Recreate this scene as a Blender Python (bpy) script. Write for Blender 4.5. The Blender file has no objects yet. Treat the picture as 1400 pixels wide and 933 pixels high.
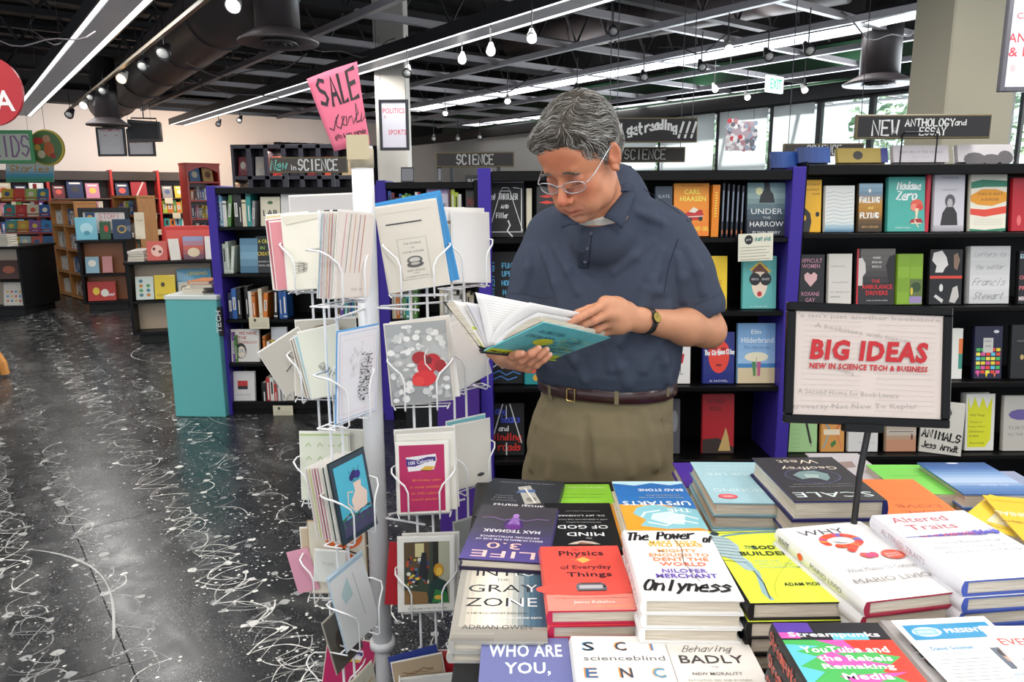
import bpy, math, random
import numpy as np
from math import sin, cos, pi, radians, sqrt, atan2
from mathutils import Matrix, Vector
S = bpy.context.scene
COL = S.collection
random.seed(7)
# ------------------------------------------------------------------ camera
FPX, EYE, PITCH, ROLL = 1020.0, 1.50, radians(11.0), radians(0.3)
cam = bpy.data.cameras.new('camera')
cam.sensor_fit = 'HORIZONTAL'
cam.sensor_width = 36.0
cam.lens = FPX / 1400 * 36.0
cam.clip_start, cam.clip_end = .05, 200
camo = bpy.data.objects.new('camera', cam)
COL.objects.link(camo)
camo.matrix_world = Matrix.Translation((0, 0, EYE)) @ Matrix.Rotation(pi / 2 - PITCH, 4, 'X') @ Matrix.Rotation(-ROLL, 4, 'Z')
S.camera = camo
# ------------------------------------------------------------------ daylight and exposure
S.view_settings.view_transform = 'Standard'
S.view_settings.look = 'None'
S.view_settings.gamma = 1
S.view_settings.use_curve_mapping = False
S.view_settings.exposure = 0.08
S.cycles.use_denoising = True
S.cycles.max_bounces = 6
S.cycles.diffuse_bounces = 3
S.cycles.glossy_bounces = 3
S.cycles.transmission_bounces = 6
S.cycles.transparent_max_bounces = 8
S.cycles.caustics_reflective = False
S.cycles.caustics_refractive = False
S.cycles.sample_clamp_indirect = 4
W = bpy.data.worlds.new('daylight')
S.world = W
W.use_nodes = True
_bg = W.node_tree.nodes['Background']
_bg.inputs[0].default_value = (.86, .93, 1.0, 1)
_bg.inputs[1].default_value = 1.5
def area(name, loc, sx, sy, power, col=(1, .97, .93), rot=(0, 0, 0)):
 l = bpy.data.lights.new(name, 'AREA')
 l.shape = 'RECTANGLE'
 l.size, l.size_y, l.energy, l.color = sx, sy, power, col
 o = bpy.data.objects.new(name, l)
 o.location = loc
 o.rotation_euler = rot
 COL.objects.link(o)
 return o
TH = radians(37.2)                       # the ceiling grid, the floor sheets and the outer walls are turned by this much
D1 = Vector((-sin(TH), cos(TH), 0))
D2 = Vector((cos(TH), sin(TH), 0))
# added fill lamps overhead, out of view, without fittings of their own
for _i, (_x, _y, _p) in enumerate([(-2.6, -.6, 58), (.4, -.9, 52), (2.9, .2, 44), (.9, 1.1, 22), (-1.3, 2.0, 40), (2.6, 2.6, 44), (-3.6, 4.0, 52)]):
 area('fluorescent_or_fill_lamp', (_x, _y, 2.86), .35, 2.4, _p, rot=(0, 0, TH))
# the sun stands outside the right hand windows
_s = bpy.data.lights.new('sun', 'SUN')
_s.energy, _s.angle, _s.color = 9.0, radians(2), (1, .96, .9)
_so = bpy.data.objects.new('sun', _s)
COL.objects.link(_so)
_so.rotation_euler = Vector((-.74, -.42, -.60)).to_track_quat('-Z', 'Y').to_euler()
# the windows of the right hand wall let the day in
area('window_daylight', (4.6, 9.3, 2.0), 7.0, 1.9, 260, (.86, .94, 1), (radians(90), 0, TH + radians(90)))
# ------------------------------------------------------------------ measuring on the photograph (1400 x 933)
def ray(px, py):
 x = (px - 700) / FPX
 y = -(py - 466.5) / FPX
 c, s = cos(ROLL), sin(ROLL)
 x, y = x * c + y * s, -x * s + y * c
 return Vector((x, cos(PITCH) + y * sin(PITCH), -sin(PITCH) + y * cos(PITCH)))
def atz(px, py, z):
 d = ray(px, py)
 return Vector((0, 0, EYE)) + d * ((z - EYE) / d.z)
def aty(px, py, Y):
 d = ray(px, py)
 return Vector((0, 0, EYE)) + d * (Y / d.y)
# ------------------------------------------------------------------ colours and materials
def hx(s, a=1.0):
 s = s.lstrip('#')
 if len(s) == 3:
  s = ''.join(c * 2 for c in s)
 r = []
 for i in (0, 2, 4):
  v = int(s[i:i + 2], 16) / 255
  r.append(v / 12.92 if v <= .04045 else ((v + .055) / 1.055) ** 2.4)
 return (r[0], r[1], r[2], a)
_M = {}
def nodes(name):
 m = bpy.data.materials.new(name)
 m.use_nodes = True
 nt = m.node_tree
 return m, nt, nt.nodes['Principled BSDF']
def mcol(name='matte', rough=.6, metal=0.0, coat=0.0, spec=.5, bump=0.0, bscale=400, obj=False, sss=0.0):
 """material whose colour comes from the colour attribute Col of the mesh, with fine relief"""
 if name in _M:
  return _M[name]
 m, nt, b = nodes(name)
 a = nt.nodes.new('ShaderNodeAttribute')
 a.attribute_name = 'Col'
 out = a.outputs['Color']
 if obj:
  oi = nt.nodes.new('ShaderNodeObjectInfo')
  mx = nt.nodes.new('ShaderNodeMixRGB')
  nt.links.new(a.outputs['Alpha'], mx.inputs[0])
  nt.links.new(oi.outputs['Color'], mx.inputs[1])
  nt.links.new(out, mx.inputs[2])
  out = mx.outputs[0]
 nt.links.new(out, b.inputs['Base Color'])
 b.inputs['Roughness'].default_value = rough
 b.inputs['Metallic'].default_value = metal
 b.inputs['Coat Weight'].default_value = coat
 b.inputs['Specular IOR Level'].default_value = spec
 if sss:
  b.inputs['Subsurface Weight'].default_value = sss
  b.inputs['Subsurface Radius'].default_value = (.012, .004, .002)
  b.inputs['Subsurface Scale'].default_value = 1
 if bump:
  tc = nt.nodes.new('ShaderNodeTexCoord')
  n = nt.nodes.new('ShaderNodeTexNoise')
  n.inputs['Scale'].default_value = bscale
  bp = nt.nodes.new('ShaderNodeBump')
  bp.inputs['Strength'].default_value = bump
  bp.inputs['Distance'].default_value = .002
  nt.links.new(tc.outputs['Object'], n.inputs['Vector'])
  nt.links.new(n.outputs['Fac'], bp.inputs['Height'])
  nt.links.new(bp.outputs['Normal'], b.inputs['Normal'])
 _M[name] = m
 return m
def mflat(name, col, rough=.6, metal=0.0, noise=.08, scale=12, emit=0.0, coat=0.0, trans=0.0, spec=.5):
 if name in _M:
  return _M[name]
 m, nt, b = nodes(name)
 c = hx(col) if isinstance(col, str) else col
 tc = nt.nodes.new('ShaderNodeTexCoord')
 n = nt.nodes.new('ShaderNodeTexNoise')
 n.inputs['Scale'].default_value = scale
 n.inputs['Detail'].default_value = 3
 r = nt.nodes.new('ShaderNodeValToRGB')
 r.color_ramp.elements[0].color = tuple(v * (1 - noise) for v in c[:3]) + (1,)
 r.color_ramp.elements[1].color = tuple(min(1, v * (1 + noise)) for v in c[:3]) + (1,)
 nt.links.new(tc.outputs['Object'], n.inputs['Vector'])
 nt.links.new(n.outputs['Fac'], r.inputs[0])
 nt.links.new(r.outputs[0], b.inputs['Base Color'])
 b.inputs['Roughness'].default_value = rough
 b.inputs['Metallic'].default_value = metal
 b.inputs['Coat Weight'].default_value = coat
 b.inputs['Transmission Weight'].default_value = trans
 b.inputs['Specular IOR Level'].default_value = spec
 if emit:
  b.inputs['Emission Color'].default_value = c
  b.inputs['Emission Strength'].default_value = emit
 _M[name] = m
 return m
MATTE = mcol('matte_paint', .6, bump=.05)
SATIN = mcol('satin_paint', .38, bump=.03)
GLOSS = mcol('printed_cover', .36, coat=.1, spec=.35)
PRINT = mcol('ink_print', .45)
PAPER = mcol('paper_stock', .75)
METAL = mcol('bare_metal', .3, metal=1)
CLOTH = mcol('woven_cloth', .85, bump=.35, bscale=900, spec=.2)
SPINE = mcol('spine_print', .45, obj=True)
def pages_mat():
 m, nt, b = nodes('page_edges')
 tc = nt.nodes.new('ShaderNodeTexCoord')
 mp = nt.nodes.new('ShaderNodeMapping')
 mp.inputs['Scale'].default_value = (14, 14, 1500)
 n = nt.nodes.new('ShaderNodeTexNoise')
 n.inputs['Scale'].default_value = 1
 n.inputs['Detail'].default_value = 2
 r = nt.nodes.new('ShaderNodeValToRGB')
 r.color_ramp.elements[0].position, r.color_ramp.elements[1].position = .3, .7
 r.color_ramp.elements[0].color = hx('#b9ad98')
 r.color_ramp.elements[1].color = hx('#e6dfd0')
 nt.links.new(tc.outputs['Object'], mp.inputs[0])
 nt.links.new(mp.outputs[0], n.inputs['Vector'])
 nt.links.new(n.outputs['Fac'], r.inputs[0])
 nt.links.new(r.outputs[0], b.inputs['Base Color'])
 b.inputs['Roughness'].default_value = .85
 return m
PAGES = pages_mat()
# ------------------------------------------------------------------ objects, labels
def link(o, parent=None):
 COL.objects.link(o)
 if parent is not None:
  o.parent = parent
 return o
def tag(o, label=None, cat=None, group=None, kind=None):
 if label:
  o['label'] = label
 if cat:
  o['category'] = cat
 if group:
  o['group'] = group
 if kind:
  o['kind'] = kind
 return o
def empty(name, loc=(0, 0, 0), rz=0.0, label=None, cat=None, group=None, kind=None, parent=None, mat=None):
 o = bpy.data.objects.new(name, None)
 o.empty_display_size = .05
 if mat is not None:
  o.matrix_basis = mat
 else:
  o.location = loc
  o.rotation_euler = (0, 0, rz)
 link(o, parent)
 return tag(o, label, cat, group, kind)
def copy_tree(o, parent=None):
 c = o.copy()
 COL.objects.link(c)
 c.parent = parent
 for ch in list(o.children):
  copy_tree(ch, c)
 return c
class MB:
 """collects shapes and links them as ONE mesh; every face has a colour and a material slot"""
 def __init__(s, col='#888888', mi=0):
  s.v, s.f, s.c, s.m, s.sm = [], [], [], [], []
  s.col, s.mi, s.smooth = hx(col) if isinstance(col, str) else col, mi, False
  s.T = None
 def set(s, col=None, mi=None, smooth=None, T=0):
  if col is not None:
   s.col = hx(col) if isinstance(col, str) else col
  if mi is not None:
   s.mi = mi
  if smooth is not None:
   s.smooth = smooth
  if T != 0:
   s.T = T
  return s
 def add(s, vs, fs, cols=None):
  n = len(s.v)
  if s.T is not None:
   vs = [s.T @ Vector(v) for v in vs]
  s.v.extend([tuple(v) for v in vs])
  for i, f in enumerate(fs):
   s.f.append(tuple(k + n for k in f))
   s.c.append(s.col if cols is None else cols[i])
   s.m.append(s.mi)
   s.sm.append(s.smooth)
  return s
 def box(s, x0, x1, y0, y1, z0, z1):
  return s.add([(x0, y0, z0), (x1, y0, z0), (x1, y1, z0), (x0, y1, z0), (x0, y0, z1), (x1, y0, z1), (x1, y1, z1), (x0, y1, z1)],
      [(0, 3, 2, 1), (4, 5, 6, 7), (0, 1, 5, 4), (1, 2, 6, 5), (2, 3, 7, 6), (3, 0, 4, 7)])
 def bbox(s, x0, x1, y0, y1, z0, z1, b=.003):
  """box with chamfered edges"""
  X, Y, Z = (x0, x1), (y0, y1), (z0, z1)
  vs, idx = [], {}
  for i in (0, 1):
   for j in (0, 1):
    for k in (0, 1):
     for a in range(3):
      p = [X[i], Y[j], Z[k]]
      sg = [1 - 2 * i, 1 - 2 * j, 1 - 2 * k]
      for q in range(3):
       if q != a:
        p[q] += sg[q] * b
      idx[(i, j, k, a)] = len(vs)
      vs.append(tuple(p))
  fs = []
  for a in range(3):
   o = [q for q in range(3) if q != a]
   for e in (0, 1):
    ring = []
    for (u, w) in ((0, 0), (1, 0), (1, 1), (0, 1)):
     t = [0, 0, 0]
     t[a] = e
     t[o[0]] = u
     t[o[1]] = w
     ring.append(idx[(t[0], t[1], t[2], a)])
    fs.append(tuple(ring))
  for a in range(3):          # edges along axis a
   o = [q for q in range(3) if q != a]
   for u in (0, 1):
    for w in (0, 1):
     t0, t1 = [0, 0, 0], [0, 0, 0]
     t0[o[0]] = t1[o[0]] = u
     t0[o[1]] = t1[o[1]] = w
     t1[a] = 1
     fs.append((idx[(*t0, o[0])], idx[(*t1, o[0])], idx[(*t1, o[1])], idx[(*t0, o[1])]))
  for i in (0, 1):
   for j in (0, 1):
    for k in (0, 1):
     fs.append(tuple(idx[(i, j, k, a)] for a in range(3)))
  return s.add(vs, fs)
 def prism(s, pts, z0, z1, axis='z'):
  n = len(pts)
  f = {'z': lambda p, z: (p[0], p[1], z), 'y': lambda p, z: (p[0], z, p[1]), 'x': lambda p, z: (z, p[0], p[1])}[axis]
  vs = [f(p, z0) for p in pts] + [f(p, z1) for p in pts]
  fs = [tuple(reversed(range(n))), tuple(range(n, 2 * n))] + [(i, (i + 1) % n, n + (i + 1) % n, n + i) for i in range(n)]
  return s.add(vs, fs)
 def rings(s, R, closed=True, cap=True):
  n = len(R[0])
  vs = [p for r in R for p in r]
  fs = []
  for i in range(len(R) - 1):
   for j in range(n if closed else n - 1):
    a, b = i * n + j, i * n + (j + 1) % n
    fs.append((a, b, b + n, a + n))
  if cap and closed:
   fs.append(tuple(reversed(range(n))))
   fs.append(tuple(range((len(R) - 1) * n, len(R) * n)))
  return s.add(vs, fs)
 def tube(s, pts, r, n=6, cap=True):
  pts = [Vector(p) for p in pts]
  R, up = [], None
  for i, p in enumerate(pts):
   t = (pts[min(i + 1, len(pts) - 1)] - pts[max(i - 1, 0)])
   if t.length < 1e-9:
    t = Vector((0, 0, 1))
   t.normalize()
   if up is None:
    up = t.orthogonal().normalized()
   else:
    up = (up - t * up.dot(t))
    up = up.normalized() if up.length > 1e-6 else t.orthogonal().normalized()
   w = t.cross(up)
   rr = r[i] if isinstance(r, (list, tuple)) else r
   R.append([p + (up * cos(2 * pi * k / n) + w * sin(2 * pi * k / n)) * rr for k in range(n)])
  return s.rings(R, True, cap)
 def lathe(s, prof, n=24, c=(0, 0, 0)):
  R = [[(c[0] + r * cos(2 * pi * k / n), c[1] + r * sin(2 * pi * k / n), c[2] + z) for k in range(n)] for r, z in prof]
  return s.rings(R, True, True)
 def build(s, name, mats, parent=None, matrix=None, loc=None, label=None, cat=None, group=None, kind=None):
  me = bpy.data.meshes.new(name)
  me.from_pydata(s.v, [], s.f)
  if not isinstance(mats, (list, tuple)):
   mats = [mats]
  for m in mats:
   me.materials.append(m)
  nf = len(s.f)
  if nf:
   cnt = np.fromiter((len(f) for f in s.f), int, nf)
   ca = me.color_attributes.new('Col', 'FLOAT_COLOR', 'CORNER')
   ca.data.foreach_set('color', np.repeat(np.array(s.c, dtype=np.float32), cnt, axis=0).ravel())
   me.polygons.foreach_set('material_index', np.array(s.m, dtype=np.int32))
   me.polygons.foreach_set('use_smooth', np.array(s.sm, dtype=bool))
  me.update()
  o = bpy.data.objects.new(name, me)
  if matrix is not None:
   o.matrix_basis = matrix
  if loc is not None:
   o.location = loc
  link(o, parent)
  return tag(o, label, cat, group, kind)
def struct(name, mb, m, parent=None, **k):
 return mb.build(name, m, parent, kind=None if parent is not None else 'structure', **k)
# ------------------------------------------------------------------ lettering and flat print
_TX = {}
def text_mesh(s, bold=0.0, shear=0.0, sp=1.0):
 bold = min(bold, .12) * .55
 sp = sp if sp != 1.0 else 1.0 + bold * 2.5
 key = (s, bold, shear, sp)
 if key in _TX:
  return _TX[key]
 c = bpy.data.curves.new('lettering', 'FONT')
 c.body = s
 c.resolution_u = 2 if len(s) < 14 else 1
 c.offset = bold
 c.shear = shear
 c.space_character = sp
 c.align_x = 'CENTER'
 o = bpy.data.objects.new('lettering', c)
 m = o.to_mesh()
 v = np.zeros(len(m.vertices) * 3, dtype=np.float32)
 m.vertices.foreach_get('co', v)
 v = v.reshape(-1, 3)[:, :2].copy()
 f = [tuple(p.vertices) for p in m.polygons]
 o.to_mesh_clear()
 bpy.data.objects.remove(o)
 bpy.data.curves.remove(c)
 if len(v):
  lo, hi = v.min(0), v.max(0)
  v = (v - (lo + hi) / 2) / np.maximum(hi - lo, 1e-6)
 _TX[key] = (v, f)
 return _TX[key]
# single-stroke hand lettering, 4 wide by 6 high
_ST = {
 'A': '00,26,40;12,32', 'B': '00,06,36,44,33,03;33,42,40,00', 'C': '45,36,16,04,02,10,30,41', 'D': '00,06,26,44,42,20,00', 'E': '46,06,00,40;03,33',
 'F': '46,06,00;03,33', 'G': '45,36,16,04,02,10,30,42,22', 'H': '00,06;40,46;03,43', 'I': '20,26', 'J': '46,41,30,10,01', 'K': '06,00;46,02,40',
 'L': '06,00,40', 'M': '00,06,23,46,40', 'N': '00,06,40,46', 'O': '16,04,02,10,30,42,44,36,16', 'P': '00,06,36,44,33,03', 'Q': '16,04,02,10,30,42,44,36,16;22,40',
 'R': '00,06,36,44,33,03;23,40', 'S': '45,36,16,04,13,33,42,31,20,01', 'T': '06,46;26,20', 'U': '06,01,10,30,41,46', 'V': '06,20,46', 'W': '06,10,23,30,46',
 'X': '06,40;00,46', 'Y': '06,23,46;23,20', 'Z': '06,46,00,40', '!': '26,22;21,20', '.': '20,21', '&': '40,14,26,35,01,10,30,42', '-': '13,33', "'": '26,25',
 'a': '43,34,13,01,10,30,41;44,40', 'b': '06,00,30,42,33,03', 'c': '43,34,13,01,10,40', 'd': '43,13,01,10,41;46,40', 'e': '02,42,34,13,01,10,40', 'f': '35,26,15,10;03,33',
 'g': '43,13,01,10,41;44,4-,1-', 'h': '06,00;03,34,42,40', 'i': '24,20;26,25', 'j': '34,3-,1-', 'k': '06,00;34,02,30', 'l': '26,20', 'm': '00,04;03,14,20;23,34,40', 'n': '00,04;03,34,42,40',
 'o': '14,03,01,10,30,41,43,34,14', 'p': '04,0-;03,34,42,31,01', 'r': '04,00;03,34,44', 's': '43,24,03,32,41,10,00', 't': '16,11,30;04,34', 'u': '04,01,20,41;44,40', 'v': '04,20,44',
 'w': '04,10,23,30,44', 'y': '04,21;44,1-', 'z': '04,44,00,40', 'é': '02,42,34,13,01,10,40', '?': '05,16,36,44,23,22;21,20'}
class PB(MB):
 """flat print laid on a rectangle w x h (u,v in 0..1), each new piece a hair above the last"""
 def __init__(s, w, h, z=.0004):
  super().__init__()
  s.w, s.h, s.z = w, h, z
 def _n(s):
  s.z += .00004
  return s.z
 def poly(s, pts, col):
  z = s._n()
  s.set(col)
  return s.add([(u * s.w, v * s.h, z) for u, v in pts], [tuple(range(len(pts)))])
 def rect(s, u0, v0, u1, v1, col):
  return s.poly([(u0, v0), (u1, v0), (u1, v1), (u0, v1)], col)
 def ell(s, cx, cy, rx, ry, col, n=20):
  return s.poly([(cx + rx * cos(2 * pi * k / n), cy + ry * sin(2 * pi * k / n)) for k in range(n)], col)
 def grad(s, u0, v0, u1, v1, cols, n=10, vert=True):
  """real colour change of a printed cover"""
  z = s._n()
  cs = [hx(c) for c in cols]
  for i in range(n):
   t = (i + .5) / n * (len(cs) - 1)
   k = min(int(t), len(cs) - 2)
   t -= k
   s.col = tuple(cs[k][q] * (1 - t) + cs[k + 1][q] * t for q in range(4))
   a, b = i / n, (i + 1) / n
   if vert:
    p = [(u0, v0 + (v1 - v0) * a), (u1, v0 + (v1 - v0) * a), (u1, v0 + (v1 - v0) * b), (u0, v0 + (v1 - v0) * b)]
   else:
    p = [(u0 + (u1 - u0) * a, v0), (u0 + (u1 - u0) * b, v0), (u0 + (u1 - u0) * b, v1), (u0 + (u1 - u0) * a, v1)]
   s.add([(u * s.w, v * s.h, z) for u, v in p], [(0, 1, 2, 3)])
  return s
 def line(s, pts, wd, col):
  """stroke, pts in u,v, width in metres"""
  z = s._n()
  s.set(col)
  P = [Vector((u * s.w, v * s.h)) for u, v in pts]
  L, Rr = [], []
  for i, p in enumerate(P):
   t = P[min(i + 1, len(P) - 1)] - P[max(i - 1, 0)]
   if t.length < 1e-9:
    t = Vector((1, 0))
   t.normalize()
   n = Vector((-t.y, t.x)) * wd / 2
   e = t * wd * .35 * (-1 if i == 0 else 1 if i == len(P) - 1 else 0)
   L.append((*(p + n + e), z))
   Rr.append((*(p - n + e), z))
  k = len(P)
  return s.add(L + Rr, [(i, k + i, k + i + 1, i + 1) for i in range(k - 1)])
 def text(s, t, cx, cy, tw, th, col, bold=0.0, shear=0.0, ang=0.0, sp=1.0):
  v, f = text_mesh(t, bold, shear, sp)
  if not len(v):
   return s
  z = s._n()
  s.set(col)
  a = radians(ang)
  X = v[:, 0] * tw * s.w
  Y = v[:, 1] * th * s.h
  x = X * cos(a) - Y * sin(a) + cx * s.w
  y = X * sin(a) + Y * cos(a) + cy * s.h
  return s.add([(float(p), float(q), z) for p, q in zip(x, y)], f)
 def hand(s, t, cx, cy, tw, th, col, wd=.003, slant=0.0, ang=0.0, arc=0.0):
  """hand lettering with single strokes"""
  adv = 5.6
  n = len(t)
  tot = n * adv - 1.6
  a = radians(ang)
  for i, ch in enumerate(t):
   g = _ST.get(ch) or _ST.get(ch.upper())
   if ch == ' ' or not g:
    continue
   for st in g.split(';'):
    pts = []
    for q in st.split(','):
     gx = int(q[0]) + i * adv - tot / 2
     gy = (-1.6 if q[1] == '-' else int(q[1])) - 3
     X = gx / tot * tw * s.w
     Y = gy / 6 * th * s.h
     X += Y * slant
     Y += arc * s.h * (1 - (gx / tot * 2) ** 2)
     pts.append((cx + (X * cos(a) - Y * sin(a)) / s.w, cy + (X * sin(a) + Y * cos(a)) / s.h))
    s.line(pts, wd, col)
  return s
def art(pb, ops):
 for o in ops:
  getattr(pb, {'t': 'text', 'r': 'rect', 'e': 'ell', 'p': 'poly', 'l': 'line', 'h': 'hand', 'g': 'grad'}[o[0]])(*o[1:-1], **o[-1]) if isinstance(o[-1], dict) else \
   getattr(pb, {'t': 'text', 'r': 'rect', 'e': 'ell', 'p': 'poly', 'l': 'line', 'h': 'hand', 'g': 'grad'}[o[0]])(*o[1:])
 return pb
# ------------------------------------------------------------------ books
def book_cover_mb(w, h, t, col, spine=None, flap=None, hard=True, band=None):
 """wrap-around cover: lying book, spine at x=0, front cover on top (z=t)"""
 b = .0028 if hard else .0008
 m = MB(col)
 sp = spine or col
 fl = flap or col
 N = 6 if hard else 1
 arc = [(-(.004 if hard else 0) * sin(pi * k / N) if N > 1 else 0, t * k / N) for k in range(N + 1)]
 outer = [(w, 0)] + arc + [(w, t)]
 inner = [(w, t - b), (.004 + b, t - b), (.004 + b, b), (w, b)]
 P = outer + inner
 n = len(P)
 vs = [(x, 0, z) for x, z in P] + [(x, h, z) for x, z in P]
 for i in range(n):
  j = (i + 1) % n
  if 1 <= i < 1 + N:
   c = sp
  elif i >= N + 3 or i == N + 2:
   c = fl
  else:
   c = col
  m.set(c, smooth=(1 <= i < 1 + N))
  m.add([vs[i], vs[j], vs[n + j], vs[n + i]], [(0, 1, 2, 3)])
 m.set(fl, smooth=False)
 # end faces as thin strips so that they stay clean
 m.add([(x, 0, z) for x, z in P], [tuple(range(n))])
 m.add([(x, h, z) for x, z in P], [tuple(reversed(range(n)))])
 return m
def book_pages_mb(w, h, t, hard=True):
 b = .0030 if hard else .0010
 o = .004 if hard else .0008
 m = MB('#e2dbcc')
 x0, x1 = .005, w - o
 K = 4
 pr = [(x0, b)] + [(x1 - (.003 if hard else 0) * sin(pi * k / K), b + (t - 2 * b) * k / K) for k in range(K + 1)] + [(x0, t - b)]
 return m.prism(pr, o, h - o, axis='y')
def book(name, w, h, t, col, matrix, label, group=None, art_ops=None, spine=None, flap=None, hard=True, cat='book', spine_ops=None, parent=None):
 root = empty(name, label=label, cat=cat, group=group, mat=matrix)
 cv = book_cover_mb(w, h, t, col, spine, flap, hard).build('cover', GLOSS, root)
 book_pages_mb(w, h, t, hard).build('page_block', PAGES, root)
 if art_ops:
  pb = PB(w, h)
  art(pb, art_ops)
  pb.build('cover_print', PRINT, cv, matrix=Matrix.Translation((0, 0, t)))
 if spine_ops:
  pb = PB(h, t)
  art(pb, spine_ops)
  # spine text runs from top to bottom of the book on the x=0 side
  M = Matrix(((0, 0, -1, -.0045 if hard else -.0003), (-1, 0, 0, h), (0, 1, 0, 0), (0, 0, 0, 1)))
  pb.build('spine_print', PRINT, cv, matrix=M)
 return root
def name_col(c):
 return c
# ================================================================== SETTING
def M2(origin, ex, ez=Vector((0, 0, 1))):
 """frame with x along ex and z up"""
 ex = Vector(ex).normalized()
 ey = ez.cross(ex)
 m = Matrix.Identity(4)
 for i, a in enumerate((ex, ey, ez)):
  for r in range(3):
   m[r][i] = a[r]
 m.translation = Vector(origin)
 return m
def floor_mat():
 m, nt, b = nodes('painted_floor_sheet')
 L = nt.links.new
 tc = nt.nodes.new('ShaderNodeTexCoord')
 oi = nt.nodes.new('ShaderNodeObjectInfo')
 sc = nt.nodes.new('ShaderNodeVectorMath')
 sc.operation = 'SCALE'
 sc.inputs['Scale'].default_value = 37
 cb = nt.nodes.new('ShaderNodeCombineXYZ')
 L(oi.outputs['Random'], cb.inputs[0])
 L(oi.outputs['Random'], cb.inputs[1])
 L(cb.outputs[0], sc.inputs[0])
 ad = nt.nodes.new('ShaderNodeVectorMath')
 L(tc.outputs['Object'], ad.inputs[0])
 L(sc.outputs[0], ad.inputs[1])
 def ramp(src, p0, c0, p1, c1):
  r = nt.nodes.new('ShaderNodeValToRGB')
  r.color_ramp.elements[0].position, r.color_ramp.elements[1].position = p0, p1
  r.color_ramp.elements[0].color, r.color_ramp.elements[1].color = (c0,) * 3 + (1,), (c1,) * 3 + (1,)
  L(src, r.inputs[0])
  return r.outputs[0]
 def noise(scale, det=2, sx=1, sy=1, dist=0):
  mp = nt.nodes.new('ShaderNodeMapping')
  mp.inputs['Scale'].default_value = (sx, sy, 1)
  n = nt.nodes.new('ShaderNodeTexNoise')
  n.inputs['Scale'].default_value = scale
  n.inputs['Detail'].default_value = det
  n.inputs['Distortion'].default_value = dist
  L(ad.outputs[0], mp.inputs[0])
  L(mp.outputs[0], n.inputs['Vector'])
  return n.outputs['Fac']
 def mul(a, c):
  n = nt.nodes.new('ShaderNodeMath')
  n.operation = 'MULTIPLY'
  for i, q in enumerate((a, c)):
   if isinstance(q, float):
    n.inputs[i].default_value = q
   else:
    L(q, n.inputs[i])
  return n.outputs[0]
 def mx(a, c):
  n = nt.nodes.new('ShaderNodeMath')
  n.operation = 'MAXIMUM'
  L(a, n.inputs[0])
  L(c, n.inputs[1])
  return n.outputs[0]
 vo = nt.nodes.new('ShaderNodeTexVoronoi')
 vo.inputs['Scale'].default_value = 46
 L(ad.outputs[0], vo.inputs['Vector'])
 dots = mul(ramp(vo.outputs['Distance'], .10, 1, .2, 0), ramp(noise(3.2), .5, 0, .62, 1))
 vo2 = nt.nodes.new('ShaderNodeTexVoronoi')
 vo2.inputs['Scale'].default_value = 120
 L(ad.outputs[0], vo2.inputs['Vector'])
 dust = mul(ramp(vo2.outputs['Distance'], .16, .55, .3, 0), ramp(noise(2.4, 3), .42, 0, .6, 1))
 haze = mul(ramp(noise(5, 4, 1, .35, 1.5), .5, 0, .78, .3), ramp(noise(1.6), .42, 0, .62, 1))
 k = mx(mx(dots, dust), haze)
 fac = nt.nodes.new('ShaderNodeMixRGB')
 fac.inputs[1].default_value = hx('#292a2c')
 fac.inputs[2].default_value = hx('#c4c4c0')
 L(k, fac.inputs[0])
 L(fac.outputs[0], b.inputs['Base Color'])
 L(ramp(noise(9, 3), .3, .22, .8, .36), b.inputs['Roughness'])
 b.inputs['Specular IOR Level'].default_value = .5
 return m
FM = floor_mat()
flo = struct('floor', MB('#0c0c0d').box(-17, 13.5, -5, 22, -.25, -.006), MATTE)
MF = M2((0, 0, 0), D2)                      # sheet frame: x along D2, y along D1
SW, SL = .915, 1.83
sheet = None
for i in range(-12, 9):
 for j in range(-1, 11):
  x0 = i * SW + .33
  y0 = j * SL + (.6 if i % 2 else 0) + .1
  c = MF @ Vector((x0 + SW / 2, y0 + SL / 2, 0))
  if c.y < .2 or c.y > 17 or c.x > 2.2 + c.y * .1 or c.x < -c.y * .82 - 1.2 or (MF.inverted() @ c).y > 15.6:
   continue
  if sheet is None:
   sheet = MB().bbox(-SW / 2 + .0015, SW / 2 - .0015, -SL / 2 + .0015, SL / 2 - .0015, -.006, 0, .001).build('floor_sheet', FM, flo)
   o = sheet
  else:
   o = sheet.copy()
   COL.objects.link(o)
   o.parent = flo
  o.matrix_basis = M2(c, D2)
# poured white paint: rows of blobs tied by thin whips, lying flat on the sheets
rp = random.Random(3)
pm = MB('#d8d7d2')
def blob(x, y, r, z):
 n = 9
 pm.add([MF @ Vector((x + r * (1 + .3 * rp.uniform(-1, 1)) * cos(2 * pi * k / n), y + r * (1 + .3 * rp.uniform(-1, 1)) * sin(2 * pi * k / n), z)) for k in range(n)], [tuple(range(n))])
def whip(x0, y0, x1, y1, bow, wd, z, n=9):
 dx, dy = x1 - x0, y1 - y0
 l = max(sqrt(dx * dx + dy * dy), 1e-6)
 L, Rr = [], []
 for k in range(n):
  t = k / (n - 1)
  b = bow * sin(pi * t)
  x = x0 + dx * t - dy / l * b
  y = y0 + dy * t + dx / l * b
  w = wd * (.35 + .9 * abs(sin(7 * t + x0 * 3))) / 2
  tx, ty = dx / l - (-dy / l) * 0, dy / l
  L.append(MF @ Vector((x - ty * w, y + tx * w, z)))
  Rr.append(MF @ Vector((x + ty * w, y - tx * w, z)))
 pm.add(L + Rr, [(k, n + k, n + k + 1, k + 1) for k in range(n - 1)])
zz = .0004
def fx(px):
 return (MF.inverted() @ atz(px, 802, 0)).x
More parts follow.
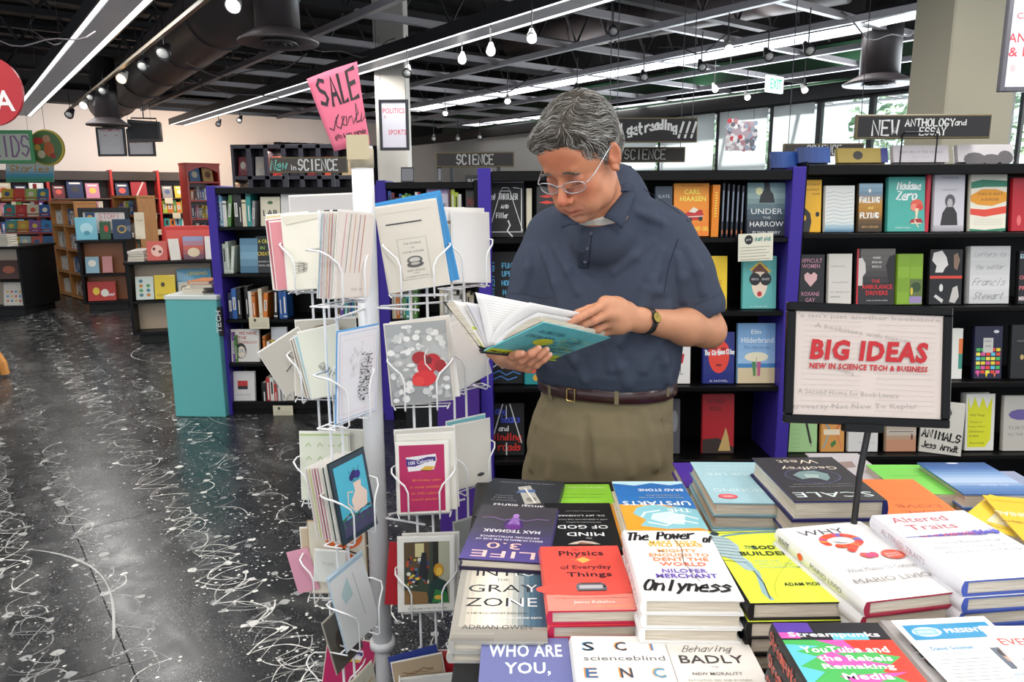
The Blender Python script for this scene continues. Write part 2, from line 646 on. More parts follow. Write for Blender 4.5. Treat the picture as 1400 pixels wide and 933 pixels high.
bands = [(fx(a), fx(b), d) for a, b, d in ((0, 64, 1), (112, 186, .9), (272, 372, 1), (390, 440, .5), (-75, -20, .7), (-160, -100, .8), (-250, -190, .6), (-350, -290, .7), (470, 540, .7), (600, 700, .5))]
xb = fx(-370)
while xb > -8:
 bands.append((xb - .3, xb, .6))
 xb -= rp.uniform(.4, .7)
for (xa, xb_, dens) in bands:
 wb = xb_ - xa
 for chain in range(4):
  px_ = None
  y = rp.uniform(0, .5)
  st = rp.uniform(.07, .12)
  side = rp.choice([-1, 1])
  base_c = rp.choice(['#e6e5e0', '#b5b5b2', '#eeece6', '#9b9c9c'])
  while y < 13:
   pm.set(base_c if rp.random() < .6 else rp.choice(['#87898a', '#b2b2ae', '#f2f1eb']))
   zz = .0004 + rp.random() * .0005
   x = (xa + xb_) / 2 + side * wb * rp.uniform(.12, .5)
   on = sin(y * 1.3 + xa * 5 + chain) > -.55
   if on and rp.random() < dens:
    blob(x, y, rp.choice([.005, .008, .011, .015, .02]) * rp.uniform(.7, 1.1), zz)
    if px_ is not None:
     whip(px_, py_, x, y, rp.uniform(-.05, .05), rp.uniform(.002, .006), zz)
     if rp.random() < .35:
      whip(x, y, x - side * wb * rp.uniform(.5, 1.1), y + rp.uniform(-.1, .16), rp.uniform(-.07, .07), rp.uniform(.0012, .0035), zz, 12)
    px_, py_ = x, y
   else:
    px_ = None
   for _ in range(rp.randint(2, 5)):
    blob(x + rp.gauss(0, .06), y + rp.gauss(0, .07), rp.choice([.0015, .0025, .004, .006]), zz)
   side = -side
   y += st * rp.uniform(.6, 1.3) * (1 + y * .08)
for _ in range(9):                          # long flung strings of paint
 x, y = rp.uniform(-5, 2), rp.uniform(1.0, 9)
 pm.set(rp.choice(['#e9e8e2', '#b9b9b5', '#d4d3ce']))
 a = rp.uniform(1.1, 2.0)
 l = rp.uniform(.5, 1.6)
 whip(x, y, x + l * cos(a), y + l * sin(a), rp.uniform(-.25, .25), rp.uniform(.003, .009), .0008 + rp.random() * .0004, 22)
pm.build('paint_splatter', mcol('floor_paint', .35), flo, kind='stuff')
# ---- outer walls
PL = atz(162, 147, 3.35)
PW = atz(1295, 116, 2.8)
# corner of the two walls
_d = PW - PL
_t = (_d.x * D1.y - _d.y * D1.x) / (D2.x * D1.y - D2.y * D1.x)
CORN = PL + D2 * _t
CORN.z = 0
WLf = M2(CORN, D2)                           # x<0 is the visible part, room is at -y
wl = MB('#e3d9d0')
wl.box(-20, .3, 0, .25, 0, 3.35)
wl.set('#111012').box(-20, .3, 0, .25, 3.35, 4.4)
wl.set('#151416').box(-20, .0, -.35, 0, 3.35, 3.6)
struct('wall_left', wl, mflat('wall_plaster', '#e6dbd1', .8, noise=.03, scale=3) if 0 else mcol('plaster', .85, bump=.1, bscale=60), matrix=WLf)
struct('baseboard_left', MB('#1b1a1b').box(-20, 0, -.02, 0, 0, .12), SATIN, matrix=WLf)
def s_on_wall(px, py, P, Dn):
 d = ray(px, py)
 # solve (0,0,EYE)+t d = P + s Dn in plan
 det = d.x * (-Dn.y) - d.y * (-Dn.x)
 s = (d.x * P.y - d.y * P.x) / (d.y * Dn.x - d.x * Dn.y)
 return s
WRf = M2((PW.x, PW.y, 0), -D1)               # x runs towards the photographer, room is at ... +x = -D1
mull = [s_on_wall(x, 150, PW, D1) for x in (1400, 1340, 1273, 1193, 1122, 1058, 985, 905, 838, 770)]
smin, smax = mull[0] - 3.2, (CORN - Vector((PW.x, PW.y, 0))).length
# in WRf the local x is -s; room side: WRf y = z cross x
RS = -1 if (WRf @ Vector((0, 1, 0)) - WRf @ Vector((0, 0, 0))).dot(Vector((0, 0, 0)) - Vector((PW.x, PW.y, 0))) < 0 else 1
O = -RS                                       # outward sign along local y
wr = MB('#d9d6cf')
wr.box(-smax, -smin, min(0, O * .2), max(0, O * .2), 0, .75)
wr.set('#131314').box(-smax, -smin, min(0, O * .2), max(0, O * .2), 2.8, 4.4)
wr.set('#d9d6cf').box(-smax, -mull[-1], min(0, O * .2), max(0, O * .2), .75, 2.8)
struct('wall_right', wr, mcol('plaster'), matrix=WRf)
struct('trim_2', MB('#0d0d0e').bbox(-smax, -smin, min(0, RS * .12), max(0, RS * .12), 2.78, 2.98, .01), SATIN, matrix=WRf)
struct('trim_3', MB('#274a33').box(-smax + 2, -smin, min(0, RS * .04), max(0, RS * .04), 2.98, 3.5), SATIN, matrix=WRf)
def glass_mat():
 m = bpy.data.materials.new('window_glass')
 m.use_nodes = True
 nt = m.node_tree
 nt.nodes.remove(nt.nodes['Principled BSDF'])
 t = nt.nodes.new('ShaderNodeBsdfTransparent')
 t.inputs[0].default_value = (.93, .97, .96, 1)
 g = nt.nodes.new('ShaderNodeBsdfGlossy')
 g.inputs['Roughness'].default_value = .03
 mx = nt.nodes.new('ShaderNodeMixShader')
 mx.inputs[0].default_value = .06
 nt.links.new(t.outputs[0], mx.inputs[1])
 nt.links.new(g.outputs[0], mx.inputs[2])
 nt.links.new(mx.outputs[0], nt.nodes['Material Output'].inputs[0])
 return m
GLASS = glass_mat()
def shade_mat():
 m, nt, b = nodes('roller_shade')
 b.inputs['Base Color'].default_value = hx('#f1f1f0')
 b.inputs['Roughness'].default_value = .9
 tr = nt.nodes.new('ShaderNodeBsdfTranslucent')
 tr.inputs[0].default_value = hx('#f4f6f8')
 mx = nt.nodes.new('ShaderNodeMixShader')
 mx.inputs[0].default_value = .7
 tc = nt.nodes.new('ShaderNodeTexCoord')
 wv = nt.nodes.new('ShaderNodeTexNoise')
 wv.inputs['Scale'].default_value = 90
 bp = nt.nodes.new('ShaderNodeBump')
 bp.inputs['Strength'].default_value = .1
 nt.links.new(tc.outputs['Object'], wv.inputs['Vector'])
 nt.links.new(wv.outputs['Fac'], bp.inputs['Height'])
 nt.links.new(bp.outputs['Normal'], b.inputs['Normal'])
 nt.links.new(b.outputs[0], mx.inputs[1])
 nt.links.new(tr.outputs[0], mx.inputs[2])
 nt.links.new(mx.outputs[0], nt.nodes['Material Output'].inputs[0])
 return m
SHADE = shade_mat()
edges = [-s for s in mull]
for k in range(len(edges) - 1):
 a, b = edges[k + 1], edges[k]
 w = empty('window_%d' % (k + 1), mat=WRf, kind='structure')
 fr = MB('#1c2226')
 for (x0, x1, z0, z1) in ((a, a + .035, .75, 2.8), (b - .035, b, .75, 2.8), (a, b, .75, .80), (a, b, 2.75, 2.8)):
  fr.bbox(x0, x1, -.04, .04, z0, z1, .004)
 fr.build('window_frame', SATIN, w)
 MB('#ffffff').box(a + .03, b - .03, -.004, .004, .79, 2.76).build('pane', GLASS, w)
 if k >= 4:
  MB('#f4f4f4').box(a + .05, b - .05, RS * .07 - .002, RS * .07 + .002, 1.2, 2.76).build('roller_shade', SHADE, w)
  MB('#d7d7d5').bbox(a + .05, b - .05, RS * .07 - .012, RS * .07 + .012, 1.17, 1.2, .004).build('shade_bar', SATIN, w)
# far corner curtain
cu = MB('#15161c')
cx0, cx1 = s_on_wall(598, 240, CORN, D2), s_on_wall(700, 240, CORN, D2)
pts = []
n = 90
for k in range(n + 1):
 x = -3.6 + 3.3 * k / n
 pts.append((x, -.42 + .05 * sin(k * 1.15)))
cu.set(smooth=True).rings([[(x, y, .3) for x, y in pts], [(x, y, 2.75) for x, y in pts]], closed=False, cap=False)
cu.build('curtain', mcol('woven_cloth'), matrix=WLf, label='dark pleated floor-length curtain in the far corner beside the shaded windows', cat='curtain')
# greenery outside the windows
def tree(loc, h, r, lab):
 t = empty('street_tree', loc, label=lab, cat='tree', group='trees outside the windows')
 MB('#6a6258').tube([(0, 0, 0), (.05, .03, h * .3), (.02, -.05, h * .62)], [.13, .1, .05], 8).build('trunk', MATTE, t)
 rr = random.Random(int(r * 100))
 lf = MB('#9cb88f')
 for _ in range(1500):
  a, b = rr.uniform(0, 2 * pi), math.acos(rr.uniform(-1, 1))
  q = r * rr.uniform(.35, 1) ** .5
  p = Vector((q * sin(b) * cos(a), q * sin(b) * sin(a), h * .66 + q * .85 * cos(b)))
  s_ = rr.uniform(.08, .16)
  u = Vector((rr.gauss(0, 1), rr.gauss(0, 1), rr.gauss(0, 1))).normalized()
  v = u.orthogonal().normalized()
  lf.set(rr.choice(['#7fa377', '#9bbd8d', '#b5cfa6', '#6d9470']))
  lf.add([p - u * s_, p - v * s_ * .5, p + u * s_, p + v * s_ * .5], [(0, 1, 2, 3)])
 c = lf.build('foliage', mcol('leaf', .6), t)
 c['kind'] = 'stuff'
OUT = (WRf @ Vector((0, O, 0))) - (WRf @ Vector((0, 0, 0)))
for (s_, d_, h_, r_, lb) in ((1.6, 6.5, 5.2, 2.2, 'leafy green tree outside beside the beige column'), (-3.6, 8.5, 5.0, 2.1, 'round pale tree seen through the middle clear window'), (-8.2, 6.0, 4.4, 1.7, 'small pale tree outside next to the roller shades')):
 p = WRf @ Vector((s_, 0, 0)) + OUT * d_
 tree((p.x, p.y, -.2), h_, r_, lb)
struct('ground', MB('#a8a8a2').box(-1, 40, 0, 40, -.32, -.26), mcol('plaster'))
# ---- ceiling
_c2 = PW - D1 * 14
ce = MB('#0b0a0c').prism([(CORN.x, CORN.y), tuple((CORN - D2 * 20)[:2]), (-17, -5), (13.6, -5), (_c2.x, _c2.y)], 4.25, 4.45)
struct('ceiling', ce, MATTE)
deckM = M2((0, 0, 0), D2)
jo = 0
dk = MB('#121114')
for j in range(-6, 19):                      # steel roof deck ribs
 dk.box(-14, 9.1, j * .9, j * .9 + .12, 4.16, 4.25)
struct('trim_4', dk, MATTE, matrix=deckM)
for k, yv in enumerate([1.6, 3.6, 5.6, 7.6, 9.6, 11.6, 13.6]):
 t = MB('#19171a')
 t.box(-13, 9, yv - .05, yv + .05, 3.95, 4.02)
 t.box(-13, 9, yv - .05, yv + .05, 3.38, 3.44)
 x = -13
 while x < 9:
  t.tube([(x, yv, 3.43), (x + .32, yv, 3.97)], .016, 5)
  t.tube([(x + .32, yv, 3.97), (x + .64, yv, 3.43)], .016, 5)
  x += .64
 o = struct('trim_%d' % (5 + k), t, MATTE, matrix=deckM)
# suspended open grid of steel channels
A0 = atz(893, 40, 3.0)
GS = 1.20
GM = M2((A0.x, A0.y, 0), D2)
grid = empty('ceiling_grid', label='open square grid of pale grey steel channels hung below the dark roof', cat='ceiling grid', mat=GM)
def chan(L_, col='#8d8a90'):
 m = MB(col)
 m.bbox(-L_ / 2, L_ / 2, -.030, .030, 2.985, 2.992, .002)
 m.box(-L_ / 2, L_ / 2, -.022, -.018, 2.99, 3.045)
 m.box(-L_ / 2, L_ / 2, .018, .022, 2.99, 3.045)
 return m
chans = {}
GX0, GX1, GY0, GY1 = -2, 6, -4, 8
for i in range(GX0, GX1 + 1):                # along D1
 c0, c1 = GY0 * GS, min(GY1, 8) * GS
 m = chan(c1 - c0, '#d6d4da')
 o = m.build('grid_channel', SATIN, grid)
 o.location = (i * GS, (c0 + c1) / 2, 0)
 o.rotation_euler = (0, 0, pi / 2)
for j in range(GY0, GY1 + 1):
 c0, c1 = GX0 * GS, GX1 * GS
 m = chan(c1 - c0, '#b8b3b6')
 o = m.build('grid_channel', SATIN, grid)
 o.location = ((c0 + c1) / 2, j * GS, .03)
for i in range(GX0, GX1 + 1, 2):
 for j in range(GY0, GY1 + 1, 2):
  MB('#55525a').tube([(i * GS, j * GS, 3.04), (i * GS, j * GS, 4.2)], .003, 5).build('hanger_rod', METAL, grid)
EMIT = mflat('lamp_tube', '#ffffff', emit=3.2, noise=0)
EMITS = mflat('lamp_soft', '#eef0f6', emit=1.2, noise=.05, scale=3)
EMITW = mflat('lamp_warm', '#ffc27a', emit=9, noise=0)
EMITB = mflat('lamp_bright', '#ffffff', emit=12, noise=0)
LOUV = mflat('louvre_sheet', '#8c8c90', .5, metal=.2, noise=.12, scale=30, emit=.30)
def light_bar(pa, pb, z, lab, seg=1.2, soft=False, wid=.28, lamp=0):
 a, b = atz(*pa, z), atz(*pb, z)
 ln = (b - a).length
 ex = (b - a).normalized()
 r = empty('linear_ceiling_light', label=lab, cat='ceiling light', group='linear ceiling lights', mat=M2((a.x, a.y, 0), ex))
 h = MB('#26262a')
 hw = wid / 2
 h.bbox(0, ln, -hw, hw, z + .05, z + .1, .004)
 h.box(0, ln, -hw - .012, -hw, z - .005, z + .1)
 h.box(0, ln, hw, hw + .012, z - .005, z + .1)
 h.build('housing', SATIN, r)
 x = 0
 while x < ln - .05:
  x1 = min(x + seg, ln)
  MB('#ffffff').bbox(x + .006, x1 - .006, -hw + .045, hw - .045, z - .002, z + .01, .002).build('louvre_panel', EMITS if soft else LOUV, r)
  x = x1
 MB('#ffffff').box(0, ln, -hw, -hw + .035, z - .001, z + .02).build('lamp_strip', EMIT, r)
 MB('#ffffff').box(0, ln, hw - .035, hw, z - .001, z + .02).build('lamp_strip', EMIT, r)
 for x in np.arange(.6, ln, 2.4):
  MB('#777777').tube([(float(x), 0, z + .1), (float(x), 0, 4.2)], .003, 5).build('hanger_wire', METAL, r)
 if lamp:
  k = int(ln // 3.2) + 1
  for q in range(k):
   if ln > 8 and q == 0:
    continue
   c = a + ex * (ln * (q + .5) / k)
   area('fluorescent_or_fill_lamp', (c.x, c.y, z - .03), wid, ln / k * .9, lamp, (1, .97, .95), (0, 0, atan2(ex.y, ex.x) - pi / 2))
   if soft:
    area('deck_fill_uplight', (c.x, c.y, z + .12), wid, ln / k * .9, 16, (1, .97, .98), (pi, 0, -atan2(ex.y, ex.x) + pi / 2))  # added upward fill that brightens the roof deck and trusses
 return r
light_bar((28, 158), (200, -30), 2.8, 'long louvred light running to the left back wall above the round duct side', lamp=26)
light_bar((243, 171), (830, -8), 2.8, 'long louvred light above the pink sale sign', lamp=34)
light_bar((560, 152), (1180, 38), 3.03, 'long bright light crossing the ceiling grid above the reader', soft=True, lamp=30, wid=.38)
light_bar((640, 172), (1306, 92), 3.03, 'bright light near the far windows below the grid', soft=True, lamp=24, wid=.42)
light_bar((640, 186), (1060, 130), 3.03, 'farthest light bar low above the science signs', soft=True)
light_bar((1180, 36), (1306, 8), 3.03, 'short light bar above the beige column top', soft=True)
# big round duct and its drops
def duct(pa, pb, z, r, lab):
 a, b = atz(*pa, z), atz(*pb, z)
 t = empty('air_duct', label=lab, cat='air duct')
 m = MB('#4a4242').set(smooth=True)
 ex = (b - a).normalized()
 ln = (b - a).length
 n = int(ln / 1.2)
 m.tube([a + ex * ln * k / n for k in range(n + 1)], r, 28)
 m.build('duct_pipe', mcol('duct_paint', .45), t)
 for k in range(1, n):
  c = a + ex * ln * k / n
  MB('#3b3536').tube([c - ex * .015, c + ex * .015], r + .012, 28).build('duct_joint', mcol('duct_paint'), t)
 return a, b
duct((360, -30), (146, 143), 3.0, .28, 'large round charcoal air duct running to the left back wall')
duct((1160, -25), (700, 60), 3.75, .22, 'thin dark air duct above the open ceiling grid')
def diffuser(px, py, Y, sc, lab):
 p = aty(px, py, Y)
 t = empty('ceiling_diffuser', (p.x, p.y, p.z), label=lab, cat='air vent', group='round ceiling air diffusers')
 R = sc
 MB('#3a3435').set(smooth=True).lathe([(R * .55, .06), (R * .55, .8), (R * .3, .8)], 28).build('neck', mcol('duct_paint'), t)
 MB('#5b5354').set(smooth=True).lathe([(R * .5, .02), (R * .98, .0), (R, .015), (R * .56, .09), (R * .5, .09)], 32).build('flange', mcol('duct_paint'), t)
 for k in range(3):
  q = R * (.5 - .14 * k)
  MB('#453f41').set(smooth=True).lathe([(q - .03, .0), (q, -.01), (q - .03, .03)], 28).build('vane_ring', mcol('duct_paint'), t)
diffuser(381, 60, 5.4, .27, 'big round air diffuser hanging above the pink sale sign')
diffuser(148, 172, 9.6, .25, 'round air diffuser hat above the two framed posters on the left wall')
diffuser(1201, 116, 7.6, .33, 'round air diffuser above the anthology sign')
def spot(px, py, Y, lab, mat=None, cord=.4, sc=1.0, tilt=-.95, az=0.0):
 p = aty(px, py, Y)
 t = empty('spotlight', p, label=lab, cat='spotlight', group='track spotlights')
 M = Matrix.Rotation(az, 4, 'Z') @ Matrix.Rotation(tilt, 4, 'X')
 b = MB('#c9c7c2' if mat else '#2a282b').set(smooth=True, T=M)
 r = .036 * sc
 b.lathe([(r * .45, .09), (r * .6, .05), (r, -.02), (r * 1.05, -.05), (r * .95, -.05), (r * .5, .0)], 16)
 b.build('lamp_head', SATIN, t)
 MB('#ffffff').set(smooth=True, T=M).lathe([(r * .9, -.045), (r * .5, -.055), (.001, -.06)], 16).build('bulb', mat or mflat('lamp_off', '#dcdcd8', .2), t)
 MB('#1b1a1c').tube([(0, 0, .03), (0, 0, cord)], .005, 6).build('stem', SATIN, t)
 return p
tr_a, tr_b = aty(292, -10, 4.6), aty(92, 152, 11.5)
for nm, (a, b), lb in (('lighting_track', (tr_a, tr_b), 'thin black lighting track beside the round duct'),):
 MB('#8c7b62').tube([a, b], .02, 4).build(nm, SATIN, label=lb, cat='lighting track')
SP = [(321, 4, 5.2, 'bright white spotlight at the top beside the big diffuser', EMITB, 1.4), (225, 70, 6.2, 'cluster spotlight on the duct side track, nearest the photographer', None, 1.6),
  (197, 88, 6.7, 'pale unlit spotlight second along the duct side track', None, 1.3), (168, 105, 7.5, 'warm orange glowing spotlight on the duct side track', EMITW, 1.3),
  (142, 122, 8.3, 'dark spotlight just past the orange glowing one', None, 1.3), (125, 131, 9.0, 'small pale spotlight between the dark one and the bright far one', None, 1.2),
  (116, 142, 9.6, 'white glowing spotlight near the far end of the duct track', EMITB, 1.3), (96, 155, 10.4, 'farthest spotlight of the duct track by the left wall', None, 1.5)]
for (x, y, Y, lb, mt, sc) in SP:
 spot(x, y, Y, lb, mt, .25, sc)
SP2 = [(727, 49, 5.5, 'brightest white spotlight at the near end of the grid', EMITB), (671, 67, 6.1, 'white spotlight second from the sale sign under the light bar', EMITB), (632, 79, 6.8, 'small white spotlight above the politics poster side', EMITB),
  (609, 153, 11, 'small white spotlight below the politics poster light bar', EMITB), (557, 97, 7.0, 'white unlit spotlight clamped on the beige poster column', None), (694, 136, 9, 'white spotlight low above the curtain', EMITB),
  (789, 121, 8, 'white spotlight above the reader', None), (880, 103, 8, 'silver spotlight above the reading banner', None), (995, 63, 6.6, 'bright spot on the long light bar crossing', EMITB), (959, 89, 7.4, 'small spotlight left of the bright crossing spot', None),
  (1050, 74, 6.6, 'silver spotlight between the grid and the green wall band', None), (1105, 66, 6.2, 'silver spotlight left of the round diffuser', None), (1021, 131, 9.6, 'glowing spotlight above the polka dot poster', EMITB), (1099, 121, 8.8, 'glowing spotlight left of the hanging round diffuser', EMITB),
  (1225, 104, 7.6, 'glowing spotlight right of the hanging round diffuser', EMITB), (838, 40, 6.6, 'round roll shaped ceiling fitting within the grid', None), (299, 168, 12.4, 'pair spotlight on the pink back wall', None), (328, 163, 12, 'dark spotlight right of the back wall pair', None),
  (593, 188, 13, 'small red tinged spotlight near the curtain', None), (626, 188, 13, 'second small spotlight near the curtain', None), (656, 186, 13, 'third small spotlight at the curtain top', None), (977, 120, 9, 'small white spotlight above the reading banner end', EMITB)]
for (x, y, Y, lb, mt) in SP2:
 spot(x, y, Y, lb, mt, .3, 1.15 if mt is None else 1.0)
# loose cables and pipes under the roof
rc = random.Random(11)
for k, (a, b) in enumerate([((30, 40, 6), (120, 30, 7)), ((-60, 30, 5), (130, 40, 6)), ((255, 90, 7), (420, 75, 7)), ((260, 110, 8), (480, 130, 9)), ((420, 60, 7), (540, 55, 8)), ((900, 60, 7), (1010, 40, 7)), ((640, 120, 9), (760, 90, 8)), ((1150, 20, 6), (1250, 40, 7))]):
 p, q = aty(*a), aty(*b)
 pts = []
 for i in range(13):
  t = i / 12
  v = p.lerp(q, t)
  pts.append(v + Vector((0, 0, -.12 * sin(pi * t) + .03 * sin(t * 11 + k))))
 MB('#4c464a').set(smooth=True).tube(pts, .006, 5).build('loose_cable', MATTE, label=['coiled pale cable hanging by the left light bar', 'pale conduit crossing the dark roof at the far left', 'looped cable under the big diffuser', 'long sagging cable right of the duct', 'thin cable behind the small diffuser', 'thin cable over the reader', 'thin cable above the science sign', 'cable near the top of the beige column'][k], cat='cable')
# exit sign
ex = empty('exit_sign', mat=M2(atz(1058, 127, 2.62), D2), label='small green exit sign hung under the grid at the green wall band', cat='sign')
MB('#e8efe9').bbox(-.15, .15, -.02, .02, 0, .18, .004).build('sign_box', SATIN, ex)
art(PB(.3, .18), [('t', 'EXIT', .5, .5, .7, .6, '#1fa86a', .02)]).build('lettering', mflat('exit_green', '#29b877', emit=1.0), ex, matrix=Matrix.Translation((-.15, -.021, 0)) @ Matrix.Rotation(pi / 2, 4, 'X'))
# columns
def column(name, x0, x1, py, Y, depth, col, lab=None):
 a, b = aty(x0, py, Y), aty(x1, py, Y)
 o = MB(col).bbox(a.x, b.x, Y, Y + depth, 0, 4.2, .01).build(name, mcol('plaster'), kind='structure')
 return o
column('pillar_1', 1297, 1391, 100, 4.6, .45, '#cfc8b0')
column('pillar_2', 514, 556, 170, 8.3, .35, '#d8d3c8')
struct('trim_12', MB('#e9e7e4').box(aty(1391, 150, 4.6).x, aty(1391, 150, 4.6).x + .5, 5.4, 5.5, 0, 2.9), mcol('plaster'))
# spotlights wash the left wall with warm light
for (_px, _pw, _c) in ((60, 20, (1, .95, .93)), (160, 20, (1, .92, .88)), (262, 44, (1, .78, .62)), (420, 14, (1, .93, .92))):
 _q = WLf @ Vector((s_on_wall(_px, 200, CORN, D2), -2.0, 2.75))
 area('wall_wash_lamp', _q, .5, .5, _pw, _c, (radians(62), 0, TH))
_sl = bpy.data.lights.new('floor_reflection_spot', 'SPOT')  # added spot standing in for the warm lamp's reflection on the floor
_sl.energy, _sl.spot_size, _sl.spot_blend, _sl.color, _sl.shadow_soft_size = 26, radians(15), 1, (1, .66, .36), .03
_q = atz(235, 690, 0)
_o = bpy.data.objects.new('floor_reflection_spot', _sl)
_o.location = (_q.x, _q.y, 2.9)
COL.objects.link(_o)
# hung framed posters and the like
def poster(name, px0, py0, px1, py1, Y, frame, bg, ops, lab, cat='poster', depth=.03, rz=0.0, fw=.03, group=None, hang=None):
 a, b = aty(px0, py1, Y), aty(px1, py0, Y)
 w, h = b.x - a.x, b.z - a.z
 r = empty(name, label=lab, cat=cat, group=group, mat=Matrix.Translation(a) @ Matrix.Rotation(rz, 4, 'Z'))
 if frame:
  f = MB(frame)
  for (x0, x1, z0, z1) in ((0, fw, 0, h), (w - fw, w, 0, h), (fw, w - fw, 0, fw), (fw, w - fw, h - fw, h)):
   f.bbox(x0, x1, -depth / 2, depth / 2, z0, z1, .003)
  f.build('frame', SATIN, r)
 sh_ = MB(bg).box(fw * .5, w - fw * .5, -.004, depth / 2 - .002, fw * .5, h - fw * .5).build('sheet', PAPER, r)
 if ops:
  art(PB(w, h), ops).build('print', PRINT, sh_, matrix=Matrix.Translation((0, -.0045, 0)) @ Matrix.Rotation(pi / 2, 4, 'X'))
 if hang:
  for x in (.08 * w, .92 * w):
   MB('#222222').tube([(x, 0, h), (x, 0, h + hang)], .002, 4).build('hanging_wire', METAL, r)
 return r
RED = '#cf4a55'
poster('framed_poster', 135, 174, 170, 214, 11.4, '#1a1a1c', '#ded9da', [('t', 'HUMOR', .5, .9, .7, .09, RED, .02), ('e', .3, .72, .05, .03, '#c9a9a9'), ('e', .7, .72, .05, .03, '#c9a9a9')], 'black framed humor poster hanging under the round diffuser hat', hang=1.0, group='hanging genre posters')
poster('framed_poster', 176, 176, 210, 214, 11.4, '#1a1a1c', '#ded9da', [('t', 'MANGA', .6, .68, .6, .09, RED, .02), ('e', .3, .5, .05, .03, '#c9a9a9'), ('e', .7, .5, .05, .03, '#c9a9a9')], 'black framed poster half behind the hanging black speaker', hang=1.0, group='hanging genre posters')
poster('framed_poster', 520, 136, 558, 206, 7.9, '#25262b', '#dcdae4', [('t', 'POLITICS', .5, .78, .74, .1, RED, .02), ('t', 'SPORTS', .6, .36, .6, .1, RED, .02), ('e', .2, .66, .04, .03, '#cfb5b9')], 'black framed politics and sports poster on the beige column', group='hanging genre posters', hang=.6)
poster('framed_poster', 1364, -42, 1520, 126, 3.6, '#5b5a62', '#dfdde8', [('t', 'CALIFORNIA', .38, .63, .56, .05, RED, .02), ('t', 'ANIMALS', .3, .45, .52, .08, RED, .02), ('t', '& PETS', .28, .335, .44, .08, RED, .02), ('e', .12, .2, .03, .03, '#dcb9bd')],
  'large grey framed animals and pets poster hanging beside the beige column', group='hanging genre posters', hang=.8, fw=.022)
p = poster('dotted_poster', 990, 164, 1034, 208, 8.6, None, '#b8a5ab', [], 'square poster of many red, white and grey discs in front of a window shade', hang=.9)
rr = random.Random(5)
pb = PB(.37, .37)
for _ in range(70):
 pb.ell(rr.uniform(.07, .93), rr.uniform(.07, .93), .07, .07, rr.choice(['#c8404a', '#e8e4e4', '#9aa7b8', '#6d6f76', '#d8cfd0', '#b77f86', '#f1efee']), 12)
pb.build('print', PRINT, p, matrix=Matrix.Translation((0, -.0045, 0)) @ Matrix.Rotation(pi / 2, 4, 'X'))
kd = poster('kids_sign', -14, 178, 43, 224, 11.6, '#3f9a5b', '#cfd6c4', [('h', 'KIDS', .5, .52, .8, .6, '#a3568c', .03), ('h', 'KIDS', .5, .53, .8, .6, '#5c7f9e', .01)], 'green framed kids sign with pink and blue lettering on the left wall', fw=.05, hang=.5)
# round picture
p = aty(64, 202, 11.8)
r = empty('round_picture', p, label='round hand painted picture with a yellow rim beside the kids sign', cat='picture')
MB('#d8c04a').set(T=Matrix.Rotation(pi / 2, 4, 'X'), smooth=False).lathe([(.27, -.02), (.27, .02), (.24, .03), (.24, -.02)], 36).build('rim', SATIN, r)
pb = PB(.5, .5)
pb.ell(.5, .5, .5, .5, '#5c7f4e', 32)
for (x, y, a, b, c) in ((.3, .7, .2, .1, '#c8413e'), (.55, .75, .12, .12, '#c99a78'), (.6, .45, .16, .22, '#d06a3a'), (.35, .3, .12, .12, '#e0d6b8'), (.7, .25, .1, .08, '#a63c30'), (.25, .5, .1, .1, '#d9b45a')):
 pb.ell(x, y, a, b, c, 14)
pb.build('painting', PRINT, r, matrix=Matrix.Translation((-.25, -.03, -.25)) @ Matrix.Rotation(pi / 2, 4, 'X'))
MB('#222222').tube([(0, 0, .27), (0, 0, 1.6)], .003, 4).build('hanging_wire', METAL, r)
# red disc sign at the frame's edge
p = aty(-14, 125, 4.0)
r = empty('round_hanging_sign', p, label='round red hanging sign with a white letter, cut by the left edge', cat='sign')
MB('#b3262e').set(T=Matrix.Rotation(pi / 2, 4, 'X')).lathe([(.172, -.008), (.172, .008)], 48).build('disc', SATIN, r)
pb = PB(.34, .34)
pb.text('A', .72, .36, .3, .3, '#e9e4e4', .03)
pb.text('B', .3, .36, .26, .3, '#e9e4e4', .03)
pb.build('lettering', PRINT, r, matrix=Matrix.Translation((-.17, -.009, -.17)) @ Matrix.Rotation(pi / 2, 4, 'X'))
MB('#888888').tube([(0, 0, .17), (0, 0, 1.5)], .002, 4).build('hanging_wire', METAL, r)
# speaker
p = aty(198, 180, 10.2)
r = empty('hanging_speaker', mat=M2(p, (1, .35, 0)), label='black boxy speaker hanging from the ceiling before the framed posters', cat='speaker')
MB('#131315').prism([(-.2, -.14), (.2, -.12), (.2, .12), (-.18, .14)], -.12, .12, axis='y').build('cabinet', SATIN, r)
MB('#1e1e20').box(-.17, .17, -.128, -.12, -.1, .1).build('grille', MATTE, r)
MB('#1a1a1a').tube([(-.15, 0, .13), (-.15, 0, .17), (.15, 0, .17), (.15, 0, .12)], .01, 5).build('bracket', SATIN, r)
MB('#1a1a1a').tube([(0, 0, .17), (0, 0, 1.3)], .008, 5).build('drop_pole', SATIN, r)
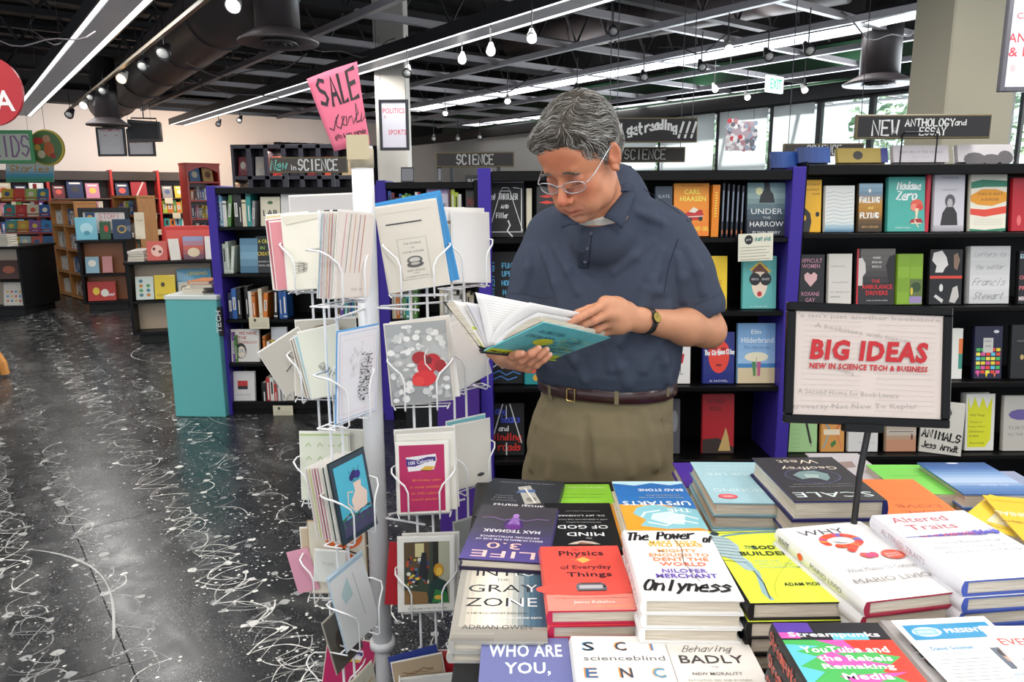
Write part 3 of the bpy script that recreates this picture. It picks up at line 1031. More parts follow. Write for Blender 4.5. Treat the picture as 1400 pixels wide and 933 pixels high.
# ================================================================== TABLE AND ITS BOOKS
TZ = .74
tb = empty('display_table', (.70, 1.22, 0), label='low black display table carrying all the stacked new books', cat='table')
MB('#17171a').bbox(-.80, .95, -.75, .69, TZ - .03, TZ, .004).build('tabletop', SATIN, tb)
MB('#1d1c20').bbox(-.77, .92, -.66, .64, .1, TZ - .03, .004).build('cabinet', SATIN, tb)
MB('#0e0e10').bbox(-.72, .88, -.62, .60, 0, .1, .004).build('plinth', MATTE, tb)
def fit(BL, BR, TL, z):
 """near-left, near-right and far-left cover corners on the picture -> origin, axes and size of the lying cover"""
 a, b, c = atz(*BL, z), atz(*BR, z), atz(*TL, z)
 ex = (b - a)
 w = ex.length
 ex = ex / w
 ey = Vector((-ex.y, ex.x, 0))
 h = (c - a).dot(ey)
 return a, ex, w, h
def stack(name, BL, BR, TL, z, n, col, lab, ops=None, flip=False, t=None, w=None, h=None, spine=None, flap=None, hard=True, group=None, spine_ops=None, under='lower copy'):
 """a pile of n copies standing on the table, top cover at height z"""
 a, ex, w0, h0 = fit(BL, BR, TL, z)
 w = w or w0
 h = h or min(max(h0, .2), .262)
 th = (z - TZ) / n - .0006
 ey = Vector((-ex.y, ex.x, 0))
 rs = random.Random(int(BL[0] * 7 + BL[1]))
 for k in range(n):
  top = k == n - 1
  zz_ = TZ + .0003 + k * (th + .0006)
  if flip:
   o = a + ex * w + ey * h
   M = M2((o.x, o.y, zz_), -ex)
  else:
   M = M2((a.x, a.y, zz_), ex)
  if not top:
   M = M @ Matrix.Translation((rs.uniform(-.003, .003), rs.uniform(-.003, .003), 0)) @ Matrix.Rotation(rs.uniform(-.008, .008), 4, 'Z')
  nth = ['', 'second', 'third', 'fourth', 'fifth', 'sixth', 'seventh', 'eighth'][n - 1 - k]
  book('hardcover_book' if hard else 'paperback_book', w, h, th, col, M, lab if top else '%s book from the top, under the %s' % (nth, under),
    group, ops if top else None, spine, flap, hard, spine_ops=spine_ops)
 return a, ex, w, h
DK = '#26262b'
stack('b', (615, 877), (749, 878), (638, 771), .780, 2, '#b9b7b1', 'silver and blue hardcover titled Into the Gray Zone, front left of the table',
  [('g', 0, 0, 1, 1, ['#8d8b86', '#d5cdbc', '#efe9da', '#c9c8bd', '#4f7386', '#2a4d66'], 16, False), ('g', 0, 0, 1, .16, ['#8b8780', '#9c988f'], 4), ('g', .0, .0, .45, .1, ['#77736d', '#a29e95'], 3),
  ('t', 'INTO', .52, .87, .68, .10, '#2b2d30'), ('t', 'TO', .74, .87, .28, .10, '#dfe5e7'), ('t', 'THE', .5, .765, .14, .03, '#6c6c66'), ('t', 'GRAY', .50, .645, .78, .10, '#34383b'), ('t', 'Y', .84, .645, .13, .10, '#dfe5e7'),
  ('t', 'ZONE', .50, .46, .80, .11, '#2f3235'), ('t', 'NE', .74, .46, .32, .11, '#dfe5e7'), ('t', 'A NEUROSCIENTIST EXPLORES', .46, .32, .66, .022, '#55544f', {'bold': .01}),
  ('t', 'THE BORDER BETWEEN LIFE AND DEATH', .6, .265, .7, .022, '#e6e6e2', {'bold': .02}), ('t', 'ADRIAN OWEN', .47, .155, .74, .05, '#5d5a54')],
  spine='#c4bfb3', under='Into the Gray Zone')
TOASTER = [('p', [(.36, .27), (.70, .27), (.71, .31), (.70, .36), (.66, .385), (.40, .385), (.36, .36), (.35, .31)], '#6c6a70'), ('p', [(.39, .30), (.66, .30), (.66, .35), (.39, .35)], '#b9b6bb'), ('r', .37, .262, .69, .275, '#2a2a2e'),
   ('p', [(.40, .372), (.66, .372), (.64, .384), (.42, .384)], '#3a383c'), ('e', .685, .33, .012, .02, '#26262a')]
stack('b', (750, 836), (875, 834), (749, 747.5), .818, 3, '#e8574b', 'red hardcover with a small toaster, titled The Physics of Everyday Things',
  [('r', 0, 0, 1, .22, '#ea8f80'), ('e', .5, .30, .62, .10, '#e8574b'), ('t', 'The', .44, .935, .09, .032, '#7a2a2e'), ('t', 'Physics', .5, .855, .56, .115, '#46222a', {'bold': .03}),
  ('l', [(.36, .77), (.5, .70), (.66, .77)], .001, '#f0a36a'), ('p', [(.42, .76), (.52, .80), (.6, .75), (.5, .70)], '#f0b35c'), ('t', 'of Everyday', .52, .625, .62, .085, '#4a242b', {'bold': .012}), ('t', 'Things', .54, .505, .54, .095, '#46222a', {'bold': .03})]
  + TOASTER + [('t', 'The Extraordinary Science Behind an Ordinary Day', .5, .165, .82, .022, '#8f3432'), ('t', 'James Kakalios', .52, .105, .46, .045, '#fbeadf', {'bold': .02}), ('t', 'author of popular books', .72, .05, .4, .018, '#e9d04e')],
  spine='#e8574b', flap='#c2254a', under='red Physics of Everyday Things')
FIG = [('e', .5, .30, .12, .10, '#4a2a72'), ('p', [(.46, .15), (.54, .15), (.58, .30), (.42, .30)], '#8a62ae'), ('e', .5, .125, .04, .04, '#b183c9'), ('e', .5, .34, .10, .05, '#6a2f86'),
  ('l', [(.48, .18), (.36, .22), (.22, .17), (.08, .18)], .0022, '#a07bb8'), ('l', [(.52, .18), (.64, .22), (.78, .17), (.92, .18)], .0022, '#a07bb8'), ('l', [(.44, .28), (.5, .2), (.56, .28)], .002, '#c08ed4')]
FIG = [(o[0],) + tuple((([(u, v + .24 - .16) for u, v in a] if isinstance(a, list) else a) for a in o[1:])) if o[0] in 'pl' else (o[0], o[1], o[2] + .08) + tuple(o[3:]) for o in FIG]
stack('b', (627, 763.6), (747.7, 771), (650, 689.5), .803, 3, '#43404d', 'purple and charcoal hardcover titled Life 3.0, facing away',
  [('g', 0, 0, 1, 1, ['#434046', '#423f47', '#46415a', '#4f4580', '#54488f'], 14), ('t', 'LIFE', .52, .90, .74, .105, '#f0c8c0'), ('t', '3.0', .54, .76, .40, .10, '#efc0b0'),
  ('t', 'BEING HUMAN IN THE AGE OF', .5, .655, .8, .028, '#e8e4ee', {'bold': .02}), ('t', 'ARTIFICIAL INTELLIGENCE', .5, .605, .72, .028, '#e8e4ee', {'bold': .02}), ('t', 'MAX TEGMARK', .5, .50, .7, .055, '#f2f0f5', {'bold': .02})] + FIG,
  flip=True, spine='#4f4580', flap='#2c2442', under='purple Life 3.0')
stack('b', (648, 706), (757, 713), (671, 645.5), .790, 2, '#33363b', 'dark grey hardcover with folded banknotes, behind Life 3.0',
  [('g', 0, 0, 1, 1, ['#2f3237', '#3a3d43', '#2c2f34'], 6, False), ('t', 'the', .16, .76, .10, .02, '#e5e5e5'), ('t', 'financial diaries', .44, .70, .78, .075, '#e9e9ea', {'bold': .02}), ('t', 'how american families cope', .72, .58, .34, .022, '#c5c7ca'), ('t', 'in a world of', .74, .52, .26, .022, '#c5c7ca'),
  ('t', 'uncertainty', .74, .46, .24, .022, '#c5c7ca'), ('p', [(.22, .60), (.42, .66), (.60, .22), (.44, .16)], '#bcb8ae'), ('p', [(.34, .34), (.60, .38), (.56, .30), (.36, .26)], '#5d77a6'), ('e', .36, .52, .07, .06, '#8d8a82'), ('l', [(.3, .6), (.5, .24)], .004, '#efece2'),
  ('t', 'jonathan morduch & rachel schneider', .5, .10, .76, .028, '#e0e0e2')], flip=True, h=.235, under='dark grey banknote book')
stack('b', (757, 717), (849, 717), (756, 663.6), .780, 2, '#8fce3c', 'lime green paperback behind the black Mind of God',
  [('t', 'RISING', .5, .55, .84, .10, '#e9f6cf', {'bold': .02}), ('t', 'GIRL', .44, .70, .9, .10, '#e9f6cf', {'bold': .02}), ('t', 'CODING THE DIFFERENCE', .5, .36, .66, .022, '#4c6f22'), ('t', 'CHANGING THE WORLD IN TECH', .5, .28, .8, .022, '#4c6f22'), ('t', 'FOREWORD BY A CODING TEACHER', .5, .10, .86, .03, '#e9f6cf', {'bold': .02}),
  ('l', [(.24, .64), (.3, .62), (.34, .66)], .002, '#34551a'), ('l', [(.28, .66), (.3, .6)], .002, '#34551a')], flip=True, hard=False, h=.235, under='lime green book')
stack('b', (749, 752), (852, 752), (751, 698), .796, 2, '#1e1f22', 'black hardcover titled The Mind of God, facing away',
  [('t', 'The', .42, .78, .08, .025, '#e9e9e9'), ('t', 'MIND', .46, .70, .52, .075, '#f1f1f1', {'bold': .02}), ('t', 'OF GOD', .48, .55, .72, .075, '#f1f1f1', {'bold': .02}), ('t', 'NEUROSCIENCE, FAITH,', .46, .45, .5, .022, '#c9c9c9'), ('t', 'AND A SEARCH FOR THE SOUL', .46, .39, .72, .022, '#c9c9c9'),
  ('t', 'DR. JAY LOMBARD', .48, .30, .70, .04, '#e5e5e5', {'bold': .02}), ('t', 'foreword by a physician', .44, .2, .5, .022, '#a9a9a9'), ('p', [(.28, .90), (.72, .90), (.64, .86), (.52, .83), (.38, .85)], '#c9beb0'), ('p', [(.36, .90), (.6, .90), (.55, .86)], '#8f5f4c')], flip=True, h=.235, under='black Mind of God')
stack('b', (858.4, 727), (970, 727), (844, 656), .850, 4, '#f0a02c', 'blue and orange wave hardcover titled The Upstarts, facing away',
  [('g', 0, 0, 1, .5, ['#2b6cb3', '#2f76bd'], 3), ('g', 0, .5, 1, 1, ['#f2a93c', '#efa02a'], 3), ('p', [(0, .0), (1, 0), (1, .05), (.7, .1), (.45, .04), (.2, .09), (0, .05)], '#bfe0ea'), ('p', [(0, .62), (.12, .52), (.34, .56), (.55, .5), (.78, .56), (.86, .68), (.72, .8), (.82, .9), (.5, .96), (.1, .94), (0, .98)], '#8cc9d4'),
  ('p', [(.2, .72), (.38, .64), (.6, .68), (.66, .78), (.5, .86), (.26, .88)], '#d8f0ee'), ('p', [(0, .6), (.4, .52), (.4, .46), (0, .5)], '#2f76bd'), ('l', [(.1, .86), (.3, .8), (.5, .9), (.7, .84)], .005, '#f4f8f4'), ('l', [(.06, .78), (.24, .7), (.42, .76)], .005, '#f4f8f4'), ('l', [(.5, .62), (.7, .66), (.76, .74)], .005, '#f4f8f4'),
  ('t', 'THE', .24, .62, .3, .07, '#f4f6f6', {'bold': .03}), ('t', 'UPSTARTS', .5, .48, .9, .085, '#f4f6f6', {'bold': .03}), ('t', 'How the New Companies of Silicon Valley', .4, .36, .6, .022, '#f4d54a'), ('t', 'Are Changing the World', .36, .31, .46, .022, '#f4d54a'),
  ('t', 'BRAD STONE', .36, .20, .62, .055, '#eef3f6', {'bold': .03})], flip=True, spine='#f0a02c', flap='#efe3c8', under='wave patterned Upstarts')
stack('b', (878.6, 820), (1017.7, 821), (858, 725.6), .868, 5, '#f1f0ee', 'white hardcover with black brush script, titled Onlyness, centre front stack',
  [('h', 'The Power', .42, .91, .78, .12, '#1d1d20', {'wd': .0055, 'slant': .3, 'ang': 4}), ('t', 'MAKE YOUR', .54, .80, .56, .055, '#f0c14a', {'bold': .05}), ('t', 'WILD IDEAS', .54, .755, .62, .055, '#f0b94a', {'bold': .05}), ('t', 'MIGHTY', .54, .665, .44, .05, '#f0a862', {'bold': .05}),
  ('t', 'ENOUGH TO', .54, .60, .66, .05, '#ef9a5e', {'bold': .05}), ('t', 'DENT THE', .54, .535, .60, .05, '#ee8d60', {'bold': .05}), ('t', 'WORLD', .54, .465, .50, .055, '#ec7f62', {'bold': .05}), ('t', 'NILOFER', .53, .37, .48, .055, '#7b62b8', {'bold': .05}), ('t', 'MERCHANT', .53, .30, .64, .06, '#6f5ab4', {'bold': .05}),
  ('h', 'Onlyness', .5, .17, .86, .13, '#1d1d20', {'wd': .0055, 'slant': .3, 'ang': -2}), ('h', 'of', .95, .85, .1, .1, '#1d1d20', {'wd': .004, 'slant': .3}), ('l', [(.56, .86), (.6, .7), (.56, .5), (.6, .34), (.64, .22)], .0012, '#333338')],
  spine='#efeeec', under='white Onlyness', spine_ops=[('h', 'The Power of Onlyness', .5, .5, .9, .45, '#3a3a3e', {'wd': .0012, 'slant': .3})])
stack('b', (975.8, 687.7), (1089.8, 688.7), (949, 631.7), .862, 4, '#a9cfd9', 'pale blue hardcover titled Designing Your Life, facing away at the back row',
  [('t', 'DESIGNING', .5, .72, .82, .075, '#dcebef'), ('t', 'YOUR LIFE', .5, .33, .74, .07, '#dcebef'), ('t', 'HOW TO BUILD A WELL-LIVED LIFE', .5, .2, .7, .022, '#e4f0f2'), ('t', 'BILL BURNETT & DAVE EVANS', .5, .12, .66, .025, '#e4f0f2'), ('e', .78, .86, .12, .055, '#d8404a'), ('e', .78, .86, .10, .044, '#e86a70'), ('t', 'NEW', .78, .86, .12, .03, '#f5dcdc', {'bold': .03})]
  + [('l', [(.5 + .2 * cos(2 * pi * k / 20), .5 + .12 * sin(2 * pi * k / 20)), (.5 + .22 * cos(2 * pi * (k + .5) / 20), .5 + .13 * sin(2 * pi * (k + .5) / 20))], .0015, '#8ab3c0') for k in range(20)], flip=True, flap='#8fb7c4', under='pale blue Designing Your Life')
stack('b', (1086, 686), (1213, 684.5), (1043, 626), .905, 4, '#3d3b3e', 'thick charcoal hardcover titled Scale, facing away behind the sign pole',
  [('t', 'SCALE', .5, .87, .86, .10, '#d9e6e2', {'bold': .0}), ('e', .5, .46, .32, .17, '#5a5f86'), ('e', .5, .46, .31, .16, '#3a3940'), ('p', [(.3, .42), (.42, .34), (.6, .36), (.72, .44), (.66, .54), (.5, .5), (.4, .58), (.33, .52)], '#7f9a9a'), ('p', [(.42, .44), (.58, .42), (.6, .5), (.46, .52)], '#a9bdb8'),
  ('t', 'The Universal Laws of Growth, Innovation, Sustainability,', .5, .70, .8, .02, '#b9b9bb'), ('t', 'and the Pace of Life in Organisms and Companies', .5, .65, .66, .02, '#b9b9bb'), ('t', 'Geoffrey', .44, .27, .66, .10, '#e6dcc8'), ('t', 'West', .5, .12, .48, .09, '#e6dcc8')], flip=True, flap='#2e2f6e', under='charcoal Scale')
ANAT = [('l', [(.02, .93), (.10, .90), (.2, .93), (.4, .96), (.62, .975), (.8, .98)], .007, '#6f93a0'), ('l', [(.02, .96), (.3, .975), (.8, .985)], .0015, '#24383f'), ('p', [(0, .98), (.06, .95), (.2, .88), (.26, .76), (.22, .62), (.28, .5), (.26, .38), (.16, .42), (.1, .55), (0, .62)], '#a9c0c4'),
  ('l', [(.22, .52), (.27, .38), (.24, .26), (.20, .12), (.23, .04)], .008, '#8fb0b8'), ('l', [(.24, .40), (.26, .24), (.22, .05)], .002, '#1f3138'), ('e', .08, .96, .05, .035, '#24383f')] + [('l', [(.0, .9 - .05 * k), (.22, .86 - .05 * k)], .0014, '#24383f') for k in range(8)]
stack('b', (1026, 825), (1166.6, 823), (979, 727), .864, 4, '#dfea4a', 'yellow hardcover with an anatomy figure, titled The Body Builders',
  ANAT + [('t', 'THE', .38, .745, .12, .03, '#23301a', {'bold': .03}), ('t', 'BODY', .57, .73, .34, .055, '#23301a', {'bold': .04}), ('l', [(.31, .72), (.45, .72)], .0015, '#5aa0a8'), ('t', 'BUILDERS', .52, .64, .60, .06, '#23301a', {'bold': .04}), ('t', 'INSIDE THE', .45, .53, .26, .024, '#a7c4a0', {'bold': .02}), ('t', 'SCIENCE OF THE', .5, .485, .4, .024, '#a7c4a0', {'bold': .02}),
    ('t', 'ENGINEERED HUMAN', .58, .44, .5, .024, '#a7c4a0', {'bold': .02}), ('t', 'ADAM PIORE', .66, .215, .42, .042, '#23301a', {'bold': .04})] + [('l', [(.95 - .0 * k, .9), (1, .8)], .0006, '#b0b84a') for k in range(1)] + [('l', [(.3 + .6 * sin(a_ / 9) ** 2 * 1.1, .05 + a_ * .06) for a_ in range(14)], .0007, '#9aa43c')],
  spine='#202124', flap='#1d1d1f', under='yellow Body Builders')
QM = []
_rq = random.Random(4)
for k in range(46):
 t = k / 45
 if t < .62:
  a = radians(200 - 330 * t / .62)
  x, y = .50 + .19 * cos(a), .74 + .085 * sin(a)
 elif t < .82:
  x, y = .58 - .12 * (t - .62) / .2, .665 - .08 * (t - .62) / .2
 else:
  x, y = .52 + .12 * _rq.random(), .49 + .03 * _rq.random()
 QM.append(('e', x, y, .045, .028, _rq.choice(['#e2502f', '#e86a3c', '#d8433c', '#c94a7a', '#6a6fc0', '#e9a23c', '#df5a50']), 8))
stack('b', (1185, 823.5), (1320, 808), (1110, 719), .895, 6, '#eae9e9', 'white hardcover with a colourful question mark, titled Why',
  [('t', 'WHY', .42, .89, .52, .075, '#4c4a52')] + QM + [('e', .50, .74, .085, .038, '#eae9e9'), ('e', .82, .49, .12, .062, '#e8604a'), ('t', 'SIGNED', .82, .5, .16, .02, '#f7e3dc', {'bold': .02}), ('t', 'EDITION', .82, .47, .16, .02, '#f7e3dc', {'bold': .02}), ('t', 'What Makes Us Curious', .52, .34, .74, .045, '#88878c'), ('t', 'MARIO LIVIO', .5, .21, .80, .055, '#8f8782'), ('t', 'AUTHOR OF MANY BOOKS', .5, .14, .46, .018, '#b9b6b4')],
  spine='#e6e4e4', flap='#9e2440', under='white Why', spine_ops=[('t', 'WHY', .12, .5, .14, .5, '#55525a'), ('e', .33, .5, .03, .25, '#e2502f'), ('t', 'MARIO LIVIO', .62, .5, .34, .35, '#8a868a')])
WAVE = []
_rw = random.Random(9)
for k in range(60):
 x = .16 + .82 * k / 60
 am = .006 + .05 * (k / 60) ** 1.3 * _rw.random()
 WAVE.append(('l', [(x, .615 - am), (x + .004, .615 + am)], .0022, _rw.choice(['#c2406e', '#8c4aa0', '#5356b8', '#4a4ac0']) if k < 40 else _rw.choice(['#5356c8', '#4a4ac0', '#7a4ab0'])))
stack('b', (1319, 795), (1467, 785), (1215, 703.5), .925, 7, '#e6e5e8', 'white hardcover with a blue and pink sound wave, titled Altered Traits',
  [('t', 'Altered', .40, .89, .58, .09, '#cc6272'), ('t', 'Traits', .42, .76, .50, .085, '#cc6272'), ('l', [(.02, .615), (.98, .615)], .002, '#6a52a8')] + WAVE + [('t', 'Science Reveals How', .52, .49, .66, .035, '#8b8a90'), ('t', 'Meditation Changes Your', .54, .415, .82, .035, '#8b8a90'), ('t', 'Mind, Brain, and Body', .54, .345, .74, .035, '#8b8a90'),
  ('t', 'NEW YORK TIMES BESTSELLING AUTHORS', .52, .19, .84, .02, '#bcbac0'), ('t', 'Daniel Goleman & Richard J. Davidson', .52, .13, .86, .03, '#c4a9b2')], spine='#e2e1e6', flap='#3f56a8', under='white Altered Traits',
  spine_ops=[('t', 'ALTERED TRAITS', .4, .5, .5, .4, '#b9a9b2')])
# back right rows
stack('b', (1225, 712), (1306, 712), (1178.7, 650), .850, 4, '#ee8244', 'orange paperback behind the white Altered Traits, facing away', [('t', 'REAL', .45, .82, .64, .07, '#c2593a'), ('t', 'LOVE', .45, .68, .62, .07, '#c2593a'), ('t', 'the art of mindful connection', .45, .52, .6, .03, '#cf6840')], flip=True, hard=False, w=.15, h=.225, under='orange paperback')
stack('b', (1235, 676), (1316, 676), (1206, 648), .830, 3, '#84d95e', 'bright green paperback in the last row, between orange and sky blue books', [('t', 'GREEN NOTES', .5, .4, .6, .05, '#6cc04a')], flip=True, hard=False, w=.14, h=.19, under='bright green paperback')
stack('b', (1145, 660), (1213, 660), (1130, 630.5), .815, 3, '#c9c3c6', 'pale grey book mostly hidden behind the charcoal Scale', [('p', [(.3, .3), (.7, .35), (.6, .55), (.35, .5)], '#9c8680')], flip=True, w=.14, h=.21, under='pale grey book')
stack('b', (1310, 712), (1402, 738), (1272, 673), .850, 3, '#f0cf3d', 'yellow paperback with a white framed window, right of the orange one', [('r', .18, .25, .72, .8, '#e8e4cc'), ('r', .24, .3, .66, .75, '#f0e7b0'), ('t', 'The Knowledge', .42, .88, .6, .05, '#9a7a2c'), ('l', [(.1, .15), (.9, .15)], .002, '#b5922c')], flip=True, hard=False, w=.14, h=.2, under='white framed yellow paperback')
stack('b', (1398, 738), (1500, 748), (1340, 675), .862, 4, '#f2c835', 'yellow hardcover at the right edge, beside the framed yellow paperback', [('t', 'PERENNIAL', .6, .44, .9, .1, '#f7f0d8', {'bold': .03}), ('t', 'the art of making and selling work', .62, .62, .9, .07, '#7a4a2c'), ('l', [(.1, .12), (.95, .12)], .002, '#d3a92c')], flip=True, h=.22, under='yellow edge hardcover')
stack('b', (1318, 676), (1408, 676), (1279, 644.6), .846, 3, '#4f79b8', 'sky blue hardcover with clouds in the farthest right row', [('g', 0, 0, 1, 1, ['#2c4f86', '#3d69a8', '#7ea4d0', '#b9cde6', '#5c86bc', '#3e69a5'], 12), ('e', .5, .03, .09, .02, '#e9edf2'), ('t', 'the clouds', .4, .74, .4, .05, '#d4def0')], flip=True, w=.165, h=.2, under='sky blue book')
stack('b', (938, 666), (968, 666), (923, 648), .800, 2, '#4b2f9e', 'violet book peeking between The Upstarts and Designing Your Life', [('t', 'violet essays', .4, .5, .5, .06, '#b9a8e0')], flip=True, w=.1, h=.17, under='violet book')
stack('b', (1392, 690), (1440, 690), (1372, 662), .835, 3, '#9aa4c0', 'grey blue book at the right edge behind the yellow ones', None, flip=True, w=.12, h=.2, under='grey blue book')
# front row, cut by the lower edge of the picture
stack('b', (650, 985), (790, 985), (668.8, 888.5), .772, 1, '#6f74a6', 'periwinkle book reading Who Are You, front row at the lower left',
  [('t', 'WHO ARE', .5, .82, .82, .17, '#e3eef2', {'bold': .04}), ('t', 'YOU,', .52, .58, .5, .17, '#e3eef2', {'bold': .04}), ('t', 'REALLY?', .5, .34, .7, .16, '#e3eef2', {'bold': .04})], h=.2, under='Who Are You', hard=False)
stack('b', (795, 985), (945, 985), (792, 881), .790, 2, '#e9e7e2', 'cream book lettered Scienceblind in two-tone capitals, front row',
  [('t', 'S', .16, .86, .13, .12, '#4c9ac0', {'bold': .04}), ('t', 'S', .17, .855, .12, .115, '#2b2a30', {'bold': .02}), ('t', 'C', .5, .86, .13, .12, '#e0913c', {'bold': .04}), ('t', 'C', .51, .855, .12, .115, '#2b4560', {'bold': .02}), ('t', 'I', .83, .86, .03, .12, '#e0913c', {'bold': .04}), ('t', 'I', .84, .86, .02, .12, '#3a79b8', {'bold': .04}),
  ('t', 'scienceblind', .52, .70, .84, .06, '#6c6a70'), ('t', 'E', .15, .52, .13, .12, '#e0913c', {'bold': .04}), ('t', 'E', .16, .515, .12, .115, '#3a6a98', {'bold': .02}), ('t', 'N', .5, .52, .13, .12, '#e0913c', {'bold': .04}), ('t', 'N', .51, .515, .12, .115, '#2b4560', {'bold': .02}), ('t', 'C', .83, .52, .13, .12, '#e0913c', {'bold': .04}), ('t', 'C', .84, .515, .12, .115, '#4c9ac0', {'bold': .02})], h=.2, under='cream Scienceblind')
stack('b', (945, 990), (1080, 990), (935, 885), .790, 2, '#e4dfd8', 'off-white book titled Behaving Badly, front row beside the cream Scienceblind',
  [('h', 'Behaving', .48, .86, .56, .08, '#4a4548', {'wd': .0014, 'slant': .5}), ('t', 'BADLY', .48, .72, .74, .10, '#3a3538', {'bold': .01}), ('t', 'THE', .48, .62, .08, .02, '#77706c'), ('t', 'NEW MORALITY', .48, .54, .56, .035, '#5c5658', {'bold': .01}), ('t', 'IN POLITICS, SEX, AND BUSINESS', .48, .46, .7, .025, '#77706c')], h=.2, under='off-white Behaving Badly')
SCOL = ['#232327', '#5b3fa0', '#d65ab0', '#63c3dc', '#4cb45c', '#e8402f', '#d65ab0']
stack('b', (1135, 985), (1312, 985), (1080, 852), .880, 4, '#232327', 'multicoloured hardcover titled Streampunks with a black band, lower right',
  [('r', 0, .8, 1, 1, '#25252a'), ('r', 0, .88, .33, 1, '#5b3fa0'), ('r', 0, .81, .18, .88, '#d65ab0'), ('r', .47, .79, .8, .87, '#63c3dc'), ('r', 0, 0, 1, .79, '#4cb45c'), ('p', [(.3, .79), (.8, .79), (.7, .72), (.95, .66), (.4, .64), (.5, .58), (.9, .5), (.3, .5), (.2, .6), (.5, .7)], '#d65ab0'),
  ('p', [(.55, .79), (1, .79), (1, 0), (.8, 0), (.9, .3), (.7, .45), (.95, .6), (.6, .68)], '#e8402f'), ('p', [(0, .74), (.3, .72), (.06, .66), (.22, .6), (.02, .5), (.2, .44), (0, .3)], '#63c3dc'), ('p', [(.3, .4), (.9, .44), (.6, .34), (.9, .26), (.2, .24), (.4, .32)], '#d65ab0'),
  ('t', 'Streampunks', .5, .845, .84, .075, '#f4f2f2', {'bold': .05}), ('t', 'YouTube and', .5, .68, .78, .07, '#f4f2f2', {'bold': .05}), ('t', 'the Rebels', .54, .585, .64, .065, '#f4f2f2', {'bold': .05}), ('t', 'Remaking', .52, .49, .62, .07, '#f4f2f2', {'bold': .05}), ('t', 'Media', .54, .395, .42, .065, '#f4f2f2', {'bold': .05}), ('t', 'ROBERT KYNCL', .5, .2, .7, .05, '#f4f2f2', {'bold': .05})],
  spine='#1b1b1e', flap='#c8352c', under='Streampunks', spine_ops=[('h', 'Streampunks', .3, .5, .5, .6, '#e0503c', {'wd': .0022}), ('h', 'KYNCL', .75, .5, .25, .5, '#e8e8e8', {'wd': .0018})])
stack('b', (1320, 985), (1470, 985), (1211.6, 849), .862, 4, '#bdbab9', 'grey photo-cover book lying half under the white flyer',
  [('g', 0, 0, 1, 1, ['#8c8a8e', '#c2bfbf', '#cfcccb', '#b7b4b4'], 8), ('e', .56, .9, .17, .075, '#2e2c30'), ('r', .38, .86, .74, .9, '#2e2c30'), ('p', [(.1, .72), (.3, .7), (.36, .45), (.2, .3), (.1, .5)], '#4c4a52'), ('t', 'CHARLES', .3, .6, .5, .08, '#eceaea'), ('t', 'FORBES', .75, .55, .4, .08, '#eceaea', {'bold': .03})], under='grey photo-cover book')
stack('b', (1476, 985), (1610, 985), (1359, 862), .880, 5, '#eceaea', 'white book with red capital letters at the right edge of the front row', [('t', 'EVERYDAY', .5, .8, .9, .08, '#d8564f', {'bold': .01}), ('t', 'chaos', .3, .6, .4, .06, '#4a4a4e')], under='white red-lettered book')
# flyer leaning on the grey book
zf = .868
a, ex_, w_, h_ = fit((1344, 985), (1462, 978), (1236, 871.5), zf)
fl = empty('flyer', mat=M2((a.x, a.y, zf), ex_) @ Matrix.Rotation(radians(3), 4, 'X'), label='white event flyer with a blue Presents header lying on the grey book', cat='flyer')
MB('#f0efef').box(0, .145, 0, .2, 0, .0012).build('sheet', PAPER, fl)
art(PB(.145, .2), [('r', .06, .76, .94, .93, '#2a8fbf'), ('e', .25, .845, .15, .055, '#dcecee'), ('r', .12, .81, .36, .88, '#8fc0c8'), ('t', 'BOOKS', .24, .845, .16, .03, '#e6f2f2', {'bold': .02}), ('t', 'PRESENTS', .66, .845, .44, .05, '#f2f6f8', {'bold': .05}), ('t', 'Daniel Goleman', .34, .66, .42, .04, '#2a8fbf', {'bold': .02}),
     ('t', 'Tuesday, September 12, 7:30 pm', .38, .60, .54, .022, '#6a6a6e'), ('r', .70, .42, .92, .64, '#5c6676'), ('e', .81, .53, .07, .07, '#c9a48c'), ('e', .81, .58, .08, .05, '#3a3234')] + [('l', [(.1, .54 - .035 * k), (.62 - .05 * (k % 3), .54 - .035 * k)], .0009, '#8a8a90') for k in range(9)] + [('l', [(.66, .36), (.94, .36), (.94, .2), (.66, .2), (.66, .36)], .0009, '#2a8fbf')]).build('print', PRINT, fl, matrix=Matrix.Translation((0, 0, .0013)))
# BIG IDEAS sign on its stand
Ysg = 1.30
pb_, pt_ = aty(1165, 712, Ysg), aty(1186, 590, Ysg + .02)
sg = empty('table_sign', (pb_.x, Ysg, TZ), label='black framed Big Ideas sign on a thin pole among the table books', cat='sign')
L = Vector((pb_.x, Ysg, TZ))
MB('#1a1a1c').bbox(-.06, .06, -.05, .05, 0, .006, .002).build('base_plate', SATIN, sg)
MB('#1b1b1d').tube([(0, 0, .004), aty(1175, 650, Ysg + .01) - L, aty(1187, 588, Ysg + .02) - L], .006, 8).build('pole', SATIN, sg)
a, b, c, d = aty(1071, 578, Ysg), aty(1297, 586, Ysg), aty(1323, 421, Ysg + .045), aty(1091, 416, Ysg + .045)
fx = (b - a)
fw_ = fx.length * 1.0
fh_ = ((c + d) / 2 - (a + b) / 2).length
fx.normalize()
fy = ((c + d) / 2 - (a + b) / 2).normalized()
fz = fx.cross(fy).normalized()
fy = fz.cross(fx)
FMt = Matrix.Identity(4)
for r_ in range(3):
 FMt[r_][0], FMt[r_][1], FMt[r_][2] = fx[r_], fy[r_], fz[r_]
FMt.translation = a - L + (c - b + d - a) * 0
fr = MB('#070708')
q = .016
for (x0, x1, y0, y1) in ((0, fw_, 0, q), (0, fw_, fh_ - q, fh_), (0, q, q, fh_ - q), (fw_ - q, fw_, q, fh_ - q)):
 fr.bbox(x0, x1, y0, y1, -.006, .006, .002)
fr.build('frame', mcol('black_plastic', .3, spec=.2), sg, matrix=FMt)
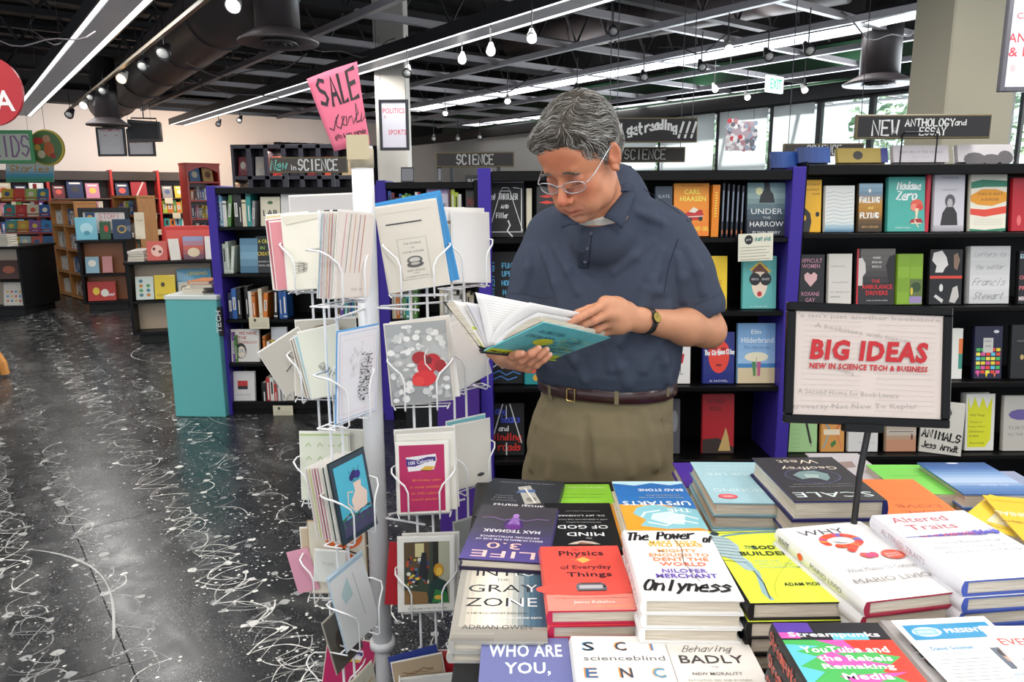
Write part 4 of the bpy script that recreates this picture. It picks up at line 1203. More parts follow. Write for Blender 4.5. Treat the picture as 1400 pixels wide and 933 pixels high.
MB('#cdc0b9').box(q * .8, fw_ - q * .8, q * .8, fh_ - q * .8, -.003, .001).build('sheet', PAPER, sg, matrix=FMt)
GR = '#aba29e'
ops = [('t', "'s isn't just another bookstore", .5, .955, .96, .055, GR), ('t', 'A bookstore with history', .46, .80, .66, .06, GR, {'ang': -8}), ('t', 'A Second Home for Book Lovers', .37, .22, .68, .05, GR, {'ang': -1}), ('t', 'troversy Not New To Kepler', .42, .09, .84, .065, GR, {'ang': 2}),
  ('t', 'letters', .34, .44, .14, .05, GR, {'ang': -20})]
for k in range(34):
 u = .05 if k % 2 else .55
 v = .06 + .026 * k
 ops.append(('l', [(u, v), (u + .40, v + .004 * ((k * 7) % 5 - 2))], .0006, '#b9b0ac'))
ops += [('t', 'BIG IDEAS', .5, .635, .80, .20, '#b5121c', {'bold': .085, 'shear': .12}), ('t', 'NEW IN SCIENCE TECH & BUSINESS', .5, .475, .80, .058, '#b51822', {'bold': .07, 'shear': .1})]
pw, ph = fw_ - 2 * q, fh_ - 2 * q
art(PB(pw, ph), ops).build('print', PRINT, sg, matrix=FMt @ Matrix.Translation((q, q, .0012)))
cl = MB('#101012')
cl.bbox(fw_ * .36, fw_ * .60, -.012, .004, -.010, .010, .002)
cl.build('clamp', mcol('black_plastic'), sg, matrix=FMt)
# ================================================================== BOOKCASES BEHIND THE READER
BLK, PUR = '#090809', '#43349a'
CASEM = mcol('case_paint', .45, spec=.18, bump=.03)
def case(name, px0, px1, Y, depth, ztop, shelves, lab, posts=('l',), pw_=.045, col=BLK, post=PUR, back='#060606', group=None, toph=.042, post_top=.012, cat='bookcase'):
 x0, x1 = aty(px0, 400, Y).x, aty(px1, 400, Y).x
 r = empty(name, ((x0 + x1) / 2, Y, 0), label=lab, cat=cat, group=group)
 hw = (x1 - x0) / 2
 for sd in 'lr':
  c = post if sd in posts else col
  a = -hw if sd == 'l' else hw - pw_
  MB(c).bbox(a, a + pw_, -.004 if sd in posts else 0, depth, 0, ztop + post_top, .003).build('side_panel', CASEM, r)
 MB(back).box(-hw + pw_, hw - pw_, depth - .015, depth - .003, .0, ztop - .02).build('back_panel', CASEM, r)
 MB(col).bbox(-hw + pw_ + .0005, hw - pw_ - .0005, 0, depth - .016, ztop - toph, ztop, .003).build('top_board', CASEM, r)
 for z in shelves:
  MB(col).bbox(-hw + pw_ + .0005, hw - pw_ - .0005, .004, depth - .016, z - .022, z, .003).build('shelf', CASEM, r)
 MB('#0d0c0e').bbox(-hw + pw_ + .0005, hw - pw_ - .0005, .02, .05, .0, .09, .003).build('kick_board', CASEM, r)
 return r
YB = 3.15
zs = [aty(900, y, YB).z for y in (325.5, 426.5, 530, 630)]
zt = aty(900, 233, YB).z
case('bookcase', 655, 1091, YB, .34, zt, zs + [.10], 'black bookcase with purple posts directly behind the reader', posts=('l', 'r'), pw_=.055)
case('bookcase', 1090.5, 1600, YB, .34, zt + .02, [z + .015 for z in zs] + [.10], 'black bookcase right of the reader behind the Big Ideas sign', posts=('r',), pw_=.008)
pa, pb2 = aty(597, 527, 3.1), aty(655, 527, 3.1)
o = empty('display_plinth', ((pa.x + pb2.x) / 2, 3.25, 0), label='low purple plinth standing left of the bookcase behind the reader', cat='plinth')
hw = (pb2.x - pa.x) / 2
MB('#4a2c86').bbox(-hw, hw, -.15, .25, 0, pa.z - .012, .004).build('body', SATIN, o)
MB('#8a77a8').bbox(-hw - .003, hw + .0, -.153, .253, pa.z - .012, pa.z, .003).build('edge_board', SATIN, o)
bx = empty('storage_box', (aty(645, 520, 3.2).x, 3.2, pa.z), label='plain black box standing on the purple plinth', cat='box')
MB('#0f0f11').bbox(-.035, .033, -.07, .07, 0, .2, .003).build('carton', SATIN, bx)
MB('#1a1a1d').bbox(-.037, .035, -.072, .072, .2, .215, .003).build('lid', SATIN, bx)
def standing(px0, py0, px1, py1, Y, zsh, col, lab, ops=None, t=.025, lean=7, group='face-out books on the case behind the reader', hard=True, yaw=0.0, spine=None, cat='book', name=None, spine_ops=None):
 """book standing face out on a shelf: pixel box on the picture, shelf height zsh"""
 a = aty(px0, py1, Y)
 b = aty(px1, py0, Y)
 w = (b.x - a.x) / max(cos(yaw), .3)
 h = (b.z - zsh) / cos(radians(lean))
 M = Matrix.Translation((a.x, Y + t, zsh + .0008)) @ Matrix.Rotation(yaw, 4, 'Z') @ Matrix.Rotation(pi / 2 - radians(lean), 4, 'X')
 return book(name or ('hardcover_book' if hard else 'paperback_book'), w, h, t, col, M, lab, group, ops, spine, None, hard, cat=cat, spine_ops=spine_ops)
CH = '#141517'
def chalkboard(px0, py0, px1, py1, Y, zsh, lab, ops):
 a, b = aty(px0, py1, Y), aty(px1, py0, Y)
 w, h = b.x - a.x, b.z - zsh
 r = empty('chalkboard_sign', mat=Matrix.Translation((a.x, Y + .03, zsh + .0008)) @ Matrix.Rotation(pi / 2 - radians(5), 4, 'X'), label=lab, cat='sign', group='chalkboard shelf signs')
 bd_ = MB(CH).bbox(0, w, 0, h, 0, .01, .002).build('board', MATTE, r)
 art(PB(w, h), ops).build('chalk_drawing', PRINT, bd_, matrix=Matrix.Translation((0, 0, .01)))
Yf = YB + .05
WHC = '#d9d9d6'
chalkboard(668, 249, 717, 325, Yf, zs[0], 'chalkboard reading of Thriller and Filler with a lamp drawing',
   [('l', [(.1, 1.0), (.98, 1.0)], .004, WHC), ('h', 'of THRILLER', .45, .74, .72, .1, WHC, {'wd': .004}), ('h', 'AND', .45, .56, .2, .06, WHC, {'wd': .004}), ('h', 'Filler', .38, .4, .32, .09, WHC, {'wd': .004}), ('l', [(.4, .9), (.55, .9), (.6, .84), (.34, .84), (.4, .9)], .003, WHC), ('l', [(.34, .84), (.08, .26)], .003, WHC), ('l', [(.6, .84), (.95, .12)], .003, WHC), ('l', [(.7, .9), (.92, .88), (.92, .12)], .004, WHC),
   ('l', [(.05, .1), (.95, .1)], .003, WHC), ('l', [(.55, .3), (.6, .22), (.52, .12), (.66, .02)], .006, WHC)])
chalkboard(668, 345, 722, 426, Yf, zs[1], 'chalkboard listing funny upbeat hopeful happy in blue chalk',
   [('h', 'FUNNY!', .6, .76, .5, .08, '#5db4dc', {'wd': .004}), ('h', 'UPBEAT', .6, .62, .5, .08, '#5db4dc', {'wd': .004}), ('h', 'HOPEFUL', .62, .46, .56, .08, '#5db4dc', {'wd': .004}), ('h', 'HAPPY', .58, .30, .42, .08, '#5db4dc', {'wd': .004}), ('h', 'UPLIFTING', .1, .5, .9, .06, '#5db4dc', {'wd': .004, 'ang': -90})] + [('h', c_, .1, .95 - .11 * k, .08, .06, '#5db4dc', {'wd': .004}) for k, c_ in enumerate('UPLIFTIN')][:0])
chalkboard(668, 460, 716, 530, Yf, zs[2], 'chalkboard with sun and sea waves drawn in blue and white chalk', [('h', 'Sun', .3, .8, .4, .14, WHC, {'wd': .005}), ('h', 'books', .5, .55, .5, .16, WHC, {'wd': .006}), ('l', [(.05, .3), (.25, .4), (.4, .32), (.6, .42), (.9, .36)], .006, '#cfe6ee'), ('l', [(.1, .2), (.3, .27), (.5, .18), (.7, .25), (.9, .2)], .005, '#4a84c8'),
   ('l', [(.15, .1), (.35, .16), (.55, .08), (.8, .14)], .005, '#4a84c8')] + [('e', .1 + .08 * (k % 4), .62 + .05 * (k // 4), .015, .012, '#d9c04a', 6) for k in range(12)])
chalkboard(668, 555, 717, 629, Yf, zs[3], 'chalkboard of long books and winding roads in red and blue chalk', [('h', 'Long', .3, .86, .4, .12, '#3f52c0', {'wd': .006}), ('h', 'books', .62, .7, .5, .13, '#3f52c0', {'wd': .006}), ('h', 'and', .42, .52, .26, .09, WHC, {'wd': .005}), ('h', 'winding', .5, .36, .8, .12, '#d0342c', {'wd': .006}), ('h', 'roads', .58, .17, .6, .13, '#d0342c', {'wd': .006}),
   ('l', [(.4, .98), (.08, .25)], .005, WHC), ('l', [(.6, .98), (.92, .25)], .005, WHC), ('l', [(.5, .95), (.5, .7)], .004, WHC), ('l', [(.5, .24), (.5, .02)], .006, WHC)])
g1 = 'face-out books on the case behind the reader'
standing(734, 256, 762, 322, Yf, zs[0], '#1b1c1f', 'black book with red streaks seen beside the reader glasses', [('p', [(.1, .8), (.5, .84), (.9, .8), (.5, .77)], '#d8382c'), ('p', [(.1, .68), (.5, .72), (.9, .68), (.5, .65)], '#d8382c')])
standing(720, 258, 727, 292, Yf + .02, zs[0], '#d8cfb8', 'thin cream spined book leaning beside the thriller chalkboard', None, t=.1, lean=0)
standing(718, 498, 736, 528, Yf, zs[2], '#2f8f94', 'small teal book with a red dot behind the held book', [('e', .6, .7, .3, .2, '#d8543c'), ('e', .8, .3, .2, .15, '#d9a43c')])
standing(896, 256, 921, 322, Yf, zs[0], '#3c4656', 'slate blue book by the reader shoulder beside the orange paperback', [('t', 'SLATE', .5, .8, .7, .06, '#aab3c0')])
standing(921, 252, 972, 323, Yf, zs[0], '#ee8a1e', 'orange paperback with a red convertible car', [('g', 0, 0, 1, 1, ['#ee7d1a', '#f09a22'], 4), ('t', 'NATIONAL BESTSELLER', .5, .955, .6, .03, '#8a3a18'), ('t', 'CARL', .52, .84, .46, .1, '#f6e45a', {'bold': .05}), ('t', 'HIAASEN', .54, .71, .74, .1, '#f6e45a', {'bold': .05}), ('p', [(.3, .42), (.5, .5), (.8, .5), (.86, .38), (.7, .3), (.4, .3)], '#c22a24'),
   ('p', [(.42, .46), (.56, .55), (.7, .5), (.6, .44)], '#e9e2d0'), ('e', .46, .30, .06, .05, '#26221f'), ('e', .76, .33, .06, .05, '#26221f'), ('l', [(.3, .36), (.84, .38)], .003, '#f0ece0'), ('t', 'STAR ISLAND GIRL', .6, .14, .8, .09, '#f6d84a', {'bold': .04})], hard=False, t=.03)
standing(972, 253, 985, 323, Yf, zs[0], '#ee8a1e', 'orange spine beside the orange paperback with a car', [('t', 'CARL HIAASEN', .5, .5, 2.6 * 1.6, .12, '#f6e45a', {'bold': .04, 'ang': 90})][:0] + [('h', 'CARL HIAASEN', .5, .5, 4.2, .1, '#f6e45a', {'wd': .004, 'ang': -90})][:0] + [('e', .5, .4 + .05 * k, .2, .012, '#f6e45a', 8) for k in range(10)], hard=False, t=.1, lean=0)
for k in range(5):
 x = 985.5 + k * 6.6
 standing(x, 251 + k * .8, x + 6.1, 322, Yf, zs[0], '#1f2430', 'dark navy thin spine %s of five beside the dark blue harrow book' % ['first', 'second', 'third', 'fourth', 'fifth'][k], [('l', [(.5, .86), (.5, .3)], .006, '#7d8796'), ('r', .2, .05, .8, .13, '#c86a2c')], t=.11, lean=0, hard=False)
standing(1021, 251, 1079, 322, Yf, zs[0], '#26303e', 'dark blue book with a hooded figure titled Under the Harrow', [('g', 0, 0, 1, 1, ['#1d2634', '#232d3b', '#4c6570', '#8fa9a6', '#6c8a92'], 10), ('p', [(.42, 1), (.56, 1), (.58, .86), (.66, .78), (.7, .62), (.3, .62), (.34, .78), (.42, .86)], '#131a22'), ('e', .3, .84, .09, .07, '#e0dfa8'),
   ('t', 'UNDER', .5, .46, .8, .1, '#e4e6e4', {'bold': .01}), ('t', 'THE', .5, .34, .2, .045, '#c9cdcc'), ('t', 'HARROW', .5, .22, .86, .1, '#e4e6e4', {'bold': .01}), ('t', 'FLYNN BERRY', .5, .06, .7, .05, '#e4e6e4')], t=.03)
standing(958, 352, 997, 426, Yf, zs[1], '#efc81c', 'yellow book reading Sie beside the reader elbow', [('t', 'ELSIE', .4, .5, .8, .08, '#c2702c'), ('t', 'PROJECT', .46, .36, .7, .06, '#c2702c'), ('e', .7, .14, .2, .1, '#3f96c8')])
standing(1015, 352, 1065, 425, Yf, zs[1], '#5fb3ae', 'teal book with a woman in round dark sunglasses',
   [('e', .5, .5, .24, .3, '#f1dcc4'), ('p', [(.26, .6), (.3, .8), (.5, .88), (.72, .8), (.76, .6), (.62, .7), (.38, .7)], '#6d3a2a'), ('l', [(.24, .74), (.5, .88), (.8, .7)], .010, '#e0b83c'), ('e', .36, .56, .17, .12, '#141416'), ('e', .68, .56, .17, .12, '#141416'), ('t', 'WHERE YOU GO', .36, .56, .22, .04, '#f0f0f0'), ('t', 'BERNA DETTE', .68, .56, .22, .04, '#f0f0f0'), ('e', .5, .28, .07, .05, '#c22a30'), ('t', 'a novel by', .5, .04, .5, .03, '#e9f2f0')])
standing(917, 462, 946, 528, Yf, zs[2], '#e6e3df', 'white book with a red wine glass under the reader forearm', [('p', [(.3, .62), (.7, .62), (.62, .44), (.5, .4), (.38, .44)], '#c02a36'), ('l', [(.5, .4), (.5, .22)], .003, '#8a8a8a'), ('l', [(.36, .2), (.64, .2)], .003, '#8a8a8a')])
standing(961, 457, 1007, 528, Yf, zs[2], '#232c7a', 'dark blue book with a red face titled The Girls', [('e', .5, .56, .34, .36, '#e5402e'), ('p', [(.14, .7), (.2, .98), (.8, .98), (.86, .7), (.5, .92)], '#232c7a'), ('h', 'The Girls', .3, .6, .5, .09, '#f0f0f2', {'wd': .004}), ('h', 'Emma Cline', .74, .62, .5, .09, '#f0f0f2', {'wd': .004}), ('e', .36, .68, .08, .02, '#8a1f2c'), ('e', .64, .68, .08, .02, '#8a1f2c'), ('e', .5, .36, .1, .025, '#8a1f2c'), ('t', 'A NOVEL', .5, .05, .6, .04, '#d9d9e6')])
standing(1008, 445, 1064, 528, Yf, zs[2], '#7ba9d6', 'sky blue beach book with two figures under a parasol', [('g', 0, .3, 1, 1, ['#9cc0e2', '#86b0da', '#6f9fce'], 6), ('r', 0, .26, 1, .33, '#3f83bc'), ('r', 0, 0, 1, .26, '#d9c6a0'), ('t', 'Elin', .48, .86, .26, .07, '#eef3f6', {'bold': .01}), ('t', 'Hilderbrand', .52, .72, .86, .09, '#eef3f6', {'bold': .01}), ('t', 'The Identicals', .5, .60, .7, .05, '#3f6a98'),
   ('e', .5, .44, .32, .08, '#efe6c8'), ('l', [(.5, .44), (.5, .12)], .003, '#b9a878'), ('p', [(.38, .36), (.48, .36), (.48, .12), (.42, .12)], '#4c8a4c'), ('p', [(.52, .36), (.62, .36), (.6, .12), (.53, .12)], '#c25a86')])
standing(914, 550, 932, 628, Yf + .03, zs[3], '#5a5a60', 'dark grey book in shade behind the reader hip', [('e', .5, .6, .3, .2, '#8a8a90')])
standing(960, 543, 1007, 626, Yf + .03, zs[3], '#b02c34', 'dark red book with a small rider on tan ground', [('p', [(0, 0), (1, 0), (1, .1), (.5, .26), (0, .24)], '#3a2f2c'), ('t', 'THE VIRAL', .4, .88, .6, .08, '#5a1a20', {'bold': .02}), ('t', 'ROAD', .4, .76, .36, .08, '#5a1a20', {'bold': .02}), ('p', [(.5, .04), (.9, .04), (.82, .3), (.74, .44), (.66, .3)], '#c9a86a')])
# shelf talker
st = empty('shelf_talker', mat=Matrix.Translation(aty(1009, 358, YB - .02)) @ Matrix.Rotation(-.04, 4, 'Y'), label='cream staff note card hung from the shelf above the sunglasses book', cat='note card', group='staff note cards on the shelves')
wq, hq = 47 / 1020 * YB, 37 / 1020 * YB
MB('#e6e2cf').bbox(0, wq, 0, .002, 0, hq, .0005).build('card', PAPER, st)
art(PB(wq, hq), [('e', .3, .78, .12, .17, '#222225'), ('t', 'pick', .3, .78, .14, .1, '#e8e8e0'), ('h', 'staff pick', .7, .8, .46, .14, '#3f8f86', {'wd': .0025})] + [('l', [(.06, .5 - .11 * k), (.9 - .1 * (k % 2), .52 - .11 * k)], .0016, '#8b8874') for k in range(5)]).build('writing', PRINT, st, matrix=Matrix.Translation((0, -.0003, 0)) @ Matrix.Rotation(pi / 2, 4, 'X'))
# right-hand case
g2 = 'face-out books on the case right of the reader'
ys = [z + .015 for z in zs]
def st2(px0, py0, px1, py1, row, col, lab, ops=None, **k):
 k.setdefault('group', g2)
 return standing(px0, py0, px1, py1, Yf, ys[row], col, lab, ops, **k)
st2(1091, 247, 1127, 319, 0, '#f0b51e', 'yellow book with a black silhouette and jigsaw pieces',
 [('p', [(0, .45), (.12, .62), (.16, .74), (.0, .76)], '#17161a'), ('p', [(0, .74), (.1, .74), (.2, .6), (.3, .46), (.52, .36), (.58, .2), (.5, 0), (0, 0)], '#17161a'), ('e', .24, .27, .11, .06, '#f0b51e', 8), ('e', .84, .34, .09, .05, '#17161a', 8), ('t', 'HARUKI MURAKAMI', .5, .91, .84, .04, '#8a5a14'), ('t', 'MEN WITHOUT', .56, .81, .7, .04, '#8a5a14'), ('t', 'WOMEN', .76, .73, .34, .04, '#8a5a14')])
st2(1127.5, 255, 1172, 318, 0, '#e3e4e0', 'white book with thin blue sea waves', [('g', 0, 0, 1, .2, ['#3a6f94', '#9fc0cc', '#e0e4e2'], 5)] + [('l', [(.04, .12 + .08 * k), (.3, .15 + .08 * k), (.6, .11 + .08 * k), (.96, .14 + .08 * k)], .0018, '#8aa9b4' if k < 5 else '#a9b0b0') for k in range(10)])
st2(1173, 252, 1211, 318, 0, '#4a3a22', 'amber and black book titled Falling and Flying', [('g', 0, 0, 1, 1, ['#2a2118', '#5a4220', '#b07a24', '#c08a2c', '#6f8fa6', '#9fc0d4'], 12), ('h', 'FALLING', .46, .66, .82, .1, '#f0eee6', {'wd': .006}), ('h', 'and', .5, .5, .2, .05, '#e8c85a', {'wd': .003}), ('h', 'FLYING', .46, .34, .76, .1, '#f0eee6', {'wd': .006}), ('t', 'BEN LERNER', .5, .1, .7, .05, '#c9a05a'), ('e', .45, .85, .06, .04, '#e9e9e4')])
st2(1213, 243, 1273, 318, 0, '#4fb0a4', 'turquoise book with red flowers titled Madame Zero', [('h', 'Madame', .54, .84, .6, .13, '#eef4f2', {'wd': .0065, 'slant': .2}), ('h', 'Zero', .48, .66, .5, .15, '#eef4f2', {'wd': .0075, 'slant': .2}), ('e', .74, .5, .16, .09, '#e2604c', 10), ('e', .68, .44, .1, .07, '#ef8a76', 9), ('e', .82, .44, .1, .06, '#d8453c', 9), ('p', [(.7, .42), (.8, .42), (.76, .26), (.88, .14), (.6, .14), (.72, .26)], '#ecd9bc'),
 ('p', [(.56, .16), (.92, .16), (.86, .24), (.62, .22)], '#a82a30'), ('l', [(.7, .2), (.8, .08)], .005, '#e9d3b6'), ('t', 'SARAH HALL', .4, .07, .4, .035, '#d6ecea')], spine='#48a69a', t=.03)
st2(1264, 235, 1277, 318, 0, '#c2283a', 'thin red book peeking out behind the grey portrait book', None, t=.02, lean=4)
st2(1276, 234, 1326, 317, 0, '#cfccd2', 'pale grey book with a black portrait of a curly haired child', [('t', 'A YOUNGER ONE', .5, .88, .56, .03, '#77747c'), ('t', 'JOHN BURNETT', .5, .68, .5, .03, '#8a8790'), ('e', .52, .5, .17, .11, '#5a575c'), ('e', .52, .46, .09, .08, '#b9b4b6'), ('p', [(.2, .04), (.28, .3), (.4, .4), (.64, .4), (.76, .3), (.8, .06)], '#2a282c'), ('g', 0, 0, 1, .1, ['#9a979c', '#bdbac0'], 3)])
st2(1325.5, 235, 1384, 317, 0, '#e9e4d2', 'cream book with orange, green and red stripes', [('p', [(0, .82), (.3, .86), (1, .84), (1, .74), (.4, .74), (0, .71)], '#2f7f64'), ('p', [(0, .6), (.3, .70), (.7, .70), (1, .64), (1, .5), (.6, .42), (.2, .44), (0, .5)], '#e59a24'), ('p', [(0, .38), (.4, .36), (1, .42), (1, .30), (.4, .24), (0, .28)], '#e04a34'), ('p', [(0, 0), (1, 0), (1, .05), (.4, .02), (0, .04)], '#2f7f64'), ('p', [(.1, 1), (.9, 1), (.7, .96), (.4, .97)], '#e59a24'),
 ('t', 'THIS IS NOT', .54, .62, .7, .045, '#8a5a1c', {'bold': .01}), ('t', 'A BORDER', .54, .53, .5, .045, '#8a5a1c', {'bold': .01})] + [('l', [(.1, .2 - .03 * k), (.9, .2 - .03 * k)], .001, '#b9b49e') for k in range(4)])
st2(1382.5, 244, 1440, 317, 0, '#b8202e', 'deep red book at the right edge of the first shelf', [('e', .2, .2, .06, .1, '#e06a6a')])
st2(1089, 350, 1131, 418, 1, '#1d1b1f', 'black book with a pink heart titled Difficult Women', [('t', 'DIFFICULT', .5, .88, .82, .08, '#c78aa0', {'bold': .01}), ('t', 'WOMEN', .5, .77, .66, .08, '#c78aa0', {'bold': .01}), ('p', [(.5, .36), (.28, .5), (.26, .6), (.38, .65), (.5, .6), (.62, .65), (.74, .6), (.72, .5)], '#e0b4b4'), ('t', 'ROXANE', .5, .22, .66, .08, '#c78aa0', {'bold': .01}), ('t', 'GAY', .5, .1, .36, .08, '#c78aa0', {'bold': .01})])
st2(1132, 349, 1169, 418, 1, '#d9d4cc', 'plain cream book with sparse grey lettering', [('t', 'Letters to a', .4, .76, .6, .03, '#6a665f'), ('t', 'Young Writer', .5, .44, .7, .03, '#6a665f'), ('t', 'the calling season', .5, .25, .84, .03, '#6a665f'), ('t', 'stories', .3, .16, .4, .03, '#6a665f')])
st2(1170, 342, 1229, 418, 1, '#2a2628', 'black book with two faces and red letters', [('g', .1, .4, 1, 1, ['#262224', '#55504e', '#6d6864'], 6), ('p', [(0, .34), (.0, .82), (.14, .84), (.22, .74), (.24, .58), (.16, .5), (.16, .34)], '#d3cdc8'), ('p', [(.86, .34), (.76, .7), (.84, .86), (1, .9), (1, .34)], '#141214'), ('r', 0, 0, .045, 1, '#c2202c'), ('t', 'ENEMIES', .52, .84, .2, .04, '#d9d6d4', {'bold': .02}), ('t', 'BEHIND AND', .52, .76, .26, .04, '#d9d6d4', {'bold': .02}),
 ('t', 'BEFORE US', .52, .68, .24, .04, '#d9d6d4', {'bold': .02}), ('t', 'THE', .5, .42, .22, .06, '#d0252c', {'bold': .04}), ('t', 'AMBULANCE', .54, .32, .8, .08, '#d0252c', {'bold': .05}), ('t', 'DRIVERS', .54, .21, .58, .08, '#d0252c', {'bold': .05}), ('t', 'JAMES MCGRATH MORRIS', .55, .07, .56, .03, '#d9d6d4')])
st2(1225.5, 349, 1267, 419, 1, '#7fa428', 'green book made of square tiles with a painted corner', [('r', .02, .02, .46, .24, '#86ac2a'), ('r', .02, .27, .46, .5, '#7c9f26'), ('r', .02, .53, .46, .75, '#8ab02e'), ('r', .02, .78, .46, .98, '#80a628'), ('r', .5, .53, .98, .75, '#88ad2c'), ('r', .5, .78, .98, .98, '#7ea326'), ('r', .5, .02, .98, .5, '#5f6f3a'), ('r', .5, .02, .98, .16, '#9a86b4'), ('e', .74, .34, .2, .1, '#2f4a24'), ('e', .58, .26, .05, .08, '#d9c23a')])
st2(1269.5, 343, 1322, 420, 1, '#151417', 'black and white book with a cut-out profile and a red strip', [('p', [(.1, .94), (.36, .98), (.5, .86), (.56, .72), (.46, .66), (.4, .58), (.16, .58), (.2, .7), (.06, .8)], '#dedad6'), ('p', [(.72, .9), (.84, .94), (.92, .8), (.84, .62), (.74, .66)], '#8a6f5c'), ('r', 0, .47, 1, .52, '#d8402e'), ('e', .36, .3, .06, .07, '#d9d6d2'), ('p', [(.14, .14), (.2, .18), (.44, .08), (.4, .02)], '#cfccc8'), ('p', [(.62, .04), (.72, .3), (.86, .34), (.92, .14), (.8, .02)], '#c4bfba')])
st2(1324, 339, 1388, 421, 1, '#cfcfce', 'white crumpled-paper book with grey handwriting', [('g', 0, 0, 1, 1, ['#c4c4c4', '#dadad9', '#c9c9c8', '#d6d6d5'], 8), ('h', 'Letters to', .5, .86, .78, .08, '#9a9a9a', {'wd': .002, 'slant': .5}), ('h', 'the editor', .5, .64, .7, .08, '#9a9a9a', {'wd': .002, 'slant': .5}), ('h', 'Francis', .5, .38, .8, .12, '#909090', {'wd': .0022, 'slant': .5}), ('h', 'Stewart', .5, .14, .74, .12, '#909090', {'wd': .0022, 'slant': .5})], t=.04)
st2(1391, 345, 1440, 421, 1, '#16161a', 'black book with pale blue and red letters at the right edge', [('t', 'EL', .12, .9, .2, .08, '#bfe0e4', {'bold': .03}), ('t', 'OF', .12, .5, .2, .08, '#d06a72', {'bold': .03}), ('t', 'PR', .12, .3, .2, .08, '#d06a72', {'bold': .03}), ('t', 'MR', .12, .1, .2, .08, '#e8d8d8', {'bold': .03})])
st2(1296, 452, 1322, 527, 2, '#e4e2da', 'white book with orange and green edge right of the Big Ideas sign', [('r', .7, .5, 1, .8, '#e2783c'), ('r', .7, .2, 1, .5, '#3f8f7c')])
BL = []
_rb = random.Random(12)
for i_ in range(5):
 for j_ in range(6):
  BL.append(('r', .06 + .18 * i_, .1 + .085 * j_, .21 + .18 * i_, .16 + .085 * j_, _rb.choice(['#e8d22c', '#e04a34', '#4cb45c', '#d65a9a', '#5cc0dc', '#efe25a', '#e8402f'])))
st2(1330, 449, 1377, 527, 2, '#1b1a3a', 'navy book with rows of colourful brick blocks', BL + [('r', .3, .5, .66, .78, '#c9c6c2'), ('t', 'RADICAL', .48, .72, .26, .04, '#55525a'), ('t', 'HOPE', .48, .62, .22, .04, '#55525a'), ('e', .76, .9, .1, .03, '#dcdce4'), ('p', [(.1, .1), (.18, .1), (.14, .02)], '#d65a9a'), ('p', [(.4, .1), (.5, .1), (.45, .02)], '#e8d22c'), ('p', [(.7, .1), (.8, .1), (.75, .02)], '#e2783c')])
st2(1380, 447, 1440, 527, 2, '#19181a', 'black book with a tiny gold figure at the right edge', [('e', .3, .4, .05, .05, '#c2a46a'), ('t', 'WHITE TEARS', .4, .7, .5, .04, '#8f8a86')])
st2(1077, 560, 1121, 630, 3, '#a9d193', 'pale green book with a fountain pen', [('l', [(.5, .95), (.78, .2)], .010, '#2e2a24'), ('l', [(.55, .82), (.6, .68)], .012, '#c9a24a'), ('l', [(.78, .2), (.8, .12)], .004, '#8a8a8a')] + [('l', [(.1, .5 - .1 * k), (.4, .5 - .1 * k)], .001, '#7ea86a') for k in range(5)])
st2(1121.5, 566, 1158, 629, 3, '#d99a52', 'orange book with tools and a green eraser', [('l', [(.1, .8), (.4, .5)], .006, '#5a9ab0'), ('l', [(.9, .8), (.6, .5)], .006, '#d0543c'), ('r', .1, .42, .8, .56, '#ecdcc0'), ('p', [(.4, .2), (.6, .3), (.66, .2), (.46, .1)], '#3f7a3a'), ('l', [(.1, .1), (.3, .4)], .005, '#7ab0c0'), ('l', [(.9, .1), (.7, .4)], .005, '#e07a4c')])
st2(1158.5, 560, 1205, 630, 3, '#dcdad7', 'white book with a dark shape on top, under the Big Ideas sign', [('e', .5, .72, .26, .22, '#4a484c'), ('t', 'JIM PACE', .6, .2, .6, .05, '#bab7b4'), ('e', .78, .42, .06, .04, '#c9c6c4')])
st2(1210, 566, 1257, 629, 3, '#b89a80', 'tan book with a horizon line titled about sinking', [('g', 0, .4, 1, 1, ['#c9bcae', '#a99a8c', '#5c5048'], 4), ('t', 'Sinking', .45, .72, .6, .12, '#3a342f', {'bold': .02}), ('l', [(.1, .5), (.9, .5)], .003, '#4a4a48'), ('e', .86, .35, .03, .1, '#6a2a24'), ('r', 0, 0, 1, .3, '#c28a6a')])
st2(1258, 550, 1312, 633, 3, '#dcd8cf', 'cream book with rough black brush lettering, turned aside', [('h', 'ANIMALS', .5, .35, .9, .15, '#1a191b', {'wd': .007, 'ang': -6}), ('h', 'Jess Arndt', .5, .14, .86, .12, '#1a191b', {'wd': .005, 'ang': -4}), ('e', .5, .8, .2, .15, '#2a282a', 9), ('e', .3, .62, .1, .1, '#2a282a', 9)], yaw=-.45, lean=6)
st2(1317, 543, 1367, 631, 3, '#e6e4dd', 'white book with a jagged yellow crown shape titled Wild Things', [('p', [(.08, .06), (.7, .06), (.88, .2), (.9, .95), (.72, .74), (.58, .95), (.44, .74), (.3, .95), (.16, .74), (.06, .95)], '#dfe01e'), ('t', 'Wild Things', .4, .62, .5, .05, '#5a5a1c'), ('t', 'The Joy of', .36, .50, .42, .04, '#5a5a1c'), ('t', "Reading Children's", .4, .42, .56, .04, '#5a5a1c'), ('t', 'Literature as', .38, .34, .5, .04, '#5a5a1c'), ('t', 'an Adult', .3, .26, .34, .04, '#5a5a1c'), ('t', 'Bruce Handy', .42, .13, .5, .04, '#5a5a1c')], t=.045)
st2(1369, 545, 1440, 630, 3, '#c4bfb6', 'grey book with purple leaves titled Turtle, right edge bottom shelf', [('e', .4, .66, .3, .1, '#6a5a9a', 10), ('t', 'TURTLES', .4, .42, .6, .06, '#8f8a86'), ('t', 'ALL THE WAY', .4, .3, .6, .05, '#8f8a86')])
